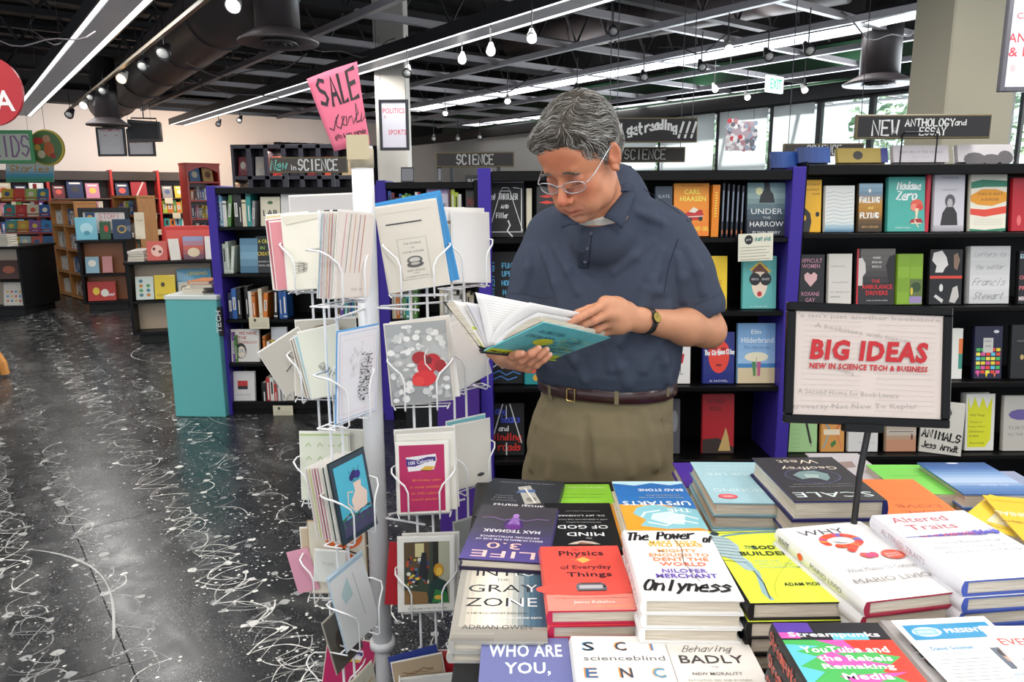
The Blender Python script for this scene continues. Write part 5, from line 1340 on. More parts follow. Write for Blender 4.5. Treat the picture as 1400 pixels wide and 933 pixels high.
# books standing on top of the cases
ztt = zt + .02 + .0005
def top_book(px0, py0, px1, col, lab, ops, t=.03, Y=YB + .06, spine=None):
 a = aty(px0, 224, Y)
 standing(px0, py0, px1, 224, Y, ztt, col, lab, ops, t=t, lean=16, group='books on top of the right case', spine=spine)
top_book(1092, 204, 1137, '#1d3b7c', 'shiny dark blue book lying back on the case top beside the purple post', [('g', 0, 0, 1, 1, ['#12295c', '#24509c'], 5, False)])
top_book(1146, 205, 1216, '#a8914a', 'gold book with a small dark figure on the case top', [('e', .4, .5, .1, .3, '#2b2723', 10), ('r', .86, 0, 1, 1, '#26307a')])
top_book(1222, 201, 1300, '#bdb8bc', 'grey book of world measures on the case top under the anthology sign', [('t', 'MEASURE OF THE WORLD', .5, .6, .8, .14, '#8a868c'), ('t', 'a history', .5, .3, .3, .08, '#9a969c')])
top_book(1310, 200, 1389, '#b9b4b6', 'grey book with three dark rounded shapes at the right end of the case top', [('e', .3, .15, .2, .4, '#4c484c', 12), ('e', .6, .15, .18, .3, '#4c484c', 12), ('e', .85, .25, .14, .4, '#4c484c', 12)])
standing(1056, 210, 1091, 232, YB + .08, zt + .001, '#22417f', 'wide blue book on the top of the case left of the purple post', [('g', 0, 0, 1, 1, ['#162f66', '#2c5aa8'], 5, False)], lean=20, group='books on top of the right case')
def bar_sign(px0, py0, px1, py1, Y, ops, lab, legs=None, up=False, frame='#6b5d3a', bg='#17161a', group='long chalkboard section signs', rz=0.0):
 a, b = aty(px0, py1, Y), aty(px1, py0, Y)
 w, h = b.x - a.x, b.z - a.z
 r = empty('section_sign', mat=Matrix.Translation(a) @ Matrix.Rotation(rz, 4, 'Z'), label=lab, cat='sign', group=group)
 MB(frame).bbox(0, w, -.008, .012, 0, h, .003).build('frame', SATIN, r)
 bd_ = MB(bg).box(.008, w - .008, -.0095, .004, .008, h - .008).build('board', MATTE, r)
 art(PB(w, h), ops).build('chalk_lettering', PRINT, bd_, matrix=Matrix.Translation((0, -.0098, 0)) @ Matrix.Rotation(pi / 2, 4, 'X'))
 if up:
  for x in (.06, .94):
   MB('#55555a').tube([(x * w, 0, h), (x * w, 0, 4.2 - a.z)], .0025, 5).build('hanging_wire', METAL, r)
 elif legs is None:
  for x in (.2, .8):
   MB('#26262a').bbox(x * w - .012, x * w + .012, -.002, .006, 1.565 - a.z, .004, .001).build('post', SATIN, r)
 if legs is not None:
  zl, x0, x1 = legs
  MB('#26262a').tube([(x0 * w, -.016, zl - a.z), (x0 * w, -.016, .01), (x0 * w + .01, -.016, .025), (x1 * w - .01, -.016, .025), (x1 * w, -.016, .01), (x1 * w, -.016, zl - a.z)], .003, 6).build('wire_stand', METAL, r)
 return r
bar_sign(1168, 156, 1356, 190.5, YB + .03, [('h', 'NEW', .215, .45, .19, .6, WHC, {'wd': .008}), ('h', 'ANTHOLOGY', .54, .66, .36, .28, WHC, {'wd': .006}), ('h', 'and', .765, .66, .08, .22, WHC, {'wd': .004}), ('h', 'ESSAY', .565, .3, .19, .3, WHC, {'wd': .006})], 'long black new anthology and essay sign on the right case top', legs=(ztt, .34, .6))
bar_sign(1070, 196, 1181, 214, 4.8, [('h', 'SCIENCE', .5, .5, .42, .7, WHC, {'wd': .008})], 'dark science sign behind the right case by the blue book', bg='#4a4340', up=True)
bar_sign(836, 160.5, 954, 195.5, 4.9, [('h', 'go!', .06, .6, .14, .3, WHC, {'wd': .010}), ('h', 'get', .27, .56, .18, .42, WHC, {'wd': .014}), ('h', 'reading', .57, .60, .36, .36, WHC, {'wd': .014, 'arc': .12}), ('h', '!!!', .88, .5, .2, .6, WHC, {'wd': .014, 'slant': .3})], 'black get reading banner hanging behind the reader head', up=True)
bar_sign(826, 201, 937, 222.5, 5.2, [('h', 'SCIENCE', .5, .52, .5, .62, '#b9b7b2', {'wd': .008})], 'dark science sign behind the reader neck under the reading banner', bg='#2b2826', up=True)
bar_sign(596, 207.5, 703, 229, 5.0, [('h', 'SCIENCE', .5, .5, .46, .62, '#b9b7b2', {'wd': .010})], 'dark science sign above the case left of the reader', bg='#2f2a28')
bar_sign(370, 214.5, 475, 237, 5.0, [('h', 'New', .12, .5, .2, .6, '#6fc0b0', {'wd': .010, 'slant': .2}), ('h', 'in', .3, .34, .07, .3, WHC, {'wd': .006}), ('h', 'SCIENCE', .62, .5, .5, .66, WHC, {'wd': .011})], 'new in science sign with a teal first word, beside the sale sign', bg='#4c453f')
# ================================================================== LEFT CASES
YC = 5.05
COLW = [('white', '#e6e3dc'), ('cream', '#d8ccae'), ('black', '#1b1b1d'), ('navy', '#22305a'), ('blue', '#2f63ad'), ('sky blue', '#79b0cf'), ('teal', '#2f9c98'), ('green', '#5b8f45'), ('lime', '#a9c63c'), ('yellow', '#e2c234'), ('orange', '#de7f2f'), ('red', '#c23a34'), ('maroon', '#6d2430'), ('pink', '#d48aa4'), ('violet', '#5f4a9c'), ('grey', '#8f8f92'), ('brown', '#6f5038')]
ORD = ['first', 'second', 'third', 'fourth', 'fifth', 'sixth', 'seventh', 'eighth', 'ninth', 'tenth', 'eleventh', 'twelfth', 'thirteenth', 'fourteenth', 'fifteenth', 'sixteenth', 'seventeenth', 'eighteenth', 'nineteenth', 'twentieth',
  'twenty-first', 'twenty-second', 'twenty-third', 'twenty-fourth', 'twenty-fifth', 'twenty-sixth', 'twenty-seventh', 'twenty-eighth', 'twenty-ninth', 'thirtieth', 'thirty-first', 'thirty-second', 'thirty-third', 'thirty-fourth', 'thirty-fifth', 'thirty-sixth']
def spine_protos():
 out = []
 for v in range(4):
  m = MB((0, 0, 0, 0))
  m.box(0, 1, 0, 1, 0, 1)
  cr = hx('#ddd6c6')
  m.c = [(0, 0, 0, 0)] * 6
  # page block seen from above, sunk between the boards
  m.set(cr).box(.1, .9, .03, 1.002, .02, 1.0005)
  w_ = hx('#e9e6df')
  d_ = hx('#2a2a2e')
  if v == 0:
   m.set(w_).box(.2, .8, -.004, 0, .3, .72)
   m.set(d_).box(.42, .58, -.006, 0, .34, .68)
  elif v == 1:
   m.set(w_).box(0, 1, -.003, 0, .06, .1)
   m.set(w_).box(.3, .7, -.003, 0, .2, .82)
  elif v == 2:
   m.set(d_).box(.3, .7, -.003, 0, .4, .85)
   m.set(w_).box(.2, .8, -.003, 0, .05, .14)
  else:
   m.set(w_).box(.38, .62, -.003, 0, .15, .6)
   m.set(d_).box(0, 1, -.002, 0, .86, .9)
  me = m.build('book', SPINE)
  out.append(me.data)
  bpy.data.objects.remove(me)
 return out
PROT = spine_protos()
_rs = random.Random(21)
def spine_row(M, x0, x1, z, hmax, dep, where, group, pal=None, tmin=.018, tmax=.042, fmin=.72, lean=.12, gap=.03, y=.03, ops=None):
 """row of spine-out books from x0 to x1 in the frame M of a case"""
 x = x0
 i = 0
 while x < x1 - tmin:
  t = _rs.uniform(tmin, tmax)
  if x + t > x1:
   break
  if _rs.random() < gap:
   x += t
   continue
  nm, c = _rs.choice(pal or COLW)
  h = hmax * _rs.uniform(fmin, 1)
  o = bpy.data.objects.new('book', PROT[_rs.randrange(4)])
  COL.objects.link(o)
  a = _rs.choice([0, 0, 0, 0, lean * _rs.uniform(.2, 1)])
  o.matrix_basis = M @ Matrix.Translation((x + (h * sin(a) if a > 0 else 0), y + _rs.uniform(0, .01), z + .001)) @ Matrix.Rotation(-a if a > 0 else 0, 4, 'Y') @ Matrix.Diagonal((t - .001, dep, h, 1))
  if a > 0:
   o.matrix_basis = M @ Matrix.Translation((x, y, z + .001 + t * sin(a))) @ Matrix.Rotation(a, 4, 'Y') @ Matrix.Diagonal((t - .001, dep, h, 1))
  v = _rs.uniform(.85, 1.1)
  cc = hx(c)
  o.color = (cc[0] * v, cc[1] * v, cc[2] * v, 1)
  lb = '%s spine, %s from the left %s' % (nm, ORD[min(i, 35)], where)
  tag(o, lb if len(lb.split()) < 16 else lb.replace(' from the left', ''), 'book', group)
  x += t / max(cos(a), .8) + (h * sin(a) if a > 0 else 0)
  i += 1
def cframe(px, Y):
 return Matrix.Translation((aty(px, 400, Y).x, Y, 0))
zc = [aty(400, y, YC).z for y in (310, 374.5, 437, 497, 556)]
ztc = aty(400, 256, YC).z
case('bookcase', 293, 524, YC, .34, ztc, zc, 'black bookcase with purple ends on the painted floor right of the teal pillar', posts=('l', 'r'), pw_=.06)
YD = 4.9
zd = [aty(600, y, YD).z for y in (302, 369, 437, 500, 560)]
case('bookcase', 520, 662, YD, .34, aty(600, 249, YD).z, zd, 'black bookcase between the card spinner and the purple post, with a violet end', posts=('l',), pw_=.06)
F0 = cframe(296, YC)
def X(px, Y=YC, F=293):
 return aty(px, 400, Y).x - aty(F, 400, Y).x
FC = cframe(293, YC)
NEU = [c for c in COLW if c[0] in ('white', 'cream', 'grey', 'sky blue', 'teal', 'black', 'green', 'navy')]
WHI = [('white', '#e6e3dc'), ('white', '#dcd8cf'), ('cream', '#d8ccae'), ('grey', '#b9b6b0')]
gC = 'books on the purple-ended case right of the teal pillar'
spine_row(FC, X(306), X(356), zc[0], .235, .15, 'on the top shelf of the purple-ended case', gC, NEU, .018, .034)
spine_row(FC, X(306), X(327), zc[1], .22, .15, 'on the second shelf of the purple-ended case', gC, [('pale green', '#c9d6c4')], .02, .024)
spine_row(FC, X(308), X(390), zc[2], .23, .15, 'on the third shelf of the purple-ended case', gC, [c for c in COLW if c[0] in ('white', 'black', 'blue', 'yellow', 'grey', 'navy', 'cream', 'orange')], .02, .034)
spine_row(FC, X(309), X(317), zc[3], .22, .15, 'on the fourth shelf of the purple-ended case', gC, [('violet', '#7a4a9c'), ('green', '#5b8f45'), ('red', '#c23a34')], .014, .02)
spine_row(FC, X(352), X(371), zc[3], .2, .15, 'right of the technology book on the fourth shelf', gC, [c for c in COLW if c[0] in ('yellow', 'blue', 'white', 'orange')], .014, .024)
spine_row(FC, X(346), X(381), zc[4], .2, .15, 'on the bottom shelf of the purple-ended case', gC, [c for c in COLW if c[0] in ('white', 'orange', 'black', 'red', 'grey')], .02, .034)
spine_row(FC, X(455), X(510), zc[2], .2, .15, 'behind the spinner pole on the third shelf', gC, None, .014, .028)
spine_row(FC, X(500), X(521), zc[2], .24, .15, 'at the right end of the third shelf beside the purple post', gC, [('blue', '#2f63ad'), ('orange', '#de7f2f'), ('yellow', '#e2c234'), ('black', '#1b1b1d')], .014, .022) if 0 else None
def sC(px0, py0, px1, row, col, lab, ops=None, Y=YC, zz_=None, **k):
 k.setdefault('group', gC)
 return standing(px0, py0, px1, (310, 374, 437, 497, 556)[row], Y + .04, (zz_ or zc)[row], col, lab, ops, **k)
sC(357, 270, 381, 0, '#e0d9c0', 'cream book reading Lab on the top shelf of the purple-ended case', [('t', 'LAB', .5, .45, .74, .2, '#2a2a2c', {'bold': .03}), ('e', .5, .8, .14, .06, '#4a6a3c'), ('t', 'GIRL', .5, .2, .5, .1, '#2a2a2c')])
sC(385, 262, 404, 0, '#e4e2de', 'white book behind the left cards on the top shelf')
sC(406, 260, 440, 0, '#d5d2d0', 'pale grey wide book on the top shelf behind the cards', [('t', 'CAMPUS', .5, .7, .7, .1, '#9a9796')])
sC(440, 261, 474, 0, '#dedbd8', 'white wide book on the top shelf left of the pole')
sC(296, 266, 302, 0, '#17171a', 'narrow black chalk strip with white letters on the case end', [('h', 'GOTTS', .5, .5, 4.4, .12, WHC, {'wd': .008, 'ang': -90})], cat='sign', name='shelf_strip', group=None, t=.01, lean=1)
sC(329, 327, 350, 1, '#4f7f9c', 'blue photo book on the second shelf of the purple-ended case', [('g', 0, 0, 1, 1, ['#2f5f7c', '#7aa6bc', '#4a7a98'], 5)])
sC(351, 324, 377, 1, '#1c1d1f', 'black book reading A Crisis in Creation on the second shelf', [('t', 'A CRACK', .5, .86, .8, .1, '#d9d94c', {'bold': .02}), ('t', 'IN', .3, .68, .2, .09, '#8fc24a', {'bold': .02}), ('t', 'CREATION', .5, .52, .86, .1, '#e0c43c', {'bold': .02}), ('t', 'JENNIFER DOUDNA', .5, .3, .8, .05, '#d9d9d6'), ('t', 'SAMUEL STERNBERG', .5, .2, .8, .05, '#d9d9d6')])
sC(317, 452, 352, 3, '#e6e2da', 'white book with a drawn face titled We Have the Technology', [('t', 'WE HAVE', .6, .88, .64, .1, '#c23a34', {'bold': .02}), ('t', 'THE', .4, .74, .3, .09, '#c23a34', {'bold': .02}), ('t', 'TECHNOLOGY', .58, .6, .7, .08, '#c23a34', {'bold': .02}), ('e', .34, .34, .2, .24, '#2b2a2a'), ('e', .36, .3, .15, .18, '#e9dccb'), ('e', .3, .34, .06, .05, '#222'), ('e', .44, .34, .06, .05, '#222'), ('e', .3, .34, .04, .035, '#fff'), ('e', .44, .34, .04, .035, '#fff')])
sC(372, 449, 390, 3, '#cfd2d6', 'pale grey book right of the technology book on the fourth shelf', [('t', 'ON', .5, .6, .5, .08, '#555')])
sC(317, 510, 346, 4, '#dedbd8', 'white book with a red and black square on the bottom shelf', [('r', .28, .46, .7, .72, '#c9302c'), ('r', .28, .46, .7, .56, '#1a1a1a'), ('t', 'words', .5, .3, .6, .04, '#777')])
sC(381, 514, 400, 4, '#d6d1c6', 'cream book on the bottom shelf behind the lowest left cards', [('p', [(.1, .2), (.8, .3), (.6, .6), (.3, .5)], '#9a8f80')])
sC(450, 348, 470, 1, '#3f8f8a', 'teal book behind the pole on the second shelf')
sC(471, 390, 489, 2, '#c9b79c', 'book with a face photo behind the card spinner', [('e', .5, .55, .3, .3, '#b5765a'), ('e', .5, .72, .3, .16, '#5a3f30')])
for i_, (x_, y_, w_, r_, lb) in enumerate(((341, 435, 28, 2, 'cream note card under the third shelf of the purple-ended case'), (374, 555, 28, 4, 'cream note card at the bottom of the purple-ended case'))):
 q0 = aty(x_, y_ + 15, YC - .02)
 o = empty('shelf_talker', q0, label=lb, cat='note card', group='staff note cards on the shelves')
 MB('#ddd6bb').bbox(0, w_ / 1020 * YC, 0, .002, 0, .08, .0005).build('card', PAPER, o)
 art(PB(w_ / 1020 * YC, .08), [('e', .3, .75, .07, .14, '#5a574a')] + [('l', [(.1, .5 - .14 * k), (.9, .5 - .14 * k)], .002, '#a9a48c') for k in range(3)]).build('writing', PRINT, o, matrix=Matrix.Translation((0, -.0003, 0)) @ Matrix.Rotation(pi / 2, 4, 'X'))
q0 = aty(296, 460, YC - .06)
o = empty('shelf_strip', q0, label='small black strip reading Tech on the left purple case end', cat='sign')
MB('#161618').bbox(0, .045, 0, .03, 0, .2, .003).build('board', MATTE, o)
art(PB(.045, .2), [('h', 'TECH', .5, .5, 3.2, .14, WHC, {'wd': .006, 'ang': 90})]).build('chalk_lettering', PRINT, o, matrix=Matrix.Translation((0, -.0005, 0)) @ Matrix.Rotation(pi / 2, 4, 'X'))
FD = cframe(520, YD)
gD = 'books on the case behind the card spinner'
def XD(px):
 return X(px, YD, 520)
spine_row(FD, XD(534), XD(584), zd[0], .19, .15, 'on the top shelf behind the spinner', gD, [c for c in COLW if c[0] in ('blue', 'red', 'lime', 'white', 'maroon', 'grey', 'green')], .014, .026)
spine_row(FD, XD(615), XD(633), zd[0], .2, .15, 'right of the We Have book', gD, [('lime', '#b9cc3c'), ('white', '#e6e3dc'), ('maroon', '#5d2430'), ('red', '#b53a34')], .016, .026)
standing(584, 259, 614, 302, YD + .04, zd[0], '#dcd4e6', 'lilac book reading We Have on the top shelf behind the spinner', [('r', 0, .84, 1, 1, '#b9a4d0'), ('t', 'WE', .5, .68, .4, .14, '#3a3a44', {'bold': .02}), ('t', 'HAVE', .5, .46, .7, .14, '#3a3a44', {'bold': .02})], group=gD)
standing(637, 240, 658, 300, YD + .04, zd[0], '#1b1b1e', 'tall black book with red letters beside the purple post', [('t', 'BLANK', .5, .88, .7, .07, '#dcdcdc'), ('t', 'MAY', .5, .4, .8, .2, '#8a2420', {'bold': .03})], group=gD)
spine_row(FD, XD(622), XD(655), zd[1], .24, .15, 'on the second shelf behind the held book', gD, [('blue', '#2f63ad'), ('sky blue', '#4f90cf'), ('yellow', '#d8c24a'), ('white', '#e6e3dc'), ('navy', '#22305a')], .02, .034, lean=.2)
spine_row(FD, XD(534), XD(570), zd[2], .22, .15, 'on the third shelf behind the spinner', gD, None, .018, .03)
spine_row(FD, XD(600), XD(652), zd[2], .2, .15, 'on the third shelf right of the spinner', gD, WHI, .02, .034)
o = empty('shelf_talker', aty(629, 387, YD - .02), label='cream note card under the blue leaning books', cat='note card', group='staff note cards on the shelves')
MB('#ddd6bb').bbox(0, .12, 0, .002, 0, .085, .0005).build('card', PAPER, o)
art(PB(.12, .085), [('e', .3, .75, .07, .1, '#5a574a')] + [('l', [(.1, .5 - .14 * k), (.9, .5 - .14 * k)], .002, '#a9a48c') for k in range(3)]).build('writing', PRINT, o, matrix=Matrix.Translation((0, -.0003, 0)) @ Matrix.Rotation(pi / 2, 4, 'X'))
# piles of white books on a low stand behind the spinner
YS = 4.2
s0 = aty(560, 560, YS)
sd = empty('book_stand', (aty(600, 500, YS).x, YS + .15, 0), label='low black stand with piles of white books behind the card spinner', cat='stand')
MB('#141415').bbox(-.2, .2, -.15, .15, 0, .52, .004).build('body', SATIN, sd)
for k in range(9):
 cx_ = -.1 if k < 5 else .1
 z_ = .521 + (k if k < 5 else k - 5) * .034
 o = book('hardcover_book', .15, .2, .032, '#dedcd8', M2((sd.location.x + cx_ - .07, YS + .03 + .004 * (k % 3), z_), (1, .03 * (k % 2), 0)), 'white book, %s of the %s pile on the low stand behind the spinner' % (['bottom', 'second', 'third', 'fourth', 'top'][k % 5], 'left' if k < 5 else 'right'), 'white books piled behind the spinner', spine_ops=[('t', 'SYMBOL', .5, .5, .5, .4, '#2a2a2c', {'bold': .03})])
# books on case tops
for (x0, x1, c, lb) in ((548, 566, '#2a2a2e', 'small dark framed photo on the case top under the politics poster'), (598, 604, '#3a3a3e', 'tiny dark card on the far case top')):
 q0 = aty(x0, 248, YD + .1)
 o = empty('photo_frame', (q0.x, q0.y, aty(600, 249, YD).z + .001), label=lb, cat='frame')
 MB(c).set(T=Matrix.Rotation(-.2, 4, 'X')).bbox(0, (x1 - x0) / 1020 * YD, 0, .01, 0, .1, .002).build('frame', SATIN, o)
 MB('#8a8a90').set(T=Matrix.Rotation(-.2, 4, 'X')).box(.006, (x1 - x0) / 1020 * YD - .006, -.001, 0, .01, .09).build('photo', PRINT, o)
# ================================================================== TEAL PILLAR, ISLANDS AND FAR SHELVES
def frame_on(pxl, pxr, py, z=0.0):
 a, b = atz(pxl, py, z), atz(pxr, py, z)
 return a, b
a, b = atz(248, 570, 0), atz(309, 571, 0)
w_ = (b - a).length
tp = empty('teal_pillar', mat=M2(a, b - a), label='tall turquoise display pillar standing at the end of the purple bookcase', cat='display pillar')
ztl = aty(240, 404, a.y).z
MB('#62b5b4').bbox(-.04, w_, 0, .42, 0, ztl - .03, .004).build('body', SATIN, tp)
MB('#d9dfdb').bbox(-.045, w_ + .005, -.005, .425, ztl - .03, ztl, .004).build('top_slab', SATIN, tp)
for k, (nm, c, x, dz) in enumerate((('white', '#dedbd6', .05, 0), ('cream', '#e0d8c4', .06, 1), ('grey', '#b9b6b0', .12, 2), ('orange', '#d9843c', .1, 3))):
 book('hardcover_book', .15, .22, .022, c, M2(a + (b - a).normalized() * x, b - a) @ Matrix.Translation((0, .06, ztl + .001 + dz * .0225)), '%s book %s in the pile on the turquoise pillar' % (nm, ['at the bottom', 'second', 'third', 'on top'][k]), 'books piled on the turquoise pillar')
def island(px0, py0, px1, py1, zt_, dep, lab, open_side='front', wz=None, inner='#c9b39a', ang=0.0):
 """waist-high black island; (px0,py0)-(px1,py1) is the base line of the face turned to us"""
 a, b = atz(px0, py0, 0), atz(px1, py1, 0)
 w = (b - a).length
 r = empty('display_island', mat=M2(a, b - a), label=lab, cat='display counter', group='black display islands')
 MB('#0f0f10').bbox(0.05, w - .05, .05, dep - .05, 0, .1, .004).build('plinth', MATTE, r)
 MB('#151516').bbox(0, .03, 0, dep, .1, zt_ - .03, .003).build('side_panel', CASEM, r)
 MB('#151516').bbox(w - .03, w, 0, dep, .1, zt_ - .03, .003).build('side_panel', CASEM, r)
 MB('#121213').bbox(-.02, w + .02, -.02, dep + .02, zt_ - .03, zt_, .004).build('worktop', CASEM, r)
 MB(inner).bbox(.03, w - .03, .22, .24, .1, zt_ - .03, .002).build('back_panel', SATIN, r)
 MB('#17171a').bbox(.03, w - .03, .0, .22, .1, .13, .002).build('shelf', CASEM, r)
 MB('#17171a').bbox(.03, w - .03, .0, .22, zt_ * .5, zt_ * .5 + .02, .002).build('shelf', CASEM, r)
 MB('#151516').bbox(.03, w - .03, dep - .02, dep, .1, zt_ - .03, .002).build('back_board', CASEM, r)
 return r, M2(a, b - a), w
def faceout(M, x, y, z, w, h, col, lab, ops=None, group=None, lean=10, t=.02, name='hardcover_book', yaw=0):
 return book(name, w, h, t, col, M @ Matrix.Translation((x, y + t, z + .001)) @ Matrix.Rotation(yaw, 4, 'Z') @ Matrix.Rotation(pi / 2 - radians(lean), 4, 'X'), lab, group, ops)
r, IM, iw = island(183, 472, 300, 466, .86, .75, 'black display island nearest the turquoise pillar with picture books')
g3 = 'picture books on the island by the turquoise pillar'
faceout(IM, .06, .04, .46, .17, .24, '#cfd8cf', 'pale picture book at the corner of the near island', [('e', .3 + .4 * (k % 2), .2 + .2 * (k // 2), .12, .08, ['#4a7a8a', '#c2843c', '#5a9a5a'][k % 3], 8) for k in range(7)], g3)
faceout(IM, .24, .04, .46, .2, .25, '#e6c832', 'yellow cowboy picture book on the near island', [('t', 'COWBOY', .5, .16, .8, .1, '#5a4a1c'), ('e', .4, .6, .1, .1, '#4a3a24')], g3)
faceout(IM, .45, .1, .46, .34, .3, '#4f9fc4', 'sky blue legend picture book behind the yellow one', [('t', 'LEGEND', .6, .84, .6, .12, '#e9d24a', {'bold': .03}), ('e', .5, .4, .2, .2, '#b5543c'), ('e', .3, .3, .12, .1, '#d9b48a')], g3)
faceout(IM, .47, .03, .46, .12, .17, '#c9c3b4', 'small pale book leaning before the sky blue legend book', [('e', .5, .6, .3, .2, '#8a7a6a')], g3)
faceout(IM, .82, .06, .46, .16, .2, '#7fc08f', 'green and orange book near the pillar on the island shelf', [('t', 'PRETTY', .5, .7, .7, .12, '#3a5a8a'), ('t', 'STICKY', .5, .5, .7, .12, '#3a5a8a'), ('e', .5, .2, .3, .1, '#e2903c')], g3)
g4 = 'books and boxes on top of the near island'
MBt = IM @ Matrix.Translation((0, 0, .861))
def pile(M, x, y, n, cols, where, group, w=.15, h=.21, t=.026):
 for k in range(n):
  nm, c = cols[k % len(cols)]
  book('hardcover_book', w, h, t, c, M @ Matrix.Translation((x + .003 * (k % 3), y + .004 * (k % 2), k * (t + .0006))) @ Matrix.Rotation(.03 * (k % 3 - 1), 4, 'Z'), '%s book, %s from the bottom %s' % (nm, ORD[k], where), group)
pile(MBt, .02, .04, 4, [('white', '#d9d5cc'), ('cream', '#cfc6b2'), ('grey', '#a9a6a0'), ('white', '#e2dfd8')], 'of the pile at the near island corner', g4)
pile(MBt, .02, .30, 4, [('cream', '#d3c9b4'), ('white', '#dedad2'), ('brown', '#8a6f58'), ('white', '#e0dcd4')], 'of the pile behind the island corner', g4)
faceout(MBt, .2, .05, 0, .19, .2, '#c9584e', 'red and pink picture book standing on the near island', [('e', .5, .5, .3, .3, '#e8b9a8'), ('e', .35, .6, .08, .08, '#6a2a24'), ('e', .65, .45, .08, .08, '#6a2a24')], g4)
faceout(MBt, .42, .03, 0, .1, .22, '#d8d2c8', 'thin white book leaning between the red and the blue books', None, g4, yaw=.5)
faceout(MBt, .54, .1, 0, .2, .24, '#5a7fa8', 'blue city picture book standing before the red display box', [('g', 0, 0, 1, 1, ['#3a3f5a', '#c25a4a', '#7aa0c8'], 5), ('e', .5, .3, .3, .2, '#ddc9a8')], g4)
faceout(MBt, .76, .06, 0, .18, .24, '#e3dcd8', 'white book with a small red figure on the near island', [('p', [(.4, .2), (.6, .2), (.5, .7)], '#c9584e')], g4)
rb = empty('red_display_box', mat=MBt @ Matrix.Translation((.34, .3, 0)), label='bright red display box standing at the back of the near island', cat='display box')
MB('#cf3a34').bbox(0, .62, 0, .25, 0, .34, .004).build('body', SATIN, rb)
MB('#e25a50').bbox(.02, .6, -.004, 0, .04, .3, .001).build('front_panel', SATIN, rb)
ws = empty('white_display_sign', mat=MBt @ Matrix.Translation((.98, .12, 0)), label='white display board with orange and black word blocks beside the teal pillar', cat='sign')
MB('#ece8e2').bbox(0, .42, 0, .02, 0, .42, .003).build('board', SATIN, ws)
art(PB(.42, .42), [('r', .2, .1, .8, .42, '#1c1a1a'), ('t', 'POP! PRO', .5, .34, .5, .1, '#e8a02c', {'bold': .05}), ('t', 'SISI SIS', .5, .2, .5, .1, '#e8702c', {'bold': .05})]).build('print', PRINT, ws, matrix=Matrix.Translation((0, -.001, 0)) @ Matrix.Rotation(pi / 2, 4, 'X'))
r, IM2, iw2 = island(116, 427, 180, 424, .95, .9, 'narrow black island in the middle carrying a framed notice', inner='#a4643a')
g5 = 'books on the narrow island with the framed notice'
faceout(IM2, .06, .04, .51, .16, .22, '#8fb4c4', 'pale blue book on the upper niche of the narrow island', [('e', .5, .6, .3, .2, '#e9e4d8')], g5)
faceout(IM2, .26, .05, .51, .12, .22, '#c98a8a', 'pink book beside the pale blue one in the niche', None, g5)
faceout(IM2, .05, .04, .135, .34, .26, '#b9342c', 'red comic with yellow figures in the lower niche', [('e', .3, .5, .12, .2, '#e8c83c'), ('e', .6, .4, .14, .2, '#e9e4d8'), ('t', 'NAP', .8, .3, .3, .14, '#f2f2f2', {'bold': .03})], g5)
MT2 = IM2 @ Matrix.Translation((0, 0, .951))
faceout(MT2, -.02, .1, 0, .25, .3, '#6fb6c8', 'light blue tall book leaning at the narrow island corner', [('e', .5, .5, .3, .25, '#a9d6de'), ('e', .5, .3, .15, .1, '#3f8aa0')], g5, yaw=.2)
faceout(MT2, .26, .12, 0, .13, .24, '#2f5a3f', 'dark green thin book beside the light blue one', [('e', .6, .6, .2, .2, '#c2342c')], g5)
faceout(MT2, .42, .1, 0, .22, .27, '#2a3f5a', 'dark blue book with a gold emblem on the narrow island', [('e', .5, .5, .25, .2, '#c2a04a'), ('e', .5, .5, .18, .14, '#2a3f5a')], g5)
faceout(MT2, .7, .04, 0, .12, .36, '#d9ccb0', 'cream book standing at the right end of the narrow island', [('t', 'TALES', .5, .7, .7, .06, '#7a5a3a')], g5)
pile(MT2, .46, .36, 3, [('dark', '#3a3430'), ('white', '#d6d2ca'), ('grey', '#8a8a8c')], 'of the pile on the narrow island', g5)
q0 = aty(111, 325, 10.3)
q1 = aty(176, 284, 10.3)
wn, hn = q1.x - q0.x, q1.z - q0.z
fn = empty('framed_notice', q0, label='big black framed whiteboard notice with red writing and a small picture', cat='notice board')
m = MB('#161618')
for (x0, x1, z0, z1) in ((0, .06, 0, hn), (wn - .06, wn, 0, hn), (.06, wn - .06, 0, .06), (.06, wn - .06, hn - .06, hn)):
 m.bbox(x0, x1, -.02, .02, z0, z1, .004)
m.build('frame', SATIN, fn)
MB('#e6e0dc').box(.05, wn - .05, -.005, .015, .05, hn - .05).build('board', PAPER, fn)
art(PB(wn, hn), [('r', .13, .5, .32, .84, '#2f4f7a'), ('e', .22, .66, .06, .1, '#d9a44a'), ('h', 'STORY', .6, .72, .4, .15, '#d06a6a', {'wd': .008}), ('h', 'TIMES', .62, .5, .44, .15, '#d06a6a', {'wd': .008}), ('h', 'sign up', .4, .24, .5, .08, '#4a4a8a', {'wd': .005})]).build('writing', PRINT, fn, matrix=Matrix.Translation((0, -.006, 0)) @ Matrix.Rotation(pi / 2, 4, 'X'))
MB('#131315').bbox(.0, wn, 0, .04, -(q0.z - .95), 0, .003).build('back_board', CASEM, fn)
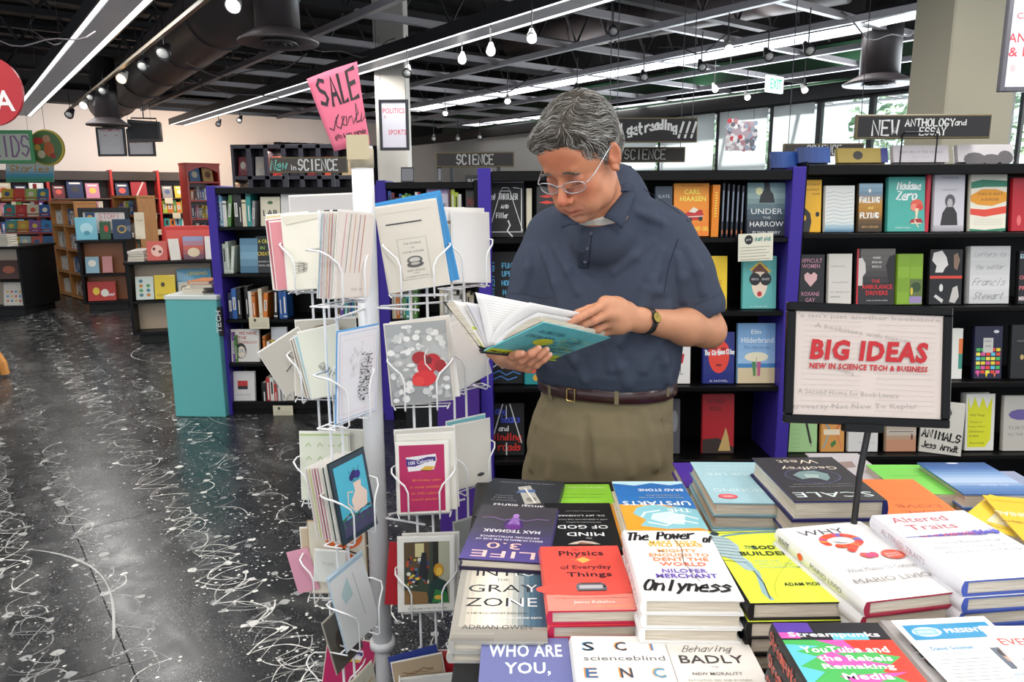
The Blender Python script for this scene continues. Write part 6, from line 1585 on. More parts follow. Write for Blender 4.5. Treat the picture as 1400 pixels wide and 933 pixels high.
# far left island cut by the frame
r, IM3, iw3 = island(-62, 434, 37, 433, .9, .8, 'black island at the left edge with white book piles', inner='#bfae9a')
MT3 = IM3 @ Matrix.Translation((0, 0, .901))
g6 = 'books of the island at the left edge'
pile(MT3, iw3 - .5, .05, 7, WHI, 'of the taller pile at the left edge island', g6, t=.032)
pile(MT3, iw3 - .3, .05, 5, WHI, 'of the lower pile at the left edge island', g6, t=.03)
faceout(IM3, iw3 - .52, .04, .48, .17, .24, '#4a86b8', 'blue picture book in the left edge island', [('e', .5, .5, .3, .2, '#e2c24a')], g6)
faceout(IM3, iw3 - .32, .04, .48, .26, .24, '#4a2a24', 'dark brown picture book in the left edge island', [('e', .5, .5, .3, .2, '#a45a3c')], g6)
faceout(IM3, iw3 - .3, .04, .135, .26, .3, '#e0d8cc', 'white picture book with coloured dots, lowest at the left edge', [('e', .2 + .2 * (k % 4), .2 + .2 * (k // 4), .06, .05, ['#d9503c', '#3c8ac2', '#e2b43c'][k % 3], 8) for k in range(12)], g6)
# orange wooden leg at the left frame edge
o = empty('wooden_easel', (atz(8, 515, 0).x, atz(8, 515, 0).y, 0), label='curved orange wooden stand foot cut by the left edge', cat='easel')
MB('#c98436').tube([(0, 0, .02), (-.01, 0, .12), (-.06, 0, .22), (-.16, 0, .28)], [.035, .035, .03, .03], 8).build('leg', SATIN, o)
MB('#c98436').tube([(-.16, 0, .28), (-.30, 0, .22), (-.36, 0, .0)], [.03, .03, .035], 8).build('leg', SATIN, o)
# brown wooden shelf in the middle distance
def wood_mat():
 m, nt, b = nodes('honey_wood')
 tc = nt.nodes.new('ShaderNodeTexCoord')
 mp = nt.nodes.new('ShaderNodeMapping')
 mp.inputs['Scale'].default_value = (8, 8, 1)
 n = nt.nodes.new('ShaderNodeTexNoise')
 n.inputs['Scale'].default_value = 6
 n.inputs['Detail'].default_value = 5
 r = nt.nodes.new('ShaderNodeValToRGB')
 r.color_ramp.elements[0].color = hx('#a96a34')
 r.color_ramp.elements[1].color = hx('#cf9452')
 nt.links.new(tc.outputs['Object'], mp.inputs[0])
 nt.links.new(mp.outputs[0], n.inputs['Vector'])
 nt.links.new(n.outputs['Fac'], r.inputs[0])
 nt.links.new(r.outputs[0], b.inputs['Base Color'])
 b.inputs['Roughness'].default_value = .5
 return m
WOOD = wood_mat()
def openshelf(name, pa, pb_, ztop, dep, nshelf, mt, col, lab, divs=(), cat='bookshelf', group=None, arch=False, back=True, th=.035):
 a, b = atz(*pa, 0), atz(*pb_, 0)
 w = (b - a).length
 M = M2(a, b - a)
 r = empty(name, mat=M, label=lab, cat=cat, group=group)
 for x in [0, w - th] + [d * w for d in divs]:
  MB(col).bbox(x, x + th, 0, dep, 0, ztop, .003).build('upright', mt, r)
 zz_ = [ztop * k / nshelf + .04 for k in range(nshelf)]
 for z in zz_:
  MB(col).bbox(th, w - th, .005, dep, z - .03, z, .002).build('shelf', mt, r)
 MB(col).bbox(-.01, w + .01, -.01, dep, ztop, ztop + .04, .003).build('top_board', mt, r)
 if back:
  MB(col if mt is WOOD else '#4a1a18').bbox(th, w - th, dep - .015, dep, 0, ztop, .002).build('back_panel', mt, r)
 if arch:
  pts = [(th, ztop)] + [(th + (w - 2 * th) * k / 12, ztop - .04 - .10 * (1 - sin(pi * k / 12))) for k in range(13)] + [(w - th, ztop)]
  MB(col).prism(pts, .0, .03, axis='y').build('arch_board', mt, r)
 return r, M, w, zz_
r, WM, ww, wz = openshelf('wooden_bookshelf', (82, 402), (116, 412), 1.42, .3, 4, WOOD, '#ffffff', 'honey coloured wooden bookshelf with low bins behind the narrow island', divs=(.5,))
for k, z in enumerate(wz):
 spine_row(WM, .05, ww * .5 - .02, z, .24, .16, 'in the left bin, shelf %s, honey wood bookshelf' % ['four', 'three', 'two', 'one'][k], 'books in the honey wood bookshelf', WHI, .05, .09, y=.06)
 spine_row(WM, ww * .5 + .05, ww - .05, z, .24, .16, 'in the right bin, shelf %s, honey wood bookshelf' % ['four', 'three', 'two', 'one'][k], 'books in the honey wood bookshelf', WHI + [('brown', '#8a6a4a'), ('blue', '#4a6a9a')], .05, .09, y=.06)
r, WM, ww, wz = openshelf('wooden_bookshelf', (166, 398), (200, 402), 1.5, .3, 5, WOOD, '#ffffff', 'second honey wooden bookshelf right of the framed notice')
for k, z in enumerate(wz):
 spine_row(WM, .05, ww - .05, z, .22, .16, 'on shelf %s, second wood bookshelf' % ['five', 'four', 'three', 'two', 'one'][k], 'books in the second honey wood bookshelf', None, .04, .08, y=.06)
# red book carousel
pc = atz(64, 388, 0)
rk = empty('book_carousel', pc, label='tall red wire carousel filled with picture books on the far left floor', cat='book rack')
MB('#c23530').lathe([(.30, 0), (.30, .04), (.06, .05), (.03, .1), (.03, 1.75), (.001, 1.76)], 20).build('spindle', SATIN, rk)
for k in range(6):
 z = .1 + k * .27
 MB('#c23530').bbox(-.42, .42, -.32, .32, z, z + .015, .003).build('tray', SATIN, rk)
 MB('#c23530').tube([(-.42, -.33, z + .06), (.42, -.33, z + .06)], .008, 5).build('rail', SATIN, rk)
 cols = [['#4f9f9c', '#e2c234', '#3f8fb8', '#6ab07a'], ['#3f7fa8', '#dc8f34', '#4a9a9a', '#c23a34'], ['#e8c22c', '#a9c4c4', '#c25a4a', '#3a6a9a'], ['#5a9a8a', '#d9a43c', '#8a5a9a', '#3a8ac2'], ['#3f8f8a', '#c23a34', '#e0d6b4', '#2f5f9a'], ['#d9b43c', '#d9503c', '#a9c46a', '#3a7a9a']][k]
 for i_ in range(4):
  faceout(Matrix.Translation(pc), -.41 + i_ * .205, -.3, z + .016, .19, .2, cols[i_], '%s of four picture books on the %s tray of the red carousel' % (ORD[i_], ['lowest', 'second lowest', 'third lowest', 'third highest', 'second highest', 'highest'][k]), [('e', .5, .55, .25, .2, _rs.choice(['#e9e0c9', '#d9503c', '#3a5a8a', '#e2c24a']), 9), ('r', .2, .1, .8, .2, '#ece8dc')], 'picture books on the red carousel')
o = faceout(Matrix.Translation(pc), -.36, -.2, 1.78, .82, .36, '#c9d8dc', 'wide sign board with yellow lettering on top of the red carousel', [('g', 0, 0, 1, 1, ['#3f9f4a', '#5ab0cf', '#d9e6e6', '#e6e0c4'], 8), ('h', 'Stories', .5, .62, .8, .3, '#d9a43c', {'wd': .02})], None, name='picture_board')
# red arched bookcase on the back wall and the wall shelving
def on_wall(M, w_, px, y=-.35):
 """local x on the left wall of a pixel column"""
 return -s_on_wall(px, 250, CORN, D2) * -1
def wx(px):
 return s_on_wall(px, 250, CORN, D2)
DWS = .34
za_ = 1.5 + (268 - 232) / 1020 * 13
wallsec = [(-40, 62), (62, 148), (148, 211), (211, 268)]
for k, (x0, x1) in enumerate(wallsec):
 a_, b_ = wx(x0), wx(x1)
 M = WLf @ Matrix.Translation((a_, -DWS, 0))
 w_ = b_ - a_
 r = empty('wall_bookshelf', mat=M, label=['wall bookshelf at the far left behind the red carousel', 'wall bookshelf between the carousel and the framed notice', 'wall bookshelf with red dividers under the framed posters', 'wall bookshelf left of the red arched case'][k], cat='bookshelf', group='shelving along the left wall')
 ztw = 2.02
 MB('#c4342f').bbox(-.02, .03, -.02, DWS - .01, 0, ztw + .05, .004).build('upright', SATIN, r)
 MB('#3b322c').bbox(.03, w_ - .02, .02, .05, ztw - .16, ztw + .02, .004).build('header_board', SATIN, r)
 MB('#2a2320').bbox(.03, w_ - .02, DWS - .03, DWS - .012, 0, ztw, .003).build('back_panel', SATIN, r)
 for q, z in enumerate((.12, .48, .84, 1.18, 1.5)):
  MB('#6b5544').bbox(.03, w_ - .02, 0, DWS - .03, z - .025, z, .003).build('shelf', SATIN, r)
  if q == 4:
   x = .08
   i_ = 0
   while x < w_ - .3:
    cw = _rs.choice([.2, .24, .28])
    if k == 2 and .35 < x / w_ < .6:
     faceout(M, x, .03, z, .3, .34, '#a82a34', 'large dark red hardcover standing out on the wall shelf', [('l', [(.3, .1), (.8, .95)], .03, '#d9d2cc')], 'face-out books on the left wall')
     x += .34
     i_ += 1
     continue
    nm, c = _rs.choice(COLW)
    faceout(M, x, .03, z, cw, cw * 1.25, c, '%s book facing out, %s on the top row of wall section %s' % (nm, ORD[i_], ['A', 'B', 'C', 'D'][k]) if 0 else '%s facing-out book, %s on the top row %s' % (nm, ORD[i_], ['left of the red carousel', 'behind the narrow island', 'under the framed posters', 'left of the arched case'][k]), [('e', .5, .5, .28, .2, _rs.choice(['#e9e0c9', '#d9503c', '#3a5a8a', '#e2c24a', '#222']), 9), ('r', .15, .8, .85, .9, '#ece8dc')], 'face-out books on the left wall')
    x += cw + .05
    i_ += 1
  elif q >= 1:
   spine_row(M, .06, w_ - .06, z, .28, .18, 'on the %s row %s' % (['', 'lowest', 'low middle', 'middle', 'top'][q], ['left of the carousel', 'behind the narrow island', 'under the framed posters', 'left of the arched case'][k]), 'spine-out books on the left wall', None, .06, .13, y=.05)
 if k >= 2:
  for q in range(6):
   xq = .1 + q * w_ / 6.5
   z = (1.5, 1.18, .84)[q % 3]
   MB('#ddd6bb').bbox(xq, xq + .16, -.006, -.002, z - .12, z, .0005).build('note_card', PAPER, r)
r, RM, rw, rz = openshelf('red_arched_bookcase', (267, 377), (311, 373.5), 2.12, .34, 6, SATIN, '#cc3a2c', 'bright red arched bookcase standing at the right end of the left wall', arch=True)
for k, z in enumerate(rz):
 if z < .3:
  continue
 if k >= 5:
  for i_ in range(2):
   faceout(RM, .08 + i_ * .26, .04, z, .2, .26, ['#5a7aa0', '#c9a06a'][i_], '%s face-out book under the arch of the red case' % ['blue', 'tan'][i_], [('e', .5, .5, .3, .25, ['#d9ccb4', '#7a4a34'][i_], 9)], 'books in the red arched case')
 else:
  spine_row(RM, .06, rw - .06, z, .26, .18, 'on the %s level of the red arched case' % ['', 'lowest', 'low', 'middle', 'high'][k], 'books in the red arched case', None, .035, .07, y=.06)
# dark cubby shelf with lit niches
Yq = 9.6
q0, q1 = aty(322, 300, Yq), aty(482, 197, Yq)
cb = empty('cubby_shelf', (q0.x, Yq, 0), label='dark purple-black cubby shelf with square lit niches behind the science sign', cat='shelf')
wq, zt_ = q1.x - q0.x, q1.z
MB('#211d29').bbox(0, wq, .3, .34, 0, zt_, .004).build('back_panel', SATIN, cb)
nx, nz_ = 7, 6
cw, chh = wq / nx, .38
for i_ in range(nx + 1):
 MB('#26222f').bbox(i_ * cw - .03 if i_ else 0, i_ * cw + .03 if i_ < nx else wq, 0, .3, 0, zt_, .004).build('upright', SATIN, cb)
for k in range(nz_):
 z = zt_ - k * chh
 MB('#26222f').bbox(.03, wq - .03, .0, .3, z - .05, z, .004).build('shelf', SATIN, cb)
for k, (i_, j_, c) in enumerate(((0, 0, '#7a2430'), (2, 0, '#b8352f'), (1, 0, '#c9c3b8'), (3, 0, '#2f2b38'), (4, 0, '#8a2a34'), (5, 0, '#d8563c'), (0, 1, '#e08a2c'), (1, 1, '#b9b4ac'), (2, 1, '#c23a34'), (3, 1, '#3a3a40'), (4, 1, '#d9d4c8'), (5, 1, '#4a7aa0'), (6, 0, '#c9b08a'), (6, 1, '#8fa0b0'))):
 z = zt_ - (j_ + 1) * chh
 faceout(Matrix.Translation((q0.x, Yq, 0)), i_ * cw + .05, .08, z, cw * .55, chh * .62, c, '%s object in the %s niche of the %s row of the dark cubby shelf' % ({'#e08a2c': 'orange glowing', '#c23a34': 'red', '#b8352f': 'red', '#d8563c': 'orange'}.get(c, 'small'), ORD[i_], ['upper', 'lower'][j_]) if 0 else 'book standing in the %s niche of the %s row of the dark cubby shelf' % (ORD[i_], ['upper', 'lower'][j_]), [('e', .5, .55, .28, .2, '#d9d0c0', 9)], 'books in the cubby niches')
area('niche_lamp', (q0.x + .5 * cw, Yq + .1, zt_ - chh - .08), .1, .1, 3, (1, .7, .35))
area('niche_lamp', (q0.x + 2.5 * cw, Yq + .1, zt_ - .08), .1, .1, 3, (1, .75, .55))
# ================================================================== CARD SPINNER
PX, PY = aty(507, 500, 1.82).x, 1.82
rack = empty('card_spinner', (PX, PY, 0), label='white wire greeting card spinner on a white pole beside the book table', cat='card rack')
RL = Vector((PX, PY, 0))
WHT = mcol('white_enamel', .3)
ztp = aty(490, 200, PY).z
zc_ = aty(521, 878, PY).z
MB('#e9e9ea').set(smooth=True).lathe([(.026, zc_), (.026, ztp)], 24).build('pole', WHT, rack)
MB('#d9d9da').set(smooth=True).lathe([(.034, zc_ - .012), (.034, zc_ + .006), (.026, zc_ + .008)], 24).build('collar', WHT, rack)
MB('#a9a9ac').set(smooth=True).lathe([(.021, .05), (.021, zc_ - .01)], 24).build('lower_pole', SATIN, rack)
MB('#c9c9cc').set(smooth=True).lathe([(.20, 0), (.20, .015), (.16, .03), (.03, .05)], 32).build('base', WHT, rack)
MB('#c8bda4').set(smooth=True).lathe([(.0275, ztp - .05), (.0275, ztp - .006), (.0, ztp + .001)], 24).build('masking_tape', PAPER, rack)
MB('#c8bda4').box(-.03, .012, -.0305, -.0285, ztp - .01, ztp + .035).build('masking_tape', PAPER, rack)
def n_of(deg):
 return Vector((cos(radians(deg)), sin(radians(deg)), 0))
def frame_n(c, n):
 """frame whose -y looks along n"""
 ex = Vector((-n.y, n.x, 0))
 return M2(c, ex)
cols = {'R': (aty(575, 500, 1.77), -84), 'L': (aty(461, 500, 1.64), -27), 'S': (aty(632, 480, 1.93), -48), 'B': (aty(440, 480, 1.84), -92)}
tier_z = {}
for k, y in enumerate((403, 555, 702, 836, 978)):
 tier_z[k] = aty(575, y, 1.75).z
CF = {}
for key, (c, dg) in cols.items():
 n = n_of(dg)
 F = frame_n((c.x, c.y, 0), n)
 CF[key] = F
 Fl = Matrix.Translation(-RL) @ F
 for s_ in (-1, 1):
  MB('#ededee').set(T=Fl).tube([(s_ * .02, .012, tier_z[4] - .1), (s_ * .02, .012, tier_z[0] + .2)], .0034, 6).build('upright_wire', WHT, rack)
 for k in range(5):
  z = tier_z[k]
  m = MB('#efeff0').set(T=Fl, smooth=True)
  for s_ in (-1, 1):
   m.tube([(s_ * .02, .010, z + .118), (s_ * .07, .008, z + .118), (s_ * .078, -.01, z + .118), (s_ * .077, -.038, z + .116), (s_ * .066, -.05, z + .106), (s_ * .046, -.056, z + .088), (s_ * .038, -.058, z + .07), (s_ * .038, -.058, z + .004), (s_ * .038, -.052, z - .003), (s_ * .038, .004, z - .003)], .0023, 6)
  m.tube([(-.062, -.02, z - .003), (.062, -.02, z - .003)], .002, 5)
  m.tube([(-.07, .006, z - .003), (.07, .006, z - .003)], .002, 5)
  m.tube([(-.062, -.04, z - .003), (-.07, .006, z - .003)], .002, 5)
  m.tube([(.062, -.04, z - .003), (.07, .006, z - .003)], .002, 5)
  m.build('wire_pocket', WHT, rack)
 # arms to the pole
 for z in (tier_z[0] - .04, tier_z[2] - .04, tier_z[4] - .04):
  a = Vector((c.x - PX, c.y - PY, z))
  MB('#e4e4e6').tube([a + Vector((0, 0, 0)) + Vector((0, 0, 0)), Vector((a.x * .12, a.y * .12, z))], .003, 6).build('wire_arm', WHT, rack)
gK = 'greeting cards in the wire spinner'
def card(key, tier, x, d, w, h, roll, lean, bg, lab, ops=None, yaw=0.0, env='#e9e7e2', th=.002, dz=0.0, group=gK):
 if key in 'RS':
  roll = -roll
 """card in pocket: x along the pocket, d = distance towards the front, env = envelope behind"""
 M = CF[key] @ Matrix.Translation((x, -d, tier_z[tier] + .004 + dz + abs(sin(radians(roll))) * w * .5)) @ Matrix.Rotation(radians(yaw), 4, 'Z') @ Matrix.Rotation(-radians(lean), 4, 'X') @ Matrix.Rotation(-radians(roll), 4, 'Y')
 r = empty('greeting_card', mat=M, label=lab, cat='greeting card', group=group)
 if env:
  MB(env).bbox(-w / 2 - .003, w / 2 + .003, .0012, .0026, 0, h + .004, .0003).build('envelope', PAPER, r)
 cf = MB(bg).bbox(-w / 2, w / 2, -th / 2, .0010, .002, h, .0003).build('card_front', mcol('coated_card', .35), r)
 if ops:
  art(PB(w, h - .002), ops).build('card_print', PRINT, cf, matrix=Matrix.Translation((-w / 2, -th / 2 - .0002, .002)) @ Matrix.Rotation(pi / 2, 4, 'X'))
 return r
# --- right column
card('R', 0, .022, .010, .150, .21, -11, 6, '#2a86c2', 'bright blue card behind the grey oyster card, top right pocket', env='#3a94cc')
card('R', 0, .014, .018, .148, .205, -10, 6, '#2f8cc6', 'second blue card fanned behind the grey oyster card', env=None)
OY = [('l', [(.26, .12), (.74, .12), (.74, .60), (.26, .60), (.26, .12)], .0008, '#77746e'), ('t', 'THE WORLD', .5, .54, .30, .022, '#77746e'), ('t', 'IS', .5, .49, .05, .02, '#77746e'), ('t', 'YOUR OYSTER', .5, .44, .36, .022, '#77746e'), ('e', .5, .34, .13, .05, '#5c5a58'), ('e', .5, .345, .09, .028, '#bcb8b0'), ('e', .5, .29, .14, .035, '#4c4a48'), ('e', .5, .30, .08, .018, '#a9a49a'),
  ('t', 'BEST WISHES', .5, .22, .3, .02, '#77746e'), ('t', 'AND', .5, .19, .1, .016, '#77746e'), ('t', 'CONGRATULATIONS', .5, .15, .4, .018, '#77746e'), ('r', .12, .78, .72, .795, '#26262a'), ('l', [(.06, .92), (.9, .92)], .0006, '#b4aea2'), ('r', .0, .0, 1, .006, '#efede8')]
card('R', 0, .004, .030, .140, .200, -8, 7, '#cfc8bb', 'large grey beige card with an oyster in a thin frame', OY, env='#d9d5cc')
FL = [('g', 0, 0, 1, 1, ['#8f9090', '#a6a8a6', '#b9bab6', '#9c9fa0'], 6)]
_rf = random.Random(2)
for k in range(90):
 a = _rf.uniform(0, 6.28)
 x, y = _rf.uniform(.04, .96), _rf.uniform(.03, .97)
 FL.append(('e', x, y, _rf.uniform(.03, .08), _rf.uniform(.02, .05), _rf.choice(['#dcdcd8', '#c9cbc8', '#b4b6b6', '#e9e8e4', '#9fa2a2']), 7))
for (x, y, a, b, c) in ((.52, .56, .13, .08, '#a3121c'), (.72, .5, .14, .10, '#b3161f'), (.62, .44, .16, .10, '#c21f28'), (.56, .30, .2, .10, '#d6252c'), (.66, .52, .06, .05, '#6f0c14'), (.84, .44, .1, .08, '#9c141c'), (.46, .27, .1, .06, '#e23a38')):
 FL.append(('e', x, y, a, b, c, 14))
FL.append(('l', [(.66, .66), (.6, .58), (.6, .48), (.68, .40)], .003, '#dfdcd8'))
card('R', 1, .022, .016, .140, .198, -6, 6, '#e6e2da', 'white card tucked behind the red flower card')
card('R', 1, .004, .030, .146, .196, -4, 7, '#e3e2df', 'grey white photo card with a red flower in the second right pocket', FL, env='#e4ddd0')
C100 = [('r', .05, .03, .93, .97, '#b5245c'), ('p', [(.18, .80), (.76, .84), (.78, .76), (.72, .62), (.22, .60), (.20, .72)], '#e6e2e4'), ('p', [(.18, .78), (.40, .76), (.60, .80), (.76, .80), (.76, .74), (.56, .72), (.36, .67), (.19, .67)], '#43307a'), ('t', '100 Calories', .47, .735, .48, .05, '#f2f0f4', {'bold': .02, 'ang': 7}),
  ('p', [(.46, .62), (.66, .61), (.76, .66), (.56, .67)], '#d9a83c'), ('p', [(.46, .61), (.66, .595), (.66, .61), (.46, .62)], '#5a3018'), ('p', [(.24, .82), (.28, .82), (.25, .79)], '#c9303c'),
  ('t', 'Birthday cake', .58, .47, .56, .04, '#e88a2c'), ('t', 'is now available', .58, .38, .66, .04, '#e88a2c'), ('t', 'in 100-calorie', .56, .29, .56, .04, '#e88a2c'), ('t', 'snack packs', .52, .20, .5, .04, '#e88a2c')]
card('R', 2, .012, .012, .146, .205, -2, 5, '#cfc9bd', 'tall cream envelope card behind the magenta birthday card', [('l', [(.0, .93), (1, .93)], .001, '#55524c')])
card('R', 2, .010, .022, .138, .196, -1, 6, '#e9e4d8', 'cream card just behind the magenta birthday card')
card('R', 2, -.002, .034, .126, .180, 0, 6, '#efeae0', 'magenta card reading 100 Calories with birthday cake text, third right pocket', C100)
PT = [('r', .10, .10, .92, .94, '#3a4638'), ('p', [(.10, .10), (.10, .30), (.5, .26), (.56, .10)], '#8a6a42'), ('r', .10, .60, .56, .94, '#5c4a34'), ('r', .3, .74, .46, .92, '#d9cf9a'), ('r', .72, .10, .92, .94, '#b0b09a'), ('r', .62, .10, .72, .94, '#26241f')]
_rf = random.Random(8)
for k in range(46):
 PT.append(('e', _rf.uniform(.13, .54), _rf.uniform(.34, .74), _rf.uniform(.015, .05), _rf.uniform(.012, .035), _rf.choice(['#c2502c', '#2c3f7a', '#d9c04a', '#e0dcc8', '#2a2420', '#a8381f', '#5a7a9a']), 6))
PT += [('p', [(.36, .5), (.42, .8), (.5, .8), (.52, .4)], '#23262c'), ('e', .72, .56, .09, .09, '#c9922c'), ('e', .73, .54, .055, .055, '#e8c04a'), ('p', [(.52, .12), (.56, .38), (.7, .46), (.86, .40), (.9, .12)], '#1f3a34'), ('p', [(.6, .12), (.66, .3), (.86, .26), (.9, .12)], '#2f7a3f'), ('e', .72, .19, .08, .03, '#d9a83c')]
PT += [('h', 'all the good wishes for your day', .52, .05, .7, .025, '#55524c', {'wd': .0005, 'slant': .3})]
card('R', 3, .010, .020, .140, .198, 1, 6, '#e6e2da', 'white card behind the painted interior card')
card('R', 3, -.002, .032, .140, .196, 1, 6, '#f0ede6', 'white bordered card with a painted person in green and orange, fourth right pocket', PT)
card('R', 3, -.06, .004, .1, .17, 6, 4, '#b3202c', 'narrow red card edge left of the painted interior card', env=None)
card('R', 4, .004, .006, .12, .16, 2, 6, '#c22a34', 'red topped cards at the back of the lowest right pocket', [('r', 0, .9, 1, 1, '#d9504c')])
card('R', 4, -.01, .016, .13, .165, -12, 6, '#2f3f8a', 'dark blue card behind the kraft card', env=None)
card('R', 4, -.012, .028, .13, .15, -8, 7, '#b8a386', 'kraft coloured card with a brown ribbon drawing, lowest right pocket', [('l', [(.2, .8), (.4, .74), (.6, .82), (.8, .76)], .002, '#6a4a30'), ('l', [(.25, .75), (.45, .79), (.65, .74), (.8, .8)], .0015, '#8a5a34')])
card('R', 4, .0, .044, .14, .115, -2, 7, '#dedcd6', 'white card with pink and green bows, lowest right pocket', [('l', [(.15, .8), (.3, .6), (.2, .4), (.35, .3)], .004, '#d98aa0'), ('l', [(.3, .8), (.15, .6), (.3, .4)], .004, '#d98aa0'), ('l', [(.6, .6), (.7, .8), (.8, .55)], .004, '#8fb04a'), ('l', [(.55, .4), (.75, .5), (.85, .35)], .004, '#8fb04a')])
# --- side column at the right
card('S', 0, .0, .02, .14, .19, 2, 5, '#eceae6', 'white card with a brown bar in the top side pocket', [('r', .1, .80, .9, .84, '#a98f7c')])
card('S', 0, .01, .035, .12, .18, 4, 6, '#e4e2df', 'plain white card in the top side pocket, before the brown bar card')
card('S', 1, -.005, .025, .13, .18, -10, 6, '#e9e6e2', 'tilted white card with a small stamp in the second side pocket', [('r', .1, .12, .2, .2, '#6a6a6e')])
card('S', 1, .01, .04, .12, .17, -14, 6, '#efedea', 'more tilted white card at the front of the second side pocket')
card('S', 2, .0, .02, .13, .185, 2, 5, '#7fc4cc', 'pale cards with a turquoise top edge in the third side pocket', [('r', 0, 0, 1, .93, '#e6e3dc')])
card('S', 2, .004, .034, .125, .175, 3, 5, '#e2ded5', 'cream card at the front of the third side pocket', [('e', .7, .15, .1, .03, '#4a4a4c')])
card('S', 3, .0, .03, .12, .17, 3, 5, '#d9dedd', 'pale blue grey card in the fourth side pocket')
# --- left column
card('B', 0, .03, .01, .165, .225, 2, 4, '#c3bfbd', 'grey card with a black magazine label, rising behind the top left pocket', [('r', .50, .66, .70, .84, '#1c1c1e'), ('t', 'THE NEW', .60, .78, .14, .025, '#d9d9d9', {'bold': .02}), ('t', 'YORKER', .60, .73, .14, .025, '#d9d9d9', {'bold': .02})])
card('B', 0, -.058, .030, .08, .17, 6, 6, '#b55a62', 'dark pink card at the far left of the top left pocket')
card('B', 0, -.050, .036, .08, .165, 5, 6, '#d98a90', 'light pink card beside the dark pink one')
card('B', 0, -.015, .046, .09, .18, 4, 7, '#e9e4d4', 'cream card with a grey printed stamp standing sideways', [('h', 'LITTLE', .3, .3, .3, .08, '#55524c', {'wd': .001, 'ang': 80}), ('h', 'OTTER', .42, .3, .26, .08, '#55524c', {'wd': .001, 'ang': 80}), ('h', 'PRESS', .52, .3, .22, .06, '#55524c', {'wd': .001, 'ang': 80}), ('p', [(0, 1), (1, 1), (1, .94), (.1, .88)], '#dcd6c4')])
for k, (c, nm) in enumerate((('#a9c4d2', 'pale blue'), ('#d9b4b8', 'dusty pink'), ('#d9d4cc', 'grey white'), ('#e0b090', 'peach'), ('#c98a8a', 'rose'), ('#ddd6cc', 'cream'))):
 card('L', 0, .0, .000 + .007 * k, .10, .182, -5, -3, c, '%s card in the leaning fan at the right of the top left pocket' % nm, yaw=0)
card('L', 0, .005, .046, .12, .185, -5, -4, '#e6dcd4', 'front pale card with pastel stripes in the top left pocket', [('l', [(.2 + .13 * k, .98), (.12 + .13 * k, .3)], .0022, c) for k, c in enumerate(['#d9a0a8', '#8f9c8f', '#d9b48a', '#a9909a', '#c98a6a'])] + [('h', 'thank you', .6, .1, .3, .03, '#8a8680', {'wd': .0006})])
card('B', 1, .02, .006, .15, .19, 3, 4, '#c4bdae', 'grey card with a moth drawing behind the second left pocket', [('e', .5, .86, .25, .08, '#8a7a5c'), ('e', .62, .86, .1, .06, '#5a5040')])
card('B', 1, -.012, .02, .11, .15, -1, 5, '#cfc8ba', 'plain grey beige card at the left of the second pocket')
for k, (c, nm) in enumerate((('#8a7a68', 'brown'), ('#a9a090', 'taupe'), ('#a6c9cc', 'pale teal'))):
 card('B', 1, .004 + .008 * k, .030 + .004 * k, .085, .150 + .005 * k, 14, 7, c, '%s edged card in the slanted trio of the second left pocket' % nm)
card('B', 1, .034, .046, .10, .17, 12, 8, '#dcdccb', 'cream card with a hand stamp slanting in the second left pocket', [('h', 'GOOD', .45, .42, .24, .1, '#4a4a48', {'wd': .0012, 'ang': -60}), ('h', 'THINGS', .56, .36, .3, .09, '#4a4a48', {'wd': .0012, 'ang': -60})])
CR = [('l', [(.04, .03), (.96, .03), (.96, .97), (.04, .97), (.04, .03)], .0012, '#7f9fd0'), ('l', [(.1, .08), (.9, .08), (.9, .9), (.1, .9), (.1, .08)], .0006, '#d9a0a8')]
_rf = random.Random(18)
for k in range(150):
 t = _rf.random()
 CR.append(('r', *(lambda x, y, a, b: (x, y, x + a, y + b))(.44 + .26 * _rf.random() + .1 * t, .18 + .55 * t, _rf.uniform(.01, .05), _rf.uniform(.006, .014)), _rf.choice(['#222226', '#2f2f34', '#4a4a50'])))
for k in range(18):
 x, y = _rf.uniform(.2, .5), _rf.uniform(.5, .85)
 CR.append(('l', [(x, y), (x + .03, y + .03), (x + .05, y - .01), (x + .02, y - .03)], .0006, '#55555c'))
card('L', 1, .012, .040, .142, .205, -2, -3, '#e9e9ee', 'white card with a blue rim and a drawn crowd, second left pocket', CR, env='#5f9fd6')
card('B', 2, -.005, .016, .125, .18, 0, 4, '#dfe2cf', 'cream card with small green plants behind the third left pocket', [('l', [(x, y), (x + .05, y + .05), (x + .1, y)], .002, '#8fb45a') for x in (.12, .36, .6, .8) for y in (.2, .4, .6, .8)] + [('l', [(0, .97), (1, .97)], .003, '#a9c46a')])
for k, (c, nm) in enumerate((('#e0cfc4', 'pale blush'), ('#cfd07a', 'yellow green'), ('#d9a0a8', 'pink'), ('#a94a5c', 'raspberry'), ('#c98f96', 'dull pink'), ('#e6dcd0', 'cream'), ('#3a4a3c', 'dark green'), ('#dcdad2', 'white'), ('#26302c', 'black green'))):
 card('L', 2, .0, -.034 + .0085 * k, .11, .165 + .002 * k, 1, 8, c, '%s card edge in the thick stack of the third left pocket' % nm)
VS = [('r', .08, .06, .92, .94, '#4fb6cf'), ('r', .08, .06, .92, .26, '#4a4a6a'), ('l', [(.08, .27), (.3, .31), (.5, .26), (.7, .33), (.92, .29)], .006, '#2f6a4a')] + [('e', .12 + .055 * k, .20 + .05 * (k % 3), .03, .02, ['#2f6a4a', '#3a3a5c', '#8a7aa8'][k % 3], 7) for k in range(15)]
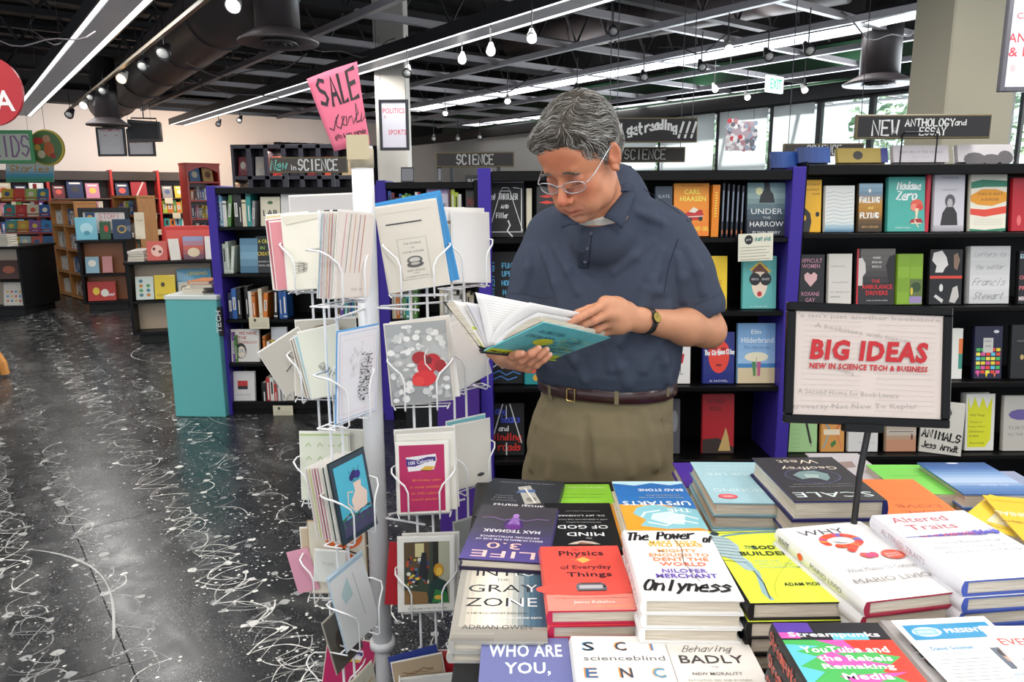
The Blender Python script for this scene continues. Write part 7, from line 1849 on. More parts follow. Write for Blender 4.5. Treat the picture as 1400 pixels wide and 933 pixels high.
VS += [('p', [(.44, .30), (.80, .32), (.86, .48), (.72, .58), (.74, .66), (.52, .66), (.54, .56), (.40, .46)], '#e6cfc0'), ('l', [(.42, .34), (.30, .44), (.34, .58), (.46, .56)], .004, '#e6cfc0'), ('e', .58, .76, .08, .05, '#2a1f6a'), ('e', .68, .74, .08, .05, '#3a2a8a'), ('e', .50, .73, .06, .04, '#2a1f6a'), ('l', [(.6, .66), (.6, .84)], .0014, '#1f3a2f'), ('l', [(.66, .66), (.74, .84)], .0014, '#1f3a2f'), ('l', [(.56, .66), (.46, .82)], .0014, '#1f3a2f')]
card('L', 2, .0, .046, .125, .19, 1, 9, '#2f3f4c', 'dark rimmed card with a pink jug on turquoise, third left pocket', VS, env='#2a3634')
AP = [('e', .62, .78, .34, .17, '#d8662c'), ('e', .60, .80, .26, .12, '#e89a5c'), ('p', [(.3, .92), (.9, .92), (.86, 1), (.34, 1)], '#f0e0cc'), ('e', .62, .34, .36, .22, '#e0622a'), ('e', .62, .38, .27, .15, '#eb8440'), ('l', [(.3, .56), (.6, .62), (.9, .54)], .004, '#2a1a14'), ('e', .78, .18, .1, .05, '#d9a04a')]
card('B', 3, .015, .01, .15, .20, 1, 4, '#ddd6c4', 'cream card with two orange apples behind the fourth left pocket', AP, env='#b89a74')
card('B', 3, .0, .045, .08, .085, -3, 6, '#d9dbd4', 'small pale note card in front of the orange apples', [('h', 'thanks', .5, .6, .5, .12, '#9aa09c', {'wd': .0006})], dz=.05)
card('B', 3, -.065, .014, .06, .12, 14, 4, '#d99aae', 'pink card sliver at the left of the apple card', env=None)
card('L', 3, .0, .040, .125, .19, 5, 10, '#e0e3e4', 'pale card with faint blue drawing tilting left, fourth left pocket', [('p', [(.2, .7), (.45, .86), (.5, .6), (.25, .55)], '#b4cdd0'), ('l', [(.62, .85), (.68, .25)], .0016, '#9aa0a4'), ('p', [(0, .95), (1, .95), (1, 1), (0, 1)], '#a9c4d9')], env='#b9cfe0')
card('L', 3, -.01, .004, .10, .14, 8, 8, '#6a645c', 'dark brown photo card slipping down from the fourth left pocket', [('e', .4, .5, .2, .2, '#4a403a'), ('e', .7, .4, .1, .1, '#8a7a6a')], dz=-.07, env='#c9c2b4')
card('B', 4, .02, .03, .13, .16, -8, 8, '#b5245c', 'second magenta 100 Calories card in the lowest left pocket', [C100[1], C100[2], C100[3], C100[4], C100[5]], env='#d9d0c0')
IL = [('g', 0, 0, 1, 1, ['#a9a68c', '#cfcdb8', '#d9d6c6'], 5), ('p', [(.5, .0), (.95, .0), (1, .4), (.8, .56), (.56, .4)], '#a83238'), ('p', [(.58, .1), (.78, .1), (.82, .4), (.62, .44)], '#4a4a9a'), ('e', .72, .62, .06, .06, '#d9b48a')] + [('l', [(.66, .44 + .03 * k), (.82, .45 + .03 * k)], .0025, '#1c1c1e') for k in range(6)] + [('r', .2, .56, .32, .68, '#3a3a34'), ('e', .3, .3, .12, .14, '#6a7a4a'), ('l', [(.5, .72), (.9, .82)], .004, '#c9a04a'), ('h', 'WINE', .6, .86, .3, .06, '#5a5a50', {'wd': .0008}), ('e', .2, .12, .1, .08, '#b54a3c')]
card('L', 4, .0, .044, .14, .19, 4, 9, '#cbc8b4', 'vintage poster card with a striped figure, lowest left pocket', IL, env='#e0dcd0')
card('L', 4, .03, .056, .12, .10, 4, 9, '#e4e1da', 'plain white card at the front of the lowest left pocket')
card('B', 0, -.055, .02, .10, .18, 4, 6, '#d9c9a0', 'yellowish card in the far left top pocket')
card('B', 1, -.04, .014, .12, .13, 32, 6, '#b9b2a6', 'grey card turned on its corner in the far left second pocket', [('l', [(.3, .4), (.6, .5), (.5, .7)], .003, '#5a5448')])
card('B', 2, .03, .004, .12, .18, -2, 6, '#e0ddd0', 'pale card in the far left third pocket')
card('B', 3, -.01, .002, .14, .175, 3, 6, '#c9b79c', 'kraft card in the far left fourth pocket')
# SALE sign taped to the pole top
q_ = [aty(457, 207, 1.78), aty(506, 197, 1.78), aty(488, 84, 1.78), aty(419, 108, 1.78)]
sl = empty('sale_sign', q_[0], label='bright pink paper sale sign taped to the top of the spinner pole', cat='sign')
L0 = q_[0]
P4 = [p - L0 for p in q_]
def bil(u, v, y=0.0):
 p = P4[0] * (1 - u) * (1 - v) + P4[1] * u * (1 - v) + P4[2] * u * v + P4[3] * (1 - u) * v
 return (p.x, -.012 * sin(pi * u) * .6 - .006 * sin(pi * v) + y, p.z)
m = MB('#f27a96')
N = 10
vs = [bil(i / N, j / N) for j in range(N + 1) for i in range(N + 1)] + [bil(i / N, j / N, .0012) for j in range(N + 1) for i in range(N + 1)]
K = (N + 1) ** 2
fs = [(j * (N + 1) + i, j * (N + 1) + i + 1, (j + 1) * (N + 1) + i + 1, (j + 1) * (N + 1) + i) for j in range(N) for i in range(N)]
bd = [i for i in range(N + 1)] + [(j + 1) * (N + 1) - 1 for j in range(1, N + 1)] + [N * (N + 1) + i for i in range(N - 1, -1, -1)] + [j * (N + 1) for j in range(N - 1, 0, -1)]
m.set(smooth=True).add(vs, fs + [tuple(K + i for i in reversed(f)) for f in fs] + [(bd[k], K + bd[k], K + bd[(k + 1) % len(bd)], bd[(k + 1) % len(bd)]) for k in range(len(bd))])
m.build('sheet', PAPER, sl)
pb = PB(1, 1, 0)
INK = '#231a20'
for ch, u0, u1, v0, v1 in (('S', .13, .31, .60, .93), ('A', .37, .53, .57, .92), ('L', .58, .70, .56, .91), ('E', .75, .93, .57, .94)):
 g = {'S': [[(.9, .9), (.5, 1), (.15, .82), (.3, .6), (.75, .45), (.9, .2), (.55, 0), (.05, .12)]], 'A': [[(.0, 0), (.5, 1), (1, .0)], [(.2, .35), (.8, .35)]], 'L': [[(.1, 1), (.15, 0), (1, .06)]], 'E': [[(.9, 1), (.1, .95), (.15, 0), (1, .06)], [(.12, .5), (.8, .55)]]}[ch]
 for st_ in g:
  pb.line([(u0 + (u1 - u0) * a, v0 + (v1 - v0) * b) for a, b in st_], .055, INK)
pts = [(.12, .30), (.2, .26), (.3, .36), (.42, .44), (.34, .40), (.30, .30), (.38, .26), (.46, .33), (.54, .40), (.48, .40), (.46, .30), (.54, .28), (.58, .40), (.58, .30), (.64, .37), (.70, .38), (.70, .28), (.78, .34), (.86, .40), (.84, .52), (.80, .34), (.78, .29), (.88, .30), (.94, .40), (.9, .28), (1.0, .34)]
pb.line(pts, .018, INK)
pb.hand('gifts & more everyday', .56, .17, .80, .055, INK, .012)
pb.v = [bil(v[0], v[1], -.0010 - v[2]) for v in pb.v]
pb.build('lettering', PRINT, sl)
MB('#c9bd9f').box(.0, .001, 0, .001, 0, .001) if 0 else None
tp_ = aty(489, 203, 1.765) - L0
MB('#c8bb9a').set(T=Matrix.Translation(tp_)).bbox(-.025, .027, -.004, -.003, -.025, .03, .0004).build('tape_strip', PAPER, sl)
# ================================================================== SOLID SHAPES FROM DISTANCE FIELDS
F32 = np.float32
class Prim:
 def __init__(s, kind, k, op, **a):
  s.kind, s.k, s.op, s.a = kind, k, op, a
  if kind == 'cone':
   A, B = np.array(a['a'], F32), np.array(a['b'], F32)
   s.c = (A + B) / 2
   s.R = float(np.linalg.norm(A - B) / 2 + max(a['ra'], a['rb']))
   s.A, s.B, s.AB = A, B, B - A
   s.L2 = max(float(s.AB @ s.AB), 1e-12)
  elif kind == 'ell':
   s.c = np.array(a['c'], F32)
   s.r = np.array(a['r'], F32)
   s.R = float(s.r.max())
   s.M = np.array(a['M'], F32) if a.get('M') is not None else None
  elif kind == 'loft':
   s.S = np.array(a['S'], F32)          # rows z,cx,cy,rx,ry,yaw,power
   z0, z1 = s.S[0, 0], s.S[-1, 0]
   s.c = np.array([s.S[:, 1].mean(), s.S[:, 2].mean(), (z0 + z1) / 2], F32)
   s.R = float((z1 - z0) / 2 + s.S[:, 3:5].max() + .1)
  elif kind == 'plane':
   s.n, s.p0 = np.array(a['n'], F32), np.array(a['p'], F32)
   s.c, s.R = s.p0, 1e9
 def d(s, P):
  if s.kind == 'cone':
   v = P - s.A
   h = np.clip(v @ s.AB / s.L2, 0, 1)
   return np.linalg.norm(v - h[:, None] * s.AB, axis=1) - (s.a['ra'] * (1 - h) + s.a['rb'] * h)
  if s.kind == 'ell':
   q = P - s.c
   if s.M is not None:
    q = q @ s.M
   k0 = np.linalg.norm(q / s.r, axis=1)
   k1 = np.linalg.norm(q / (s.r * s.r), axis=1) + 1e-9
   return k0 * (k0 - 1) / k1
  if s.kind == 'plane':
   return (P - s.p0) @ s.n
  if s.kind == 'loft':
   z = P[:, 2]
   S_ = s.S
   zc = np.clip(z, S_[0, 0], S_[-1, 0])
   g = [np.interp(zc, S_[:, 0], S_[:, i]).astype(F32) for i in range(1, 7)]
   x, y = P[:, 0] - g[0], P[:, 1] - g[1]
   c_, s_ = np.cos(g[4]), np.sin(g[4])
   u, v = x * c_ + y * s_, -x * s_ + y * c_
   pw = g[5]
   m = np.power(np.abs(u / g[2]) + 1e-6, pw) + np.power(np.abs(v / g[3]) + 1e-6, pw)
   k0 = np.power(m, 1 / pw)
   d2 = (k0 - 1) * np.minimum(g[2], g[3])
   dz = np.maximum(S_[0, 0] - z, z - S_[-1, 0])
   return np.where(dz > 0, np.sqrt(np.maximum(d2, 0) ** 2 + dz * dz), np.maximum(d2, dz))
def cone(a, b, ra, rb, k=.01, op='u'):
 return Prim('cone', k, op, a=tuple(a), b=tuple(b), ra=ra, rb=rb)
def ell(c, r, k=.01, op='u', M=None):
 return Prim('ell', k, op, c=tuple(c), r=r, M=M)
def field(prims, P, box=None, extra=None):
 d = None
 for p in prims:
  if box is not None and p.R < 1e8:
   q = np.maximum(np.maximum(box[0] - p.c, p.c - box[1]), 0)
   if float(np.linalg.norm(q)) > p.R + p.k + .05 and d is not None:
    continue
  e = p.d(P)
  if d is None:
   d = e
   continue
  k = p.k
  if p.op == 'u':
   h = np.clip(.5 + .5 * (d - e) / k, 0, 1)
   d = d * (1 - h) + e * h - k * h * (1 - h)
  elif p.op == 's':
   h = np.clip(.5 - .5 * (d + e) / k, 0, 1)
   d = d * (1 - h) - e * h + k * h * (1 - h)
  else:
   h = np.clip(.5 - .5 * (d - e) / k, 0, 1)
   d = d * (1 - h) + e * h + k * h * (1 - h)
 if extra is not None:
  d = d + extra(P)
 return d
def sdf_mesh(prims, lo, hi, h, extra=None):
 lo, hi = np.array(lo, F32), np.array(hi, F32)
 Bk = 8
 nb = np.ceil((hi - lo) / (h * Bk)).astype(int)
 n = nb * Bk
 ii = np.stack(np.meshgrid(*[np.arange(k) for k in nb], indexing='ij'), -1).reshape(-1, 3)
 cen = lo + (ii + .5) * (Bk * h)
 dc = field(prims, cen.astype(F32))
 val = np.repeat(np.repeat(np.repeat(dc.reshape(nb), Bk, 0), Bk, 1), Bk, 2).astype(F32)
 act = ii[np.abs(dc) < Bk * h * 1.25 + .012]
 off = np.stack(np.meshgrid(*[np.arange(Bk)] * 3, indexing='ij'), -1).reshape(-1, 3)
 CH = 24
 for s0 in range(0, len(act), CH):
  blk = act[s0:s0 + CH]
  idx = (blk[:, None, :] * Bk + off[None]).reshape(-1, 3)
  P = (lo + idx * h).astype(F32)
  v = field(prims, P, (P.min(0), P.max(0)), extra)
  val[idx[:, 0], idx[:, 1], idx[:, 2]] = v
 ins = val < 0
 c = ins[:-1, :-1, :-1].astype(np.int8)
 tot = sum(ins[a:n[0] - 1 + a, b:n[1] - 1 + b, e:n[2] - 1 + e].astype(np.int8) for a in (0, 1) for b in (0, 1) for e in (0, 1))
 cells = np.argwhere((tot > 0) & (tot < 8))
 ids = -np.ones(tuple(n), np.int64)
 ids[cells[:, 0], cells[:, 1], cells[:, 2]] = np.arange(len(cells))
 acc = np.zeros((len(cells), 3), F32)
 cnt = np.zeros(len(cells), F32)
 co = [(a, b, e) for a in (0, 1) for b in (0, 1) for e in (0, 1)]
 for a in co:
  for ax in range(3):
   if a[ax]:
    continue
   b = list(a)
   b[ax] = 1
   va = val[cells[:, 0] + a[0], cells[:, 1] + a[1], cells[:, 2] + a[2]]
   vb = val[cells[:, 0] + b[0], cells[:, 1] + b[1], cells[:, 2] + b[2]]
   m = (va < 0) != (vb < 0)
   t = np.where(m, va / np.where(np.abs(va - vb) < 1e-12, 1, va - vb), 0)
   p = np.array(a, F32)[None].repeat(len(cells), 0)
   p[:, ax] += t
   acc += p * m[:, None]
   cnt += m
 V = lo + (cells + acc / np.maximum(cnt, 1)[:, None]) * h
 quads = []
 for ax in range(3):
  sl0 = [slice(1, -1)] * 3
  sl1 = [slice(1, -1)] * 3
  sl0[ax] = slice(0, -1)
  sl1[ax] = slice(1, None)
  e = np.argwhere(ins[tuple(sl0)] != ins[tuple(sl1)])
  if not len(e):
   continue
  o = np.ones(3, int)
  o[ax] = 0
  e = e + o
  u, w = (ax + 1) % 3, (ax + 2) % 3
  du, dw = np.zeros(3, int), np.zeros(3, int)
  du[u], dw[w] = 1, 1
  q = [ids[tuple((e - du * i - dw * j).T)] for i, j in ((0, 0), (1, 0), (1, 1), (0, 1))]
  fl = ins[tuple(e.T)]
  Q = np.stack(q, 1)
  Q = np.where(fl[:, None], Q, Q[:, ::-1])
  quads.append(Q[(Q >= 0).all(1)])
 return V, np.concatenate(quads)
def np_obj(name, V, Q, mat, colf=None, parent=None, base='#c98868'):
 me = bpy.data.meshes.new(name)
 me.vertices.add(len(V))
 me.vertices.foreach_set('co', np.asarray(V, F32).ravel())
 me.loops.add(Q.size)
 me.loops.foreach_set('vertex_index', Q.astype(np.int32).ravel())
 me.polygons.add(len(Q))
 me.polygons.foreach_set('loop_start', np.arange(0, Q.size, Q.shape[1], dtype=np.int32))
 me.polygons.foreach_set('use_smooth', np.ones(len(Q), bool))
 me.update(calc_edges=True)
 ca = me.color_attributes.new('Col', 'FLOAT_COLOR', 'POINT')
 C_ = np.tile(np.array(hx(base), F32), (len(V), 1)) if colf is None else colf(V)
 ca.data.foreach_set('color', C_.astype(F32).ravel())
 me.materials.append(mat)
 o = bpy.data.objects.new(name, me)
 link(o, parent)
 return o
def hit(prims, px, py, lift=0.0, extra=None, t0=1.2):
 """where the line of sight of a pixel meets a solid (used to lay buttons and seams on the cloth)"""
 d = ray(px, py).normalized()
 t = t0
 o = Vector((0, 0, EYE))
 for _ in range(80):
  p = o + d * t
  e = float(field(prims, np.array([p], F32), None, extra)[0])
  if e < .0006:
   break
  t += e * .8
  if t > 4:
   return None
 return o + d * (t - lift)
# ================================================================== THE READER
def J(px, py, Y):
 return aty(px, py, Y)
HSC = 1.09
PSI, THT, ROLH = radians(36), radians(36), radians(2)
ear = J(836, 214, 1.84)
hl = Vector((cos(PSI), -sin(PSI), 0))
hf = Vector((-sin(PSI) * cos(THT), -cos(PSI) * cos(THT), -sin(THT)))
hu = Vector((-sin(PSI) * sin(THT), -cos(PSI) * sin(THT), cos(THT)))
RH = Matrix.Rotation(ROLH, 3, hf)
hl, hu = RH @ hl, RH @ hu
HO = ear - hl * (.079 * HSC)
HM = Matrix.Identity(4)                      # head frame: x = his left, -y = face, z = up
for r_ in range(3):
 HM[r_][0], HM[r_][1], HM[r_][2] = hl[r_], -hf[r_], hu[r_]
HM.translation = HO
HMS = HM @ Matrix.Scale(HSC, 4)
HR = np.array([[HM[r_][c_] for c_ in range(3)] for r_ in range(3)], F32)
def H(x, y, z):
 return tuple(HMS @ Vector((x, y, z)))
def hell(c, r, k=.012, op='u', rx=0, ry=0, rz=0):
 M = HM.to_3x3() @ Matrix.Rotation(rz, 3, 'Z') @ Matrix.Rotation(ry, 3, 'Y') @ Matrix.Rotation(rx, 3, 'X')
 return ell(H(*c), tuple(v * HSC for v in r), k, op, [[M[i][j] for j in range(3)] for i in range(3)])
def hcone(a, b, ra, rb, k=.008, op='u'):
 return cone(H(*a), H(*b), ra * HSC, rb * HSC, k, op)
neck_base = J(828, 300, 2.00)
body = [
 hell((0, .016, .036), (.076, .096, .088)), hell((0, -.030, .015), (.064, .066, .078), .02), hell((0, -.034, -.050), (.057, .058, .060), .025),
 hell((0, -.078, -.098), (.026, .021, .019), .022),
]
for s in (-1, 1):
 body += [hell((s * .037, -.060, -.032), (.028, .026, .030), .02), hell((s * .043, -.030, -.075), (.026, .034, .028), .022), hell((s * .034, -.074, -.068), (.022, .018, .026), .018)]
body += [hell((0, -.077, -.064), (.034, .026, .028), .018), hcone((-.030, -.086, .026), (.030, -.086, .026), .010, .010, .014), hell((0, -.076, .060), (.050, .022, .034), .02)]
for s in (-1, 1):
 body += [hell((s * .031, -.101, .002), (.017, .013, .0125), .010, 's'), hell((s * .031, -.0815, .002), (.0155, .0135, .0115), .005),
    hcone((s * .018, -.0925, -.0035), (s * .044, -.0855, -.0035), .0016, .0016, .003),
    hcone((s * .016, -.093, -.011), (s * .042, -.083, -.014), .004, .003, .008)]
body += [hcone((0, -.0905, .010), (0, -.1185, -.030), .0075, .0102, .010), hell((0, -.1175, -.033), (.0112, .011, .0095), .008), hell((-.0135, -.106, -.0385), (.0085, .010, .008), .006), hell((.0135, -.106, -.0385), (.0085, .010, .008), .006)]
for s in (-1, 1):
 body += [hell((s * .0065, -.112, -.046), (.0035, .005, .004), .003, 's')]
 # crease from the nose to the corner of the mouth
 body += [hcone((s * .019, -.106, -.040), (s * .030, -.098, -.064), .0020, .0022, .006, 's')]
# mouth
body += [hcone((-.024, -.0935, -.0675), (0, -.1035, -.0655), .0030, .0052, .005), hcone((.024, -.0935, -.0675), (0, -.1035, -.0655), .0030, .0052, .005),
   hcone((-.019, -.0940, -.0765), (0, -.1015, -.0775), .0045, .0062, .005), hcone((.019, -.0940, -.0765), (0, -.1015, -.0775), .0045, .0062, .005),
   hcone((-.025, -.0985, -.0710), (.025, -.0985, -.0710), .0012, .0012, .0022, 's'), hell((0, -.100, -.0875), (.018, .006, .004), .006, 's')]
for s in (-1, 1):       # ears
 body += [hell((s * .0795, .010, -.004), (.0085, .019, .031), .006, 'u', rx=-.15, rz=s * -.45), hell((s * .087, .006, .004), (.0055, .0105, .017), .005, 's', rx=-.15, rz=s * -.45),
    hcone((s * .079, -.004, -.027), (s * .081, .002, -.034), .0065, .0055, .006), hcone((s * .0785, -.006, -.008), (s * .0785, -.005, -.002), .004, .004, .004)]
# neck and trunk under the clothes
body += [cone(H(0, .018, -.055), neck_base + Vector((.005, .03, 0)), .060, .060, .03), cone(H(0, -.03, -.075), neck_base + Vector((-.01, -.02, .0)), .040, .055, .03), hell((.034, .006, -.075), (.018, .02, .03), .02)]
TYAW = radians(-20)
tl = Vector((cos(TYAW), sin(TYAW), 0))
tf = Vector((sin(TYAW), -cos(TYAW), 0))
shL, shR = J(918, 322, 2.06), J(745, 322, 2.20)
elL, wrL = J(968, 452, 2.03), J(876, 438, 1.865)
elR, wrR = J(716, 452, 2.10), J(694, 478, 1.86)
pelv = J(818, 640, 2.12)
chest = (shL + shR) / 2
body += [cone(J(833, 330, 2.10), J(828, 500, 2.12), .085, .10, .05), cone(neck_base, J(833, 330, 2.10), .066, .08, .04), cone(shL + Vector((0, .02, -.02)), shR + Vector((0, 0, -.02)), .045, .045, .05)]
# arms
body += [cone(shL, elL, .056, .046, .02), cone(elL, elL.lerp(wrL, .35), .047, .049, .02), cone(elL.lerp(wrL, .35), wrL, .047, .0285, .02), hell((0, 0, 0), (.001, .001, .001)) if 0 else cone(elL + Vector((.012, .012, -.014)), elL + Vector((.006, .006, .0)), .030, .032, .02)]
body += [cone(shR, elR, .056, .045, .02), cone(elR, elR.lerp(wrR, .35), .046, .046, .02), cone(elR.lerp(wrR, .35), wrR, .045, .028, .02)]
def finger(pts, r0, r1, k=.006):
 out = []
 for i in range(len(pts) - 1):
  a = r0 + (r1 - r0) * i / (len(pts) - 1)
  b = r0 + (r1 - r0) * (i + 1) / (len(pts) - 1)
  out.append(cone(pts[i], pts[i + 1], a, b, k if i == 0 else .0025))
  if i:
   out.append(ell(pts[i], (a * 1.06,) * 3, .003))
 return out
# his left hand (right in the picture) closing on the fore edge of the pages
kn = [J(826, 417, 1.800), J(832, 430, 1.795), J(834, 441, 1.810), J(833, 451, 1.83)]
body += [cone(wrL, J(846, 424, 1.83), .027, .026, .015), cone(wrL, J(848, 442, 1.825), .026, .024, .015), cone(J(846, 424, 1.83), kn[0], .025, .0175, .012), cone(J(848, 434, 1.82), kn[1], .022, .0165, .012),
   cone(J(848, 442, 1.82), kn[2], .021, .0155, .012), cone(J(848, 446, 1.825), kn[3], .020, .0145, .012), cone(J(842, 418, 1.835), J(828, 414, 1.815), .022, .017, .014)]
fingL = [[kn[0], J(805, 428, 1.765), J(790, 436, 1.750), J(777, 443, 1.742)], [kn[1], J(811, 439, 1.775), J(798, 444, 1.772), J(787, 448, 1.772)],
   [kn[2], J(818, 450, 1.800), J(808, 454, 1.800), J(799, 457, 1.805)], [kn[3], J(824, 458, 1.825), J(816, 461, 1.83), J(809, 464, 1.835)]]
for f_, (a, b) in zip(fingL, ((.0112, .0085), (.0112, .0086), (.0105, .0082), (.0095, .0075))):
 body += finger(f_, a, b)
thL = [J(838, 416, 1.845), J(822, 418, 1.82), J(805, 423, 1.80), J(790, 428, 1.785)]
body += [cone(J(856, 424, 1.85), thL[0], .022, .016, .012)] + finger(thL, .0125, .0095)
# his right hand under the spine
kr = [J(697, 485, 1.715), J(703, 493, 1.712), J(712, 499, 1.718), J(722, 503, 1.728)]
pr0 = J(690, 486, 1.80)
body += [cone(wrR, pr0, .027, .028, .015), cone(pr0, kr[0], .024, .0155, .012), cone(pr0, kr[1], .024, .0155, .012), cone(J(696, 491, 1.80), kr[2], .023, .015, .012), cone(J(704, 494, 1.80), kr[3], .021, .014, .012)]
fingR = [[kr[0], J(702, 487, 1.672), J(708, 485, 1.655), J(714, 484, 1.650)], [kr[1], J(714, 492, 1.672), J(726, 484, 1.660), J(736, 477, 1.664)],
   [kr[2], J(724, 496, 1.690), J(736, 487, 1.684), J(747, 479, 1.690)], [kr[3], J(733, 499, 1.708), J(743, 492, 1.705), J(751, 486, 1.710)]]
for f_, (a, b) in zip(fingR, ((.0112, .0088), (.0112, .0086), (.0105, .0082), (.0098, .0078))):
 body += finger(f_, a, b)
thR = [J(672, 482, 1.80), J(664, 470, 1.79), J(668, 455, 1.76)]
body += [cone(pr0, thR[0], .022, .014, .012)] + finger(thR, .0125, .0098)
def noise3(P, s, seed=0.0):
 x, y, z = P[:, 0] * s + seed, P[:, 1] * s + seed * 1.3, P[:, 2] * s - seed
 return (np.sin(x + 1.7 * np.sin(y * .8 + z)) + np.sin(y * 1.3 + 1.4 * np.sin(z * .9 + x * .7)) + np.sin(z * 1.1 + 1.5 * np.sin(x + .5))) / 3
HMi = np.array(HMS.inverted(), F32)
def skin_col(V):
 C_ = np.tile(np.array(hx('#c48c6c'), F32), (len(V), 1))
 L = V @ HMi[:3, :3].T + HMi[:3, 3]
 face = (np.linalg.norm(L - np.array([0, -.02, 0]), axis=1) < .17)
 def mixc(w, c):
  w = np.clip(w, 0, 1)[:, None] * face[:, None]
  C_[:, :3] = C_[:, :3] * (1 - w) + np.array(hx(c)[:3], F32) * w
 g = lambda c, r: np.exp(-(((L - np.array(c)) / np.array(r)) ** 2).sum(1))
 mixc(.75 + 0 * L[:, 0], '#c98562')
 mixc(.55 * g((0, -.09, .055), (.05, .05, .03)), '#c4684c')
 for s in (-1, 1):
  mixc(.55 * g((s * .04, -.08, -.025), (.025, .03, .025)), '#bf5f4a')
  mixc(.85 * g((s * .029, -.09, .006), (.018, .02, .009)), '#92584a')  # shade of the eye sockets under the brow, put into the skin colour
  mixc(.5 * g((s * .082, .01, 0), (.015, .025, .035)), '#b8644c')
  mixc(.35 * g((s * .031, -.09, .026), (.02, .02, .005)), '#6f5a4e')
 mixc(.7 * g((0, -.118, -.032), (.018, .02, .016)), '#b9523f')
 lip = g((0, -.098, -.0705), (.024, .014, .009))
 mixc(1.3 * lip, '#a3564a')
 mixc(.9 * g((0, -.1, -.0712), (.026, .02, .0016)), '#6b3029')
 mixc(.32 * np.clip(g((0, -.075, -.085), (.055, .05, .03)) * 1.4 - lip, 0, 1), '#a58a7c')
 n = noise3(V, 160)[:, None] * .03 + noise3(V, 55, 3)[:, None] * .03
 C_[:, :3] *= (1 + n)
 # redder knuckles and finger ends
 hands = (V[:, 1] < 1.86) & (V[:, 2] < 1.3)
 w = np.zeros(len(V), F32)
 for p in [q for f_ in fingL + fingR for q in f_]:
  w = np.maximum(w, np.exp(-((V - np.array(p, F32)) ** 2).sum(1) / .012 ** 2))
 w = (w * hands * .45)[:, None]
 C_[:, :3] = C_[:, :3] * (1 - w) + np.array(hx('#c06a55')[:3], F32) * w
 return C_
SKIN = mcol('skin', .48, spec=.35, bump=.12, bscale=700, sss=.0)
allp = np.array([p.c for p in body])
fx_, fy_ = J(805, 930, 2.12).x, 2.12
man = empty('person', (fx_, fy_, 0), label='grey-haired man in glasses and a navy polo shirt reading an open book by the table', cat='person')
ML = Vector((fx_, fy_, 0))
MOFF = np.array(ML, F32)
def mpart(name, V, Q, mat, colf=None, base='#c98868', parent=None):
 return np_obj(name, V - MOFF, Q, mat, (lambda _v: colf(V)) if colf else None, parent or man, base)
V, Q = sdf_mesh(body, allp.min(0) - .14, allp.max(0) + .14, .0026)
mpart('body', V, Q, SKIN, skin_col)
print('body', len(V))
# nails
nail = MB('#dcae9c')
for f_ in fingL + fingR:
 a, b = Vector(f_[-2]), Vector(f_[-1])
 t = (b - a).normalized()
 cam_ = (Vector((0, 0, EYE + .4)) - b).normalized()
 n = (cam_ - t * cam_.dot(t)).normalized()
 s = t.cross(n)
 c = b + n * .0078 + t * .002
 pts = [c + t * (.0052 * cos(q)) + s * (.0046 * sin(q)) - n * .0012 * abs(sin(q)) for q in [2 * pi * i / 10 for i in range(10)]]
 nail.set(T=Matrix.Translation(-ML)).add([c + n * .0004] + pts, [(0, i + 1, (i + 1) % 10 + 1) for i in range(10)])
nail.build('fingernails', mcol('nail', .3), man)
# ---- shirt
zS = lambda py, Y=2.1: J(800, py, Y).z
def sec(py, pxc, rx, ry, Y=2.1, pw=2.3, yaw=TYAW):
 p = J(pxc, py, Y)
 return (p.z, p.x, p.y, rx, ry, yaw, pw)
tors = sorted([sec(520, 829, .192, .146, 2.10), sec(514, 829, .201, .155, 2.10), sec(500, 830, .204, .162, 2.095), sec(470, 832, .208, .165, 2.095), sec(430, 834, .207, .158, 2.10), sec(390, 835, .206, .148, 2.105), sec(350, 835, .206, .138, 2.11), sec(318, 835, .196, .122, 2.115), sec(296, 835, .165, .100, 2.10), sec(280, 834, .125, .082, 2.08), sec(268, 832, .085, .070, 2.06)])
shirt = [Prim('loft', .03, 'u', S=tors)]
cuL, cuR = shL.lerp(elL, .73), shR.lerp(elR, .74)
shirt += [cone(shL + Vector((-.012, 0, .004)), shL.lerp(elL, .4), .068, .071, .05), cone(shL.lerp(elL, .35), cuL, .070, .073, .03), cone(shR + Vector((.012, 0, .004)), shR.lerp(elR, .4), .066, .068, .05), cone(shR.lerp(elR, .35), cuR, .067, .070, .03)]
shirt += [cone(neck_base + Vector((.01, .03, .03)), shL + Vector((-.05, 0, .03)), .062, .045, .05), cone(neck_base + Vector((.0, .03, .03)), shR + Vector((.05, 0, .03)), .062, .045, .05), cone(J(835, 300, 2.1), J(840, 262, 2.07), .09, .075, .04)]
shirt += [cone(J(824, 322, 2.0), J(830, 296, 2.02), .088, .080, .03), cone(J(846, 268, 2.04), J(846, 268, 2.06), .062, .065, .03)]
NB2 = Vector(H(0, -.005, -.07))
shirt += [cone(neck_base + Vector((0, .01, .0)), NB2, .0665, .072, .006, 's')]
# sleeve mouths are hollow around the arm
ux = (elL - shL).normalized()
shirt += [cone(cuL + ux * .075, cuL + ux * .012, .060, .060, .006, 's')]
ur = (elR - shR).normalized()
shirt += [cone(cuR + ur * .075, cuR + ur * .012, .057, .057, .006, 's')]
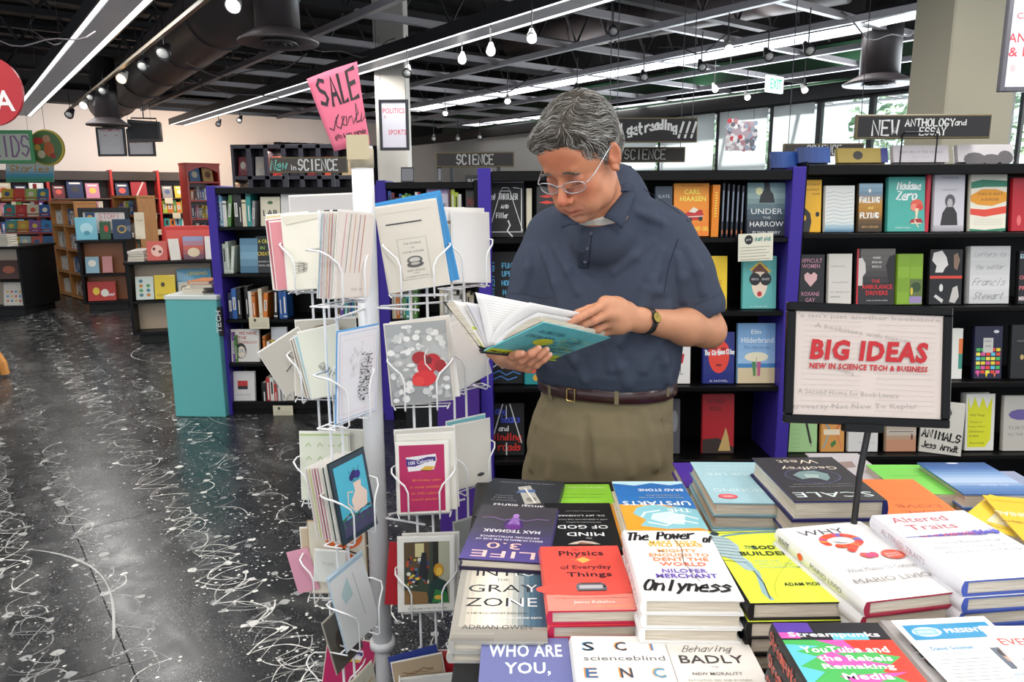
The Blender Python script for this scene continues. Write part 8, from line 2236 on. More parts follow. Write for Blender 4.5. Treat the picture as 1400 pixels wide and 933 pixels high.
# folds: long soft ridges and dips on the cloth
FO = [((905, 345), (868, 420), 1.93, .010, 'u'), ((900, 372), (850, 470), 1.93, .010, 'u'), ((890, 330), (840, 372), 1.93, .008, 'u'), ((745, 345), (770, 430), 2.0, .009, 'u'), ((760, 340), (790, 400), 1.97, .007, 'u'), ((915, 420), (880, 505), 1.97, .011, 'u'), ((770, 470), (800, 520), 1.93, .009, 'u'),
  ((835, 480), (858, 525), 1.93, .010, 'u'), ((900, 470), (912, 520), 2.0, .010, 'u'), ((745, 480), (752, 520), 2.02, .009, 'u'), ((815, 430), (835, 505), 1.93, .008, 'u'), ((870, 290), (905, 305), 1.98, .008, 'u'), ((940, 340), (962, 400), 1.98, .009, 'u'), ((925, 350), (935, 410), 1.97, .008, 'u'), ((722, 340), (716, 395), 2.1, .008, 'u'), ((880, 395), (905, 400), 1.95, .008, 'u')]
base_sh = list(shirt)
for (a, b, Y, r, op) in FO:
 pa_, pb_ = hit(base_sh, *a), hit(base_sh, *b)
 if pa_ is None or pb_ is None:
  continue
 mid = (pa_ + pb_) / 2
 pm_ = hit(base_sh, (a[0] + b[0]) / 2 + 3, (a[1] + b[1]) / 2)
 d_ = Vector((0, r * .12, 0))
 shirt += [cone(pa_ + d_ * 1.8, (pm_ or mid) + d_, r * .7, r, .016), cone((pm_ or mid) + d_, pb_ + d_ * 1.6, r, r * .8, .016)]
def crumple(P):
 z = P[:, 2]
 low = np.clip((1.25 - z) / .25, 0, 1)
 n1 = noise3(P * np.array([1, 1, .5], F32), 26)
 n2 = noise3(P * np.array([1.0, 1.0, .8], F32), 60, 2)
 return (-.0032 * np.abs(n1) * (.4 + low) - .0010 * n2 * (.5 + low)).astype(F32)
lo = np.array([min(p.c[i] - min(p.R, .35) for p in shirt[1:5]) for i in range(3)]) - .05
V, Q = sdf_mesh(shirt, (J(690, 540, 2.1).x - .02, 1.86, zS(560)), (J(1000, 300, 2.1).x + .02, 2.42, zS(235)), .0042, crumple)
SHIRTM = mcol('polo_knit', .85, bump=.4, bscale=1400, spec=.15)
def shirt_col(V):
 C_ = np.tile(np.array(hx('#424959'), F32), (len(V), 1))
 n = noise3(V, 300)[:, None] * .04
 C_[:, :3] *= 1 + n
 # sleeve hem stitching
 for (a, u, r) in ((cuL, ux, .09), (cuR, ur, .09)):
  t = (V - np.array(a, F32)) @ np.array(u, F32)
  w = (np.abs(t + .012) < .0022) & (np.linalg.norm(V - np.array(a, F32), axis=1) < .12)
  C_[w, :3] *= .72
 return C_
mpart('polo_shirt', V, Q, SHIRTM, shirt_col)
print('shirt', len(V))
def strip(pxs, lift, wd, name, mat, col, th=.0016, prims=None, parent=None, extra=None):
 """cloth strip laid on a solid along pixel points, given in world width"""
 C_ = [hit(prims or shirt, *p, lift=lift, extra=extra) for p in pxs]
 C_ = [c for c in C_ if c is not None]
 m = MB(col).set(smooth=False, T=Matrix.Translation(-ML))
 L_, R_ = [], []
 for i, c in enumerate(C_):
  t = (C_[min(i + 1, len(C_) - 1)] - C_[max(i - 1, 0)]).normalized()
  v = (Vector((0, 0, EYE)) - c).normalized()
  s = t.cross(v).normalized()
  v = s.cross(t).normalized()
  L_.append([c + s * wd / 2, c - s * wd / 2, c - s * wd / 2 - v * th, c + s * wd / 2 - v * th])
 m.rings(L_, True, True)
 return m.build(name, mat, parent or man)
strip([(803, 313), (802, 325), (800, 345), (798, 366)], .0022, .030, 'placket', SHIRTM, '#3f4656', prims=shirt)
for dx_ in (-6.5, 6.5):
 strip([(803 + dx_, 316), (802 + dx_, 325), (800 + dx_, 345), (798 + dx_, 366)], .0042, .0016, 'placket_seam', SHIRTM, '#1d202c', th=.0006)
strip([(791, 366), (798, 367), (805, 366)], .0042, .0018, 'placket_seam', SHIRTM, '#1d202c', th=.0006)
strip([(880, 258), (902, 272), (925, 288), (942, 304)], .0035, .0016, 'shoulder_seam', SHIRTM, '#262a38', th=.0006)
strip([(940, 300), (926, 330), (915, 362), (908, 400)], .0035, .0018, 'sleeve_seam', SHIRTM, '#262a38', th=.0006)
for (x, y) in ((808, 319), (803, 340), (800, 358)):
 c = hit(shirt, x, y, lift=.006)
 m = MB('#2e3346').set(smooth=True, T=Matrix.Translation(c - ML) @ (Vector((0, 0, EYE)) - c).to_track_quat('Z', 'Y').to_matrix().to_4x4())
 m.lathe([(.0052, 0), (.0056, .0012), (.0046, .002), (.0036, .0014), (.001, .0014)], 16)
 m.build('button', mcol('button', .3), man)
def flap(pts, mat, col, name, th=.0035, sub=6):
 """thick curved cloth panel from a quad of world points"""
 a, b, c, d = [Vector(p) for p in pts]
 nn = (b - a).cross(d - a).normalized()
 if nn.dot(Vector((0, 0, EYE)) - a) < 0:
  nn = -nn
 g = []
 for j in range(sub + 1):
  for i in range(sub + 1):
   u, v = i / sub, j / sub
   p = a.lerp(b, u).lerp(d.lerp(c, u), v) + nn * (.010 * sin(pi * u) * (1 - v * .4) + .004 * sin(pi * v) + .007 * v + .004)
   g.append(p)
 n1 = sub + 1
 f = [(j * n1 + i, j * n1 + i + 1, (j + 1) * n1 + i + 1, (j + 1) * n1 + i) for j in range(sub) for i in range(sub)]
 bd = [i for i in range(n1)] + [j * n1 + sub for j in range(1, n1)] + [sub * n1 + i for i in range(sub - 1, -1, -1)] + [j * n1 for j in range(sub - 1, 0, -1)]
 K = n1 * n1
 vs = g + [p - nn * th for p in g]
 m = MB(col).set(smooth=True, T=Matrix.Translation(-ML))
 m.add(vs, f + [tuple(K + i for i in reversed(q)) for q in f] + [(bd[k], K + bd[k], K + bd[(k + 1) % len(bd)], bd[(k + 1) % len(bd)]) for k in range(len(bd))])
 return m.build(name, mat, man)
# white undershirt seen in the neck opening, then the collar
_a, _b, _c = J(851, 264, 1.96), J(806, 301, 1.905), J(772, 292, 1.95)
_n = (_b - _a).cross(_c - _b).normalized()
_n = _n if _n.z > 0 else -_n
us = [cone(neck_base, NB2, .0690, .0730, .006), Prim('plane', .004, 'i', n=tuple(_n), p=tuple(_a))]
V, Q = sdf_mesh(us, (neck_base.x - .12, neck_base.y - .15, neck_base.z - .09), (neck_base.x + .12, neck_base.y + .13, neck_base.z + .16), .003)
mpart('undershirt', V, Q, CLOTH, base='#dcdcd6')
CO = '#3b4252'
flap([J(850, 265, 1.95), J(870, 266, 1.965), J(848, 315, 1.878), J(823, 299, 1.888)], SHIRTM, CO, 'collar_flap')
flap([J(849, 236, 2.06), J(864, 229, 2.05), J(870, 268, 1.965), J(850, 267, 1.95)], SHIRTM, CO, 'collar_stand')
flap([J(768, 286, 1.93), J(798, 298, 1.888), J(792, 309, 1.880), J(770, 314, 1.90)], SHIRTM, CO, 'collar_flap')
# ---- trousers, belt, shoes
tw = sorted([sec(510, 829, .190, .140, 2.10), sec(545, 829, .190, .142, 2.10, 2.2), sec(575, 822, .205, .158, 2.11), sec(610, 819, .214, .166, 2.12), sec(650, 818, .214, .164, 2.13), sec(690, 818, .210, .155, 2.135)])
hpz = J(818, 690, 2.135).z
ankL, ankR = Vector((J(868, 700, 2.12).x + .0, 2.10, .09)), Vector((J(765, 700, 2.15).x, 2.18, .09))
hipL = Vector((J(868, 680, 2.12).x, 2.10, hpz + .06))
hipR = Vector((J(768, 680, 2.15).x, 2.17, hpz + .06))
pants = [Prim('loft', .03, 'u', S=tw), cone(hipL, hipL.lerp(ankL, .5), .112, .085, .05), cone(hipL.lerp(ankL, .5), ankL, .085, .068, .03), cone(hipR, hipR.lerp(ankR, .5), .112, .085, .05), cone(hipR.lerp(ankR, .5), ankR, .085, .068, .03)]
bp = list(pants)
for (a, b, r, op) in (((800, 575), (808, 660), .012, 's'), ((745, 560), (728, 640), .010, 'u'), ((770, 570), (752, 655), .009, 'u'), ((850, 570), (862, 650), .010, 'u'), ((880, 565), (896, 640), .009, 'u')):
 pa_, pb_ = hit(bp, *a), hit(bp, *b)
 if pa_ is None or pb_ is None:
  continue
 d_ = Vector((0, r * (.5 if op == 'u' else -.35), 0))
 pants += [cone(pa_ + d_ * 1.5, pb_ + d_, r * .7, r, .014, op)]
# pocket mouth
for (a, b) in (((899, 548), (910, 612)), ((744, 548), (731, 600))):
 pa_, pb_ = hit(bp, *a), hit(bp, *b)
 if pa_ and pb_:
  pants += [cone(pa_, pb_, .0030, .0030, .003, 's')]
def crump2(P):
 return (-.0026 * np.abs(noise3(P * np.array([1, 1, 1.2], F32), 24, 5)) - .0008 * noise3(P, 70, 1)).astype(F32)
V, Q = sdf_mesh(pants, (hipR.x - .17, 1.90, .03), (hipL.x + .17, 2.36, J(800, 514, 2.1).z), .0055, crump2)
mpart('trousers', V, Q, mcol('twill', .85, bump=.35, bscale=1100, spec=.15), base='#82765c')
# belt
def band(z0, z1, off, mat, col, name, py, a0=0, a1=360, tilt=.0):
 s = [np.interp(py, [520, 545, 575], [0, 1, 2])]
 m = MB(col).set(smooth=True, T=Matrix.Translation(-ML))
 c = J(829, 528, 2.10)
 rg = []
 n = 64
 full = a1 - a0 >= 360
 for k in range(n + (0 if full else 1)):
  a = radians(a0 + (a1 - a0) * k / n)
  ca, sa = cos(a), sin(a)
  pw = 2.25
  q = (abs(ca / (.190 + off)) ** pw + abs(sa / (.143 + off)) ** pw) ** (-1 / pw)
  u, v = q * ca, q * sa
  x, y = u * cos(TYAW) - v * sin(TYAW), u * sin(TYAW) + v * cos(TYAW)
  nx, ny = x / q, y / q
  zt = -.006 * sa * -1
  p = Vector((c.x + x, c.y + y, c.z + tilt * x))
  rg.append([p + Vector((0, 0, z1)), p + Vector((nx * .004, ny * .004, z1 - .003)), p + Vector((nx * .004, ny * .004, z0 + .003)), p + Vector((0, 0, z0))])
 if full:
  rg.append(rg[0])
 m.rings(rg, False, False)
 return m.build(name, mat, man)
LEA = mcol('belt_leather', .32, coat=.2)
belt = band(-.010, .027, .0075, LEA, '#35191a', 'belt', 545)
band(-.016, .030, .0005, mcol('twill'), '#7c7158', 'waistband', 545)
bk = J(786, 548, 1.945)
bc = hit([Prim('loft', .03, 'u', S=sorted([sec(560, 829, .195, .148, 2.10), sec(500, 829, .195, .148, 2.10)]))], 786, 541, lift=.009)
bm = MB('#c2a868').set(T=Matrix.Translation(bc - ML) @ Matrix.Rotation(TYAW - .1, 4, 'Z'))
bm.tube([(-.024, 0, -.014), (-.020, -.002, -.017), (.0, -.003, -.018), (.0, -.003, .018), (-.020, -.002, .017), (-.024, 0, .014), (-.024, 0, -.014)], .0022, 6)
bm.build('belt_buckle', METAL, man)
for (x, y) in ((843, 541), (912, 530), (752, 536)):
 q_ = hit([Prim('loft', .03, 'u', S=sorted([sec(570, 829, .196, .149, 2.10), sec(500, 829, .196, .149, 2.10)]))], x, y, lift=.006)
 if q_:
  v_ = (Vector((0, 0, EYE)) - q_)
  MB('#7c7158').set(T=Matrix.Translation(q_ - ML) @ Matrix.Rotation(atan2(v_.y, v_.x) + pi / 2, 4, 'Z')).bbox(-.006, .006, -.002, .004, -.026, .028, .001).build('belt_loop', mcol('twill'), man)
for a_, nm in ((ankL, 'l'), (ankR, 'r')):
 sh = [cone(a_ + Vector((0, .03, -.05)), a_ + Vector((-.02, -.16, -.058)), .042, .036, .02), cone(a_ + Vector((0, .03, -.02)), a_ + Vector((0, .0, -.02)), .045, .045, .02), Prim('plane', .004, 'i', n=(0, 0, -1), p=(0, 0, .004))]
 V, Q = sdf_mesh(sh, np.array(a_) - np.array([.12, .26, .1]), np.array(a_) + np.array([.1, .12, .09]), .006)
 mpart('shoe', V, Q, LEA, base='#2a1a14')
# ---- wrist watch
wv = (elL - wrL).normalized()
wc = wrL + wv * .018
up_ = Vector((0, 0, 1))
side = wv.cross(up_).normalized()
if side.dot(Vector((0, 0, EYE)) - wc) < 0:
 side = -side
w2 = wv.cross(side).normalized()
wm = MB('#141414').set(smooth=True, T=Matrix.Translation(-ML))
rg = []
for k in range(33):
 a = 2 * pi * k / 32
 r = .0345
 q = side * cos(a) + w2 * sin(a)
 hw = .0085
 rg.append([wc + q * (r - .001) - wv * hw, wc + q * (r + .0015) - wv * hw, wc + q * (r + .0015) + wv * hw, wc + q * (r - .001) + wv * hw])
wm.rings(rg, True, False)
watch = wm.build('wristwatch', LEA, man)
fd = (side * .92 + Vector((0, 0, .35))).normalized()
fd = (fd - wv * fd.dot(wv)).normalized()
fc = wc + fd * .037
FMm = Matrix.Identity(4)
zx = wv
yy = fd.cross(zx)
for r_ in range(3):
 FMm[r_][0], FMm[r_][1], FMm[r_][2] = zx[r_], yy[r_], fd[r_]
FMm.translation = fc - ML
MB('#1d1b18').set(smooth=True).lathe([(.013, -.004), (.0148, -.002), (.0148, .002), (.0130, .003)], 28).build('watch_case', mcol('black_plastic'), watch, matrix=FMm)
MB('#b49a4a').lathe([(.0128, .0028), (.0128, .0032)], 28).build('watch_dial', METAL, watch, matrix=FMm)
hm = MB('#3a3420')
hm.box(-.0006, .0006, 0, .009, .0033, .0036)
hm.box(-.006, 0, -.0006, .0006, .0033, .0036)
hm.build('watch_hands', MATTE, watch, matrix=FMm)
# ---- glasses
LENS = bpy.data.materials.new('spectacle_lens')
LENS.use_nodes = True
_nt = LENS.node_tree
_nt.nodes.remove(_nt.nodes['Principled BSDF'])
_t, _g, _x = _nt.nodes.new('ShaderNodeBsdfTransparent'), _nt.nodes.new('ShaderNodeBsdfGlossy'), _nt.nodes.new('ShaderNodeMixShader')
_g.inputs['Roughness'].default_value = .02
_x.inputs[0].default_value = .05
_nt.links.new(_t.outputs[0], _x.inputs[1])
_nt.links.new(_g.outputs[0], _x.inputs[2])
_nt.links.new(_x.outputs[0], _nt.nodes['Material Output'].inputs[0])
gl = MB('#c9cdd4').set(smooth=True, T=Matrix.Translation(-ML))
GZ, GY = -.004, -.1085
lensm = []
for s in (-1, 1):
 pts = []
 for k in range(29):
  a = 2 * pi * k / 28
  ca, sa = cos(a), sin(a)
  x = s * .0335 + .0255 * math.copysign(abs(ca) ** .8, ca)
  z = GZ + .0145 * math.copysign(abs(sa) ** .85, sa) * (1 if sa < 0 else .95)
  y = GY + .010 * ((abs(x) - .01) / .05) ** 2
  pts.append(Vector(H(x, y, z)))
 gl.tube(pts, .0013, 6, False)
 lensm.append(pts[:-1])
gl.tube([H(-.009, GY + .0005, GZ + .004), H(-.004, GY - .0035, GZ + .008), H(.004, GY - .0035, GZ + .008), H(.009, GY + .0005, GZ + .004)], .0013, 6)
for s in (-1, 1):
 gl.tube([H(s * .0585, GY + .010, GZ + .006), H(s * .065, GY + .014, GZ + .006), H(s * .072, GY + .04, GZ + .010), H(s * .0775, -.02, GZ + .020), H(s * .083, .004, GZ + .028), H(s * .082, .020, GZ + .018), H(s * .079, .030, GZ + .0)], .0014, 6)
 gl.tube([H(s * .009, GY + .002, GZ - .002), H(s * .0085, GY + .008, GZ - .008)], .0009, 5)
glo = gl.build('eyeglasses', METAL, man)
for pts in lensm:
 c = sum(pts, Vector()) / len(pts)
 n_ = (HM.to_3x3() @ Vector((0, -1, 0)))
 MB('#ffffff').set(T=Matrix.Translation(-ML)).add([c] + list(pts) + [c + n_ * .0008] + [p + n_ * .0008 for p in pts], [(0, k + 1, (k + 1) % len(pts) + 1) for k in range(len(pts))] + [(len(pts) + 1, len(pts) + 2 + (k + 1) % len(pts), len(pts) + 2 + k) for k in range(len(pts))]).build('lens', LENS, glo)
# ---- hair
hair = [hell((0, .020, .047), (.0835, .104, .094)), hell((.0, -.052, .094), (.056, .040, .030), .02), hell((0, .075, -.01), (.066, .045, .055), .03), hell((-.035, -.06, .088), (.032, .030, .022), .014), hell((.04, -.045, .088), (.030, .035, .026), .014)]
hair += [hell((0, -.090, .004), (.070, .060, .066), .010, 's'), hell((0, -.115, .03), (.056, .040, .046), .010, 's')]
for s in (-1, 1):
 hair += [hell((s * .085, .016, -.014), (.022, .026, .038), .006, 's'), hell((s * .070, -.050, -.030), (.04, .034, .050), .008, 's'), hell((s * .06, .01, -.09), (.06, .06, .045), .01, 's')]
hair += [hell((0, .0, -.11), (.09, .075, .055), .012, 's')]
HL_min, HL_max = np.array(HO) - .17, np.array(HO) + .17
def hairx(P):
 L = P @ HMi[:3, :3].T + HMi[:3, 3]
 return (.0022 * np.sin(L[:, 0] * 150 + 2.2 * np.sin(L[:, 1] * 45) + 6 * L[:, 2]) * np.clip(.5 + L[:, 2] * 9, 0, 1) - .0015 * noise3(P, 90)).astype(F32)
V, Q = sdf_mesh(hair, HL_min, HL_max, .003, hairx)
hb = mpart('hair', V, Q, mcol('hair_mass', .7, spec=.2), base='#3c3630')
print('hair', len(V))
# strands laid over the hair mass
rh = np.random.default_rng(5)
ns = 5200
sel = rh.choice(len(V), ns, replace=False)
P0 = V[sel].astype(F32)
HRt = HR
def flow(P):
 L = P @ HMi[:3, :3].T + HMi[:3, 3]
 x, y, z = L[:, 0], L[:, 1], L[:, 2]
 # parted on his left: the top falls forward and to his right, the left side is combed back and down
 t = 1 / (1 + np.exp(-(x - .030 + .25 * np.clip(y, -.05, .1) * 0) / .006))
 sd0 = np.stack([.25 + 0 * x, .55 + 4 * y, -.75 + 0 * x], 1)
 tp0 = np.stack([-.75 + 0 * x, -.55 - 2.5 * y, -.15 + 0 * x], 1)
 bk = 1 / (1 + np.exp(-(y - .05) / .01))
 bk0 = np.stack([3 * x, .5 + 0 * x, -.9 + 0 * x], 1)
 d = tp0 * (1 - t)[:, None] + sd0 * t[:, None]
 d = d * (1 - bk)[:, None] + bk0 * bk[:, None]
 rs_ = (x < -.055)
 d[rs_] = np.stack([-.1 + 0 * x[rs_], .25 + 2 * y[rs_], -.9 + 0 * x[rs_]], 1)
 d += .42 * np.stack([np.sin(z * 150 + x * 60), np.sin(x * 130 + z * 50), np.sin(y * 120 + x * 70)], 1)
 d = d / (np.linalg.norm(d, axis=1, keepdims=True) + 1e-9)
 return (d @ HRt.T).astype(F32)
def normal(P, e=.002):
 g = np.stack([field(hair, P + np.eye(3, dtype=F32)[i] * e) - field(hair, P - np.eye(3, dtype=F32)[i] * e) for i in range(3)], 1)
 return g / (np.linalg.norm(g, axis=1, keepdims=True) + 1e-9)
path = [P0]
P = P0.copy()
lift = rh.uniform(.0, .0045, ns).astype(F32)
STEP, NS = .0062, 7
ph = rh.uniform(0, 6.28, ns)
for k in range(NS):
 n_ = normal(P)
 f = flow(P) + .18 * rh.normal(size=(ns, 3)).astype(F32) * (1 if k == 0 else .25)
 f = f - n_ * (f * n_).sum(1, keepdims=True)
 f = f / (np.linalg.norm(f, axis=1, keepdims=True) + 1e-9)
 P = P + f * STEP
 n_ = normal(P)
 dd = field(hair, P)
 P = P - n_ * (dd - lift - .0012 * np.sin(ph + k * .9) * (k > 1) - (.0012 * (k == NS - 1)))[:, None]
 path.append(P.astype(F32))
path = np.stack(path, 1)                      # ns, NS+1, 3
wcol = rh.random(ns)
greys = np.array([hx('#55504a'), hx('#77736c'), hx('#9b9892'), hx('#c9c7c2'), hx('#3a342e'), hx('#8a857c')], F32)
# whiter over the temples and the top of the forehead
L0_ = P0 @ HMi[:3, :3].T + HMi[:3, 3]
pick = np.where(wcol < .24, 0, np.where(wcol < .44, 1, np.where(wcol < .60, 2, np.where(wcol < .70, 3, np.where(wcol < .88, 4, 5)))))
white = (np.abs(L0_[:, 0]) > .05) & (rh.random(ns) < .35)
pick[white] = 3
w0 = .00055
Vs, Fs, Cs = [], [], []
K = NS + 1
tan = np.gradient(path, axis=1)
tan /= np.linalg.norm(tan, axis=2, keepdims=True) + 1e-9
nn_ = normal(path.reshape(-1, 3)).reshape(ns, K, 3)
sd_ = np.cross(tan, nn_)
wid = (w0 * np.array([.6, 1, 1, 1, 1, .8, .6, .15], F32))[None, :, None]
tri = np.stack([path + sd_ * wid, path + nn_ * wid * 1.1, path - sd_ * wid], 2)    # ns,K,3corners,3
Vh = tri.reshape(-1, 3)
base_ = (np.arange(ns)[:, None] * K + np.arange(K - 1)[None]).reshape(-1) * 3
Qh = np.concatenate([np.stack([base_ + i, base_ + (i + 1) % 3, base_ + 3 + (i + 1) % 3, base_ + 3 + i], 1) for i in range(3)])
cv = np.repeat(greys[pick], K * 3, axis=0)
mpart('hair_strands', Vh, Qh, mcol('hair_fibre', .42, spec=.45), colf=lambda _v: cv, parent=None)['kind'] = 'stuff'
# eyebrows and lashes
eb = MB('#6a625a')
re_ = random.Random(2)
eb.set(T=Matrix.Translation(-ML))
for s in (-1, 1):
 for k in range(120):
  u = re_.random()
  x = s * (.014 + .034 * u)
  z = .0245 + .006 * sin(pi * min(u + .2, 1)) - .004 * u + re_.uniform(-.0028, .0028)
  y = -.1005 + .010 * u * u
  a = Vector(H(x, y - .0008, z))
  b = Vector(H(x + s * .006, y - .0022 + .0012, z + re_.uniform(-.001, .002)))
  eb.set(re_.choice(['#4a443e', '#6f6860', '#8f8a84', '#5a524a']))
  eb.tube([a, (a + b) / 2 + Vector((0, -.0008, .0003)), b], [.0007, .0006, .0002], 3)
 for k in range(22):
  u = k / 21
  x = s * (.018 + .026 * u)
  a = Vector(H(x, -.0945 + .007 * u * u, -.005))
  b = Vector(H(x * 1.03, -.0995 + .007 * u * u, -.0095))
  eb.set('#3a322c').tube([a, b], [.0003, .0001], 3)
eb.build('eyebrows', mcol('hair_fibre'), man)['kind'] = 'stuff'
# ================================================================== THE OPEN BOOK IN HIS HANDS
E0, E1 = J(661, 479, 1.62), J(756, 490, 1.80)
sv = E1 - E0
ob = empty('open_book', E0, label='open hardcover with a turquoise jacket held in the hands of the reader', cat='book')
def extr(curve, name, mat, col, th=.0, s0=0.0, s1=1.0, far=None, smooth=True, parent=ob):
 """sheet swept along the spine; curve = near-end points, far = matching far-end points"""
 n = len(curve)
 fr = far or [p + sv for p in curve]
 m = MB(col).set(smooth=smooth, T=Matrix.Translation(-E0))
 K_ = 6
 nrm = []
 for i in range(n):
  t = (curve[min(i + 1, n - 1)] - curve[max(i - 1, 0)]).normalized()
  nrm.append(t.cross(sv).normalized())
 g = [[curve[i].lerp(fr[i], s0 + (s1 - s0) * j / K_) for i in range(n)] for j in range(K_ + 1)]
 vs = [p for r in g for p in r]
 vs2 = [p + nrm[k % n] * th for k, p in enumerate(vs)]
 Kt = len(vs)
 f = [(j * n + i, j * n + i + 1, (j + 1) * n + i + 1, (j + 1) * n + i) for j in range(K_) for i in range(n - 1)]
 bd = [i for i in range(n)] + [j * n + n - 1 for j in range(1, K_ + 1)] + [K_ * n + i for i in range(n - 2, -1, -1)] + [j * n for j in range(K_ - 1, 0, -1)]
 m.add(vs + vs2, f + [tuple(Kt + i for i in reversed(q)) for q in f] + [(bd[k], Kt + bd[k], Kt + bd[(k + 1) % len(bd)], bd[(k + 1) % len(bd)]) for k in range(len(bd))])
 return m.build(name, mat, parent)
def bez(p0, p1, p2, n=10):
 return [p0 * (1 - t) ** 2 + p1 * 2 * t * (1 - t) + p2 * t * t for t in [k / n for k in range(n + 1)]]
JK = mcol('jacket', .3, coat=.3)
# right board (we see its outside), far corner as measured
Rn, Rf = J(743, 440, 1.66), J(834, 461, 1.825)
curveR = [E0.lerp(Rn, t) for t in (0, .08, .3, .6, 1)]
farR = [E1.lerp(Rf, t) for t in (0, .08, .3, .6, 1)]
o = extr(curveR, 'cover', JK, '#5fb4bd', th=-.0028, far=farR, smooth=False)
ax, ay = (farR[-1] - curveR[-1] + farR[0] - curveR[0]) / 2, (Rn - E0 + Rf - E1) / 2
nv = ax.cross(ay).normalized()
if nv.dot(Vector((0, 0, EYE)) - E0) < 0:
 nv = -nv
def cov(u, v):
 """u along the spine 0..1, v from the spine to the fore edge"""
 return E0.lerp(E1, u).lerp(Rn.lerp(Rf, u), v)
pb = PB(1, 1, 0)
pb.poly([(0, 0), (1, 0), (1, .14), (0, .12)], '#b9c431')
pb.hand('a novel of all things', .2, .05, .34, .06, '#33361c', .012)
pb.text('WELCOME TO', .30, .78, .36, .09, '#2f5f6c', .03, ang=180)
pb.text('YOUR WORLD', .27, .62, .40, .09, '#2f5f6c', .03, ang=180)
pb.poly([(.40 + .13 * cos(k), .50 + .11 * sin(k)) for k in [2 * pi * i / 14 for i in range(14)]], '#c4c83a')
_r3 = random.Random(6)
for k in range(120):
 x, y = _r3.uniform(.42, .86), _r3.uniform(.18, .8)
 if x < .5 and y > .6:
  continue
 l_ = _r3.uniform(.03, .10)
 pb.line([(x, y), (x + l_, y + _r3.uniform(-.01, .01))], _r3.uniform(.006, .016), _r3.choice(['#2f6f86', '#24566c', '#b9c040', '#3f8a9a', '#7fb08a', '#2a6a7a']))
pb.text('YOUR STORY', .82, .42, .26, .07, '#1f4f60', .03, ang=180)
pb.text('HANNAH REED', .80, .30, .30, .06, '#1f4f60', .03, ang=180)
pb.poly([(.62, 0), (1, 0), (1, .05), (.66, .07)], '#a9bd3a')
pb.v = [tuple(cov(v[0], v[1]) + nv * (.0034 + v[2]) - E0) for v in pb.v]
pb.build('cover_print', PRINT, ob)
# spine and left board
Ln, Lf0 = J(607, 411, 1.60), J(607, 411, 1.60) + sv
lb = [J(658, 478, 1.62), J(634, 446, 1.61), J(606, 412, 1.60)]
extr(lb, 'cover', mcol('board_cloth', .6), '#2b2f33', th=.0028, smooth=False)
extr([E0 + Vector((.004, 0, -.002)), E0 + Vector((-.006, 0, -.005)), J(655, 478, 1.62)], 'spine', mcol('board_cloth'), '#26292c', th=.002)
# left page block
lp = MB('#d9d5cb').set(T=Matrix.Translation(-E0))
near = [J(659, 476, 1.62), J(634, 443, 1.61), J(609, 411, 1.60), J(618, 409, 1.60), J(640, 438, 1.612), J(664, 474, 1.62)]
near = [J(647, 472, 1.618), J(610, 415, 1.601), J(619, 411, 1.602), J(661, 474, 1.62)]
lp.rings([near, [p + sv * .985 for p in near]], True, True)
lp.build('page_block', PAGES, ob)
PG = mcol('book_page', .7)
W_ = '#e9e7e3'
extr(bez(J(662, 475, 1.62), J(640, 440, 1.612), J(620, 411, 1.602)), 'page', PG, W_, th=.0012)
extr(bez(J(664, 474, 1.62), J(648, 440, 1.612), J(634, 414, 1.604)), 'page', PG, '#e2dfdb', th=.0012)
extr(bez(J(665, 474, 1.62), J(655, 444, 1.612), J(637, 413, 1.604)), 'page', PG, '#dcdade', th=.0010)
extr([J(661, 475, 1.6195), J(650, 458, 1.617), J(646, 447, 1.615)], 'jacket_flap', JK, '#c3cf3e', th=.0012, s0=-.01, s1=.9)
extr(bez(J(667, 473, 1.62), J(661, 440, 1.612), J(650, 400, 1.600)), 'page', PG, '#efeeec', th=.0008)
extr(bez(J(670, 472, 1.62), J(676, 440, 1.62), J(724, 414, 1.640)), 'page', PG, '#e9e8e8', th=.0010)
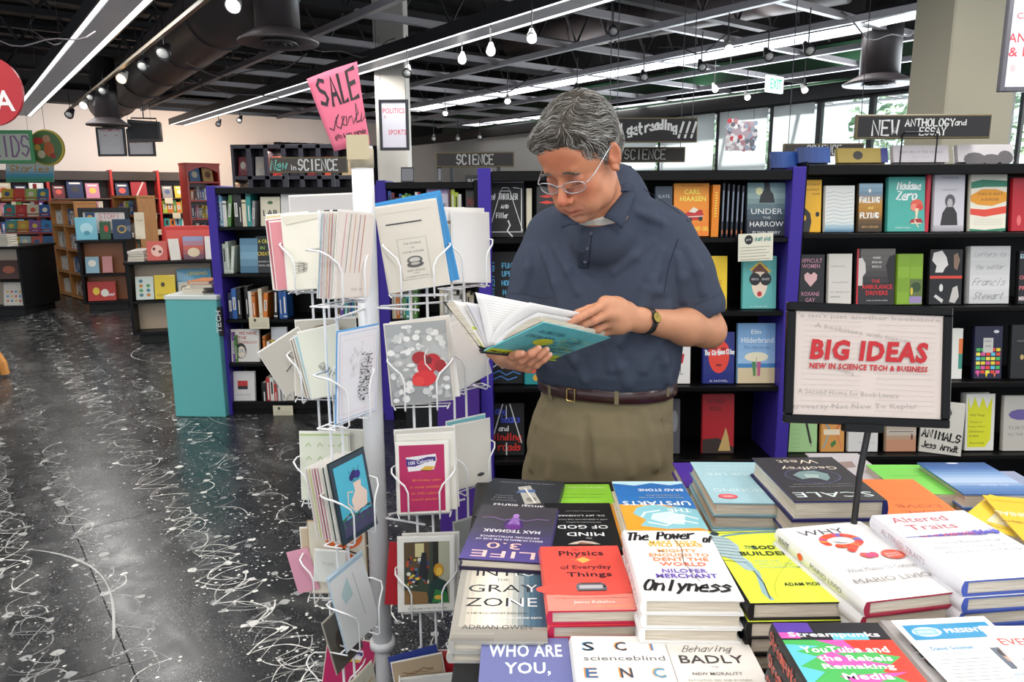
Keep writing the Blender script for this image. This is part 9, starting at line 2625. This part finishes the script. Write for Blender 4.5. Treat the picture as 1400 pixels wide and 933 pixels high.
extr(bez(J(672, 472, 1.62), J(680, 444, 1.62), J(727, 417, 1.641)), 'page', PG, '#dedddd', th=.0010)
extr(bez(J(674, 472, 1.621), J(686, 452, 1.624), J(736, 428, 1.650)), 'page', PG, '#e2e1e0', th=.0014, s1=.97)
# right page block between page and board
rb_ = MB('#e3dfd2').set(T=Matrix.Translation(-E0))
near = [E0.lerp(Rn, .04), E0.lerp(Rn, .5), E0.lerp(Rn, .97), J(739, 434, 1.655), J(704, 446, 1.637), J(676, 469, 1.622)]
far = [E1.lerp(Rf, .04), E1.lerp(Rf, .5), E1.lerp(Rf, .97)] + [p + (Rf - Rn) * .98 for p in near[3:5]] + [near[5] + sv * .98]
n0 = (near[0] - far[0]).normalized() * 0
rb_.rings([[p - nv * .003 for p in near], [p - nv * .003 for p in far]], True, True)
rb_.build('page_block', PAGES, ob)
# printed lines on the open pages
pl_ = MB('#cfced1').set(T=Matrix.Translation(-E0))
pc_ = bez(J(670, 472, 1.62), J(676, 440, 1.62), J(724, 414, 1.640))
pl2 = bez(J(667, 473, 1.62), J(661, 440, 1.612), J(650, 400, 1.600))
for cv_, sgn in ((pc_, -1), (pl2, -1)):
 for k in range(2, 10):
  for q in (0, .5):
   p = cv_[k].lerp(cv_[min(k + 1, 10)], q)
   t = (cv_[min(k + 1, 10)] - cv_[k]).normalized() if k < 10 else (cv_[10] - cv_[9]).normalized()
   n_ = t.cross(sv).normalized()
   for off in (-.0006, .0016):
    a_, b_ = p + sv * .1 + n_ * off, p + sv * .88 + n_ * off
    pl_.add([a_, b_, b_ + t * .0012, a_ + t * .0012], [(0, 1, 2, 3)])
pl_.build('text_lines', PRINT, ob)
# ribbon of the lowered jacket end at the far tail
tl_ = MB('#b9c431').set(T=Matrix.Translation(-E0), smooth=True)
tl_.rings([[cov(.93 + .0 * k, -.02), cov(1.0, -.02), cov(1.03, .12), cov(.93, .10)], [p - nv * .003 for p in (cov(.93, -.02), cov(1.0, -.02), cov(1.03, .12), cov(.93, .10))]], True, True)
tl_.build('jacket_end', JK, ob)
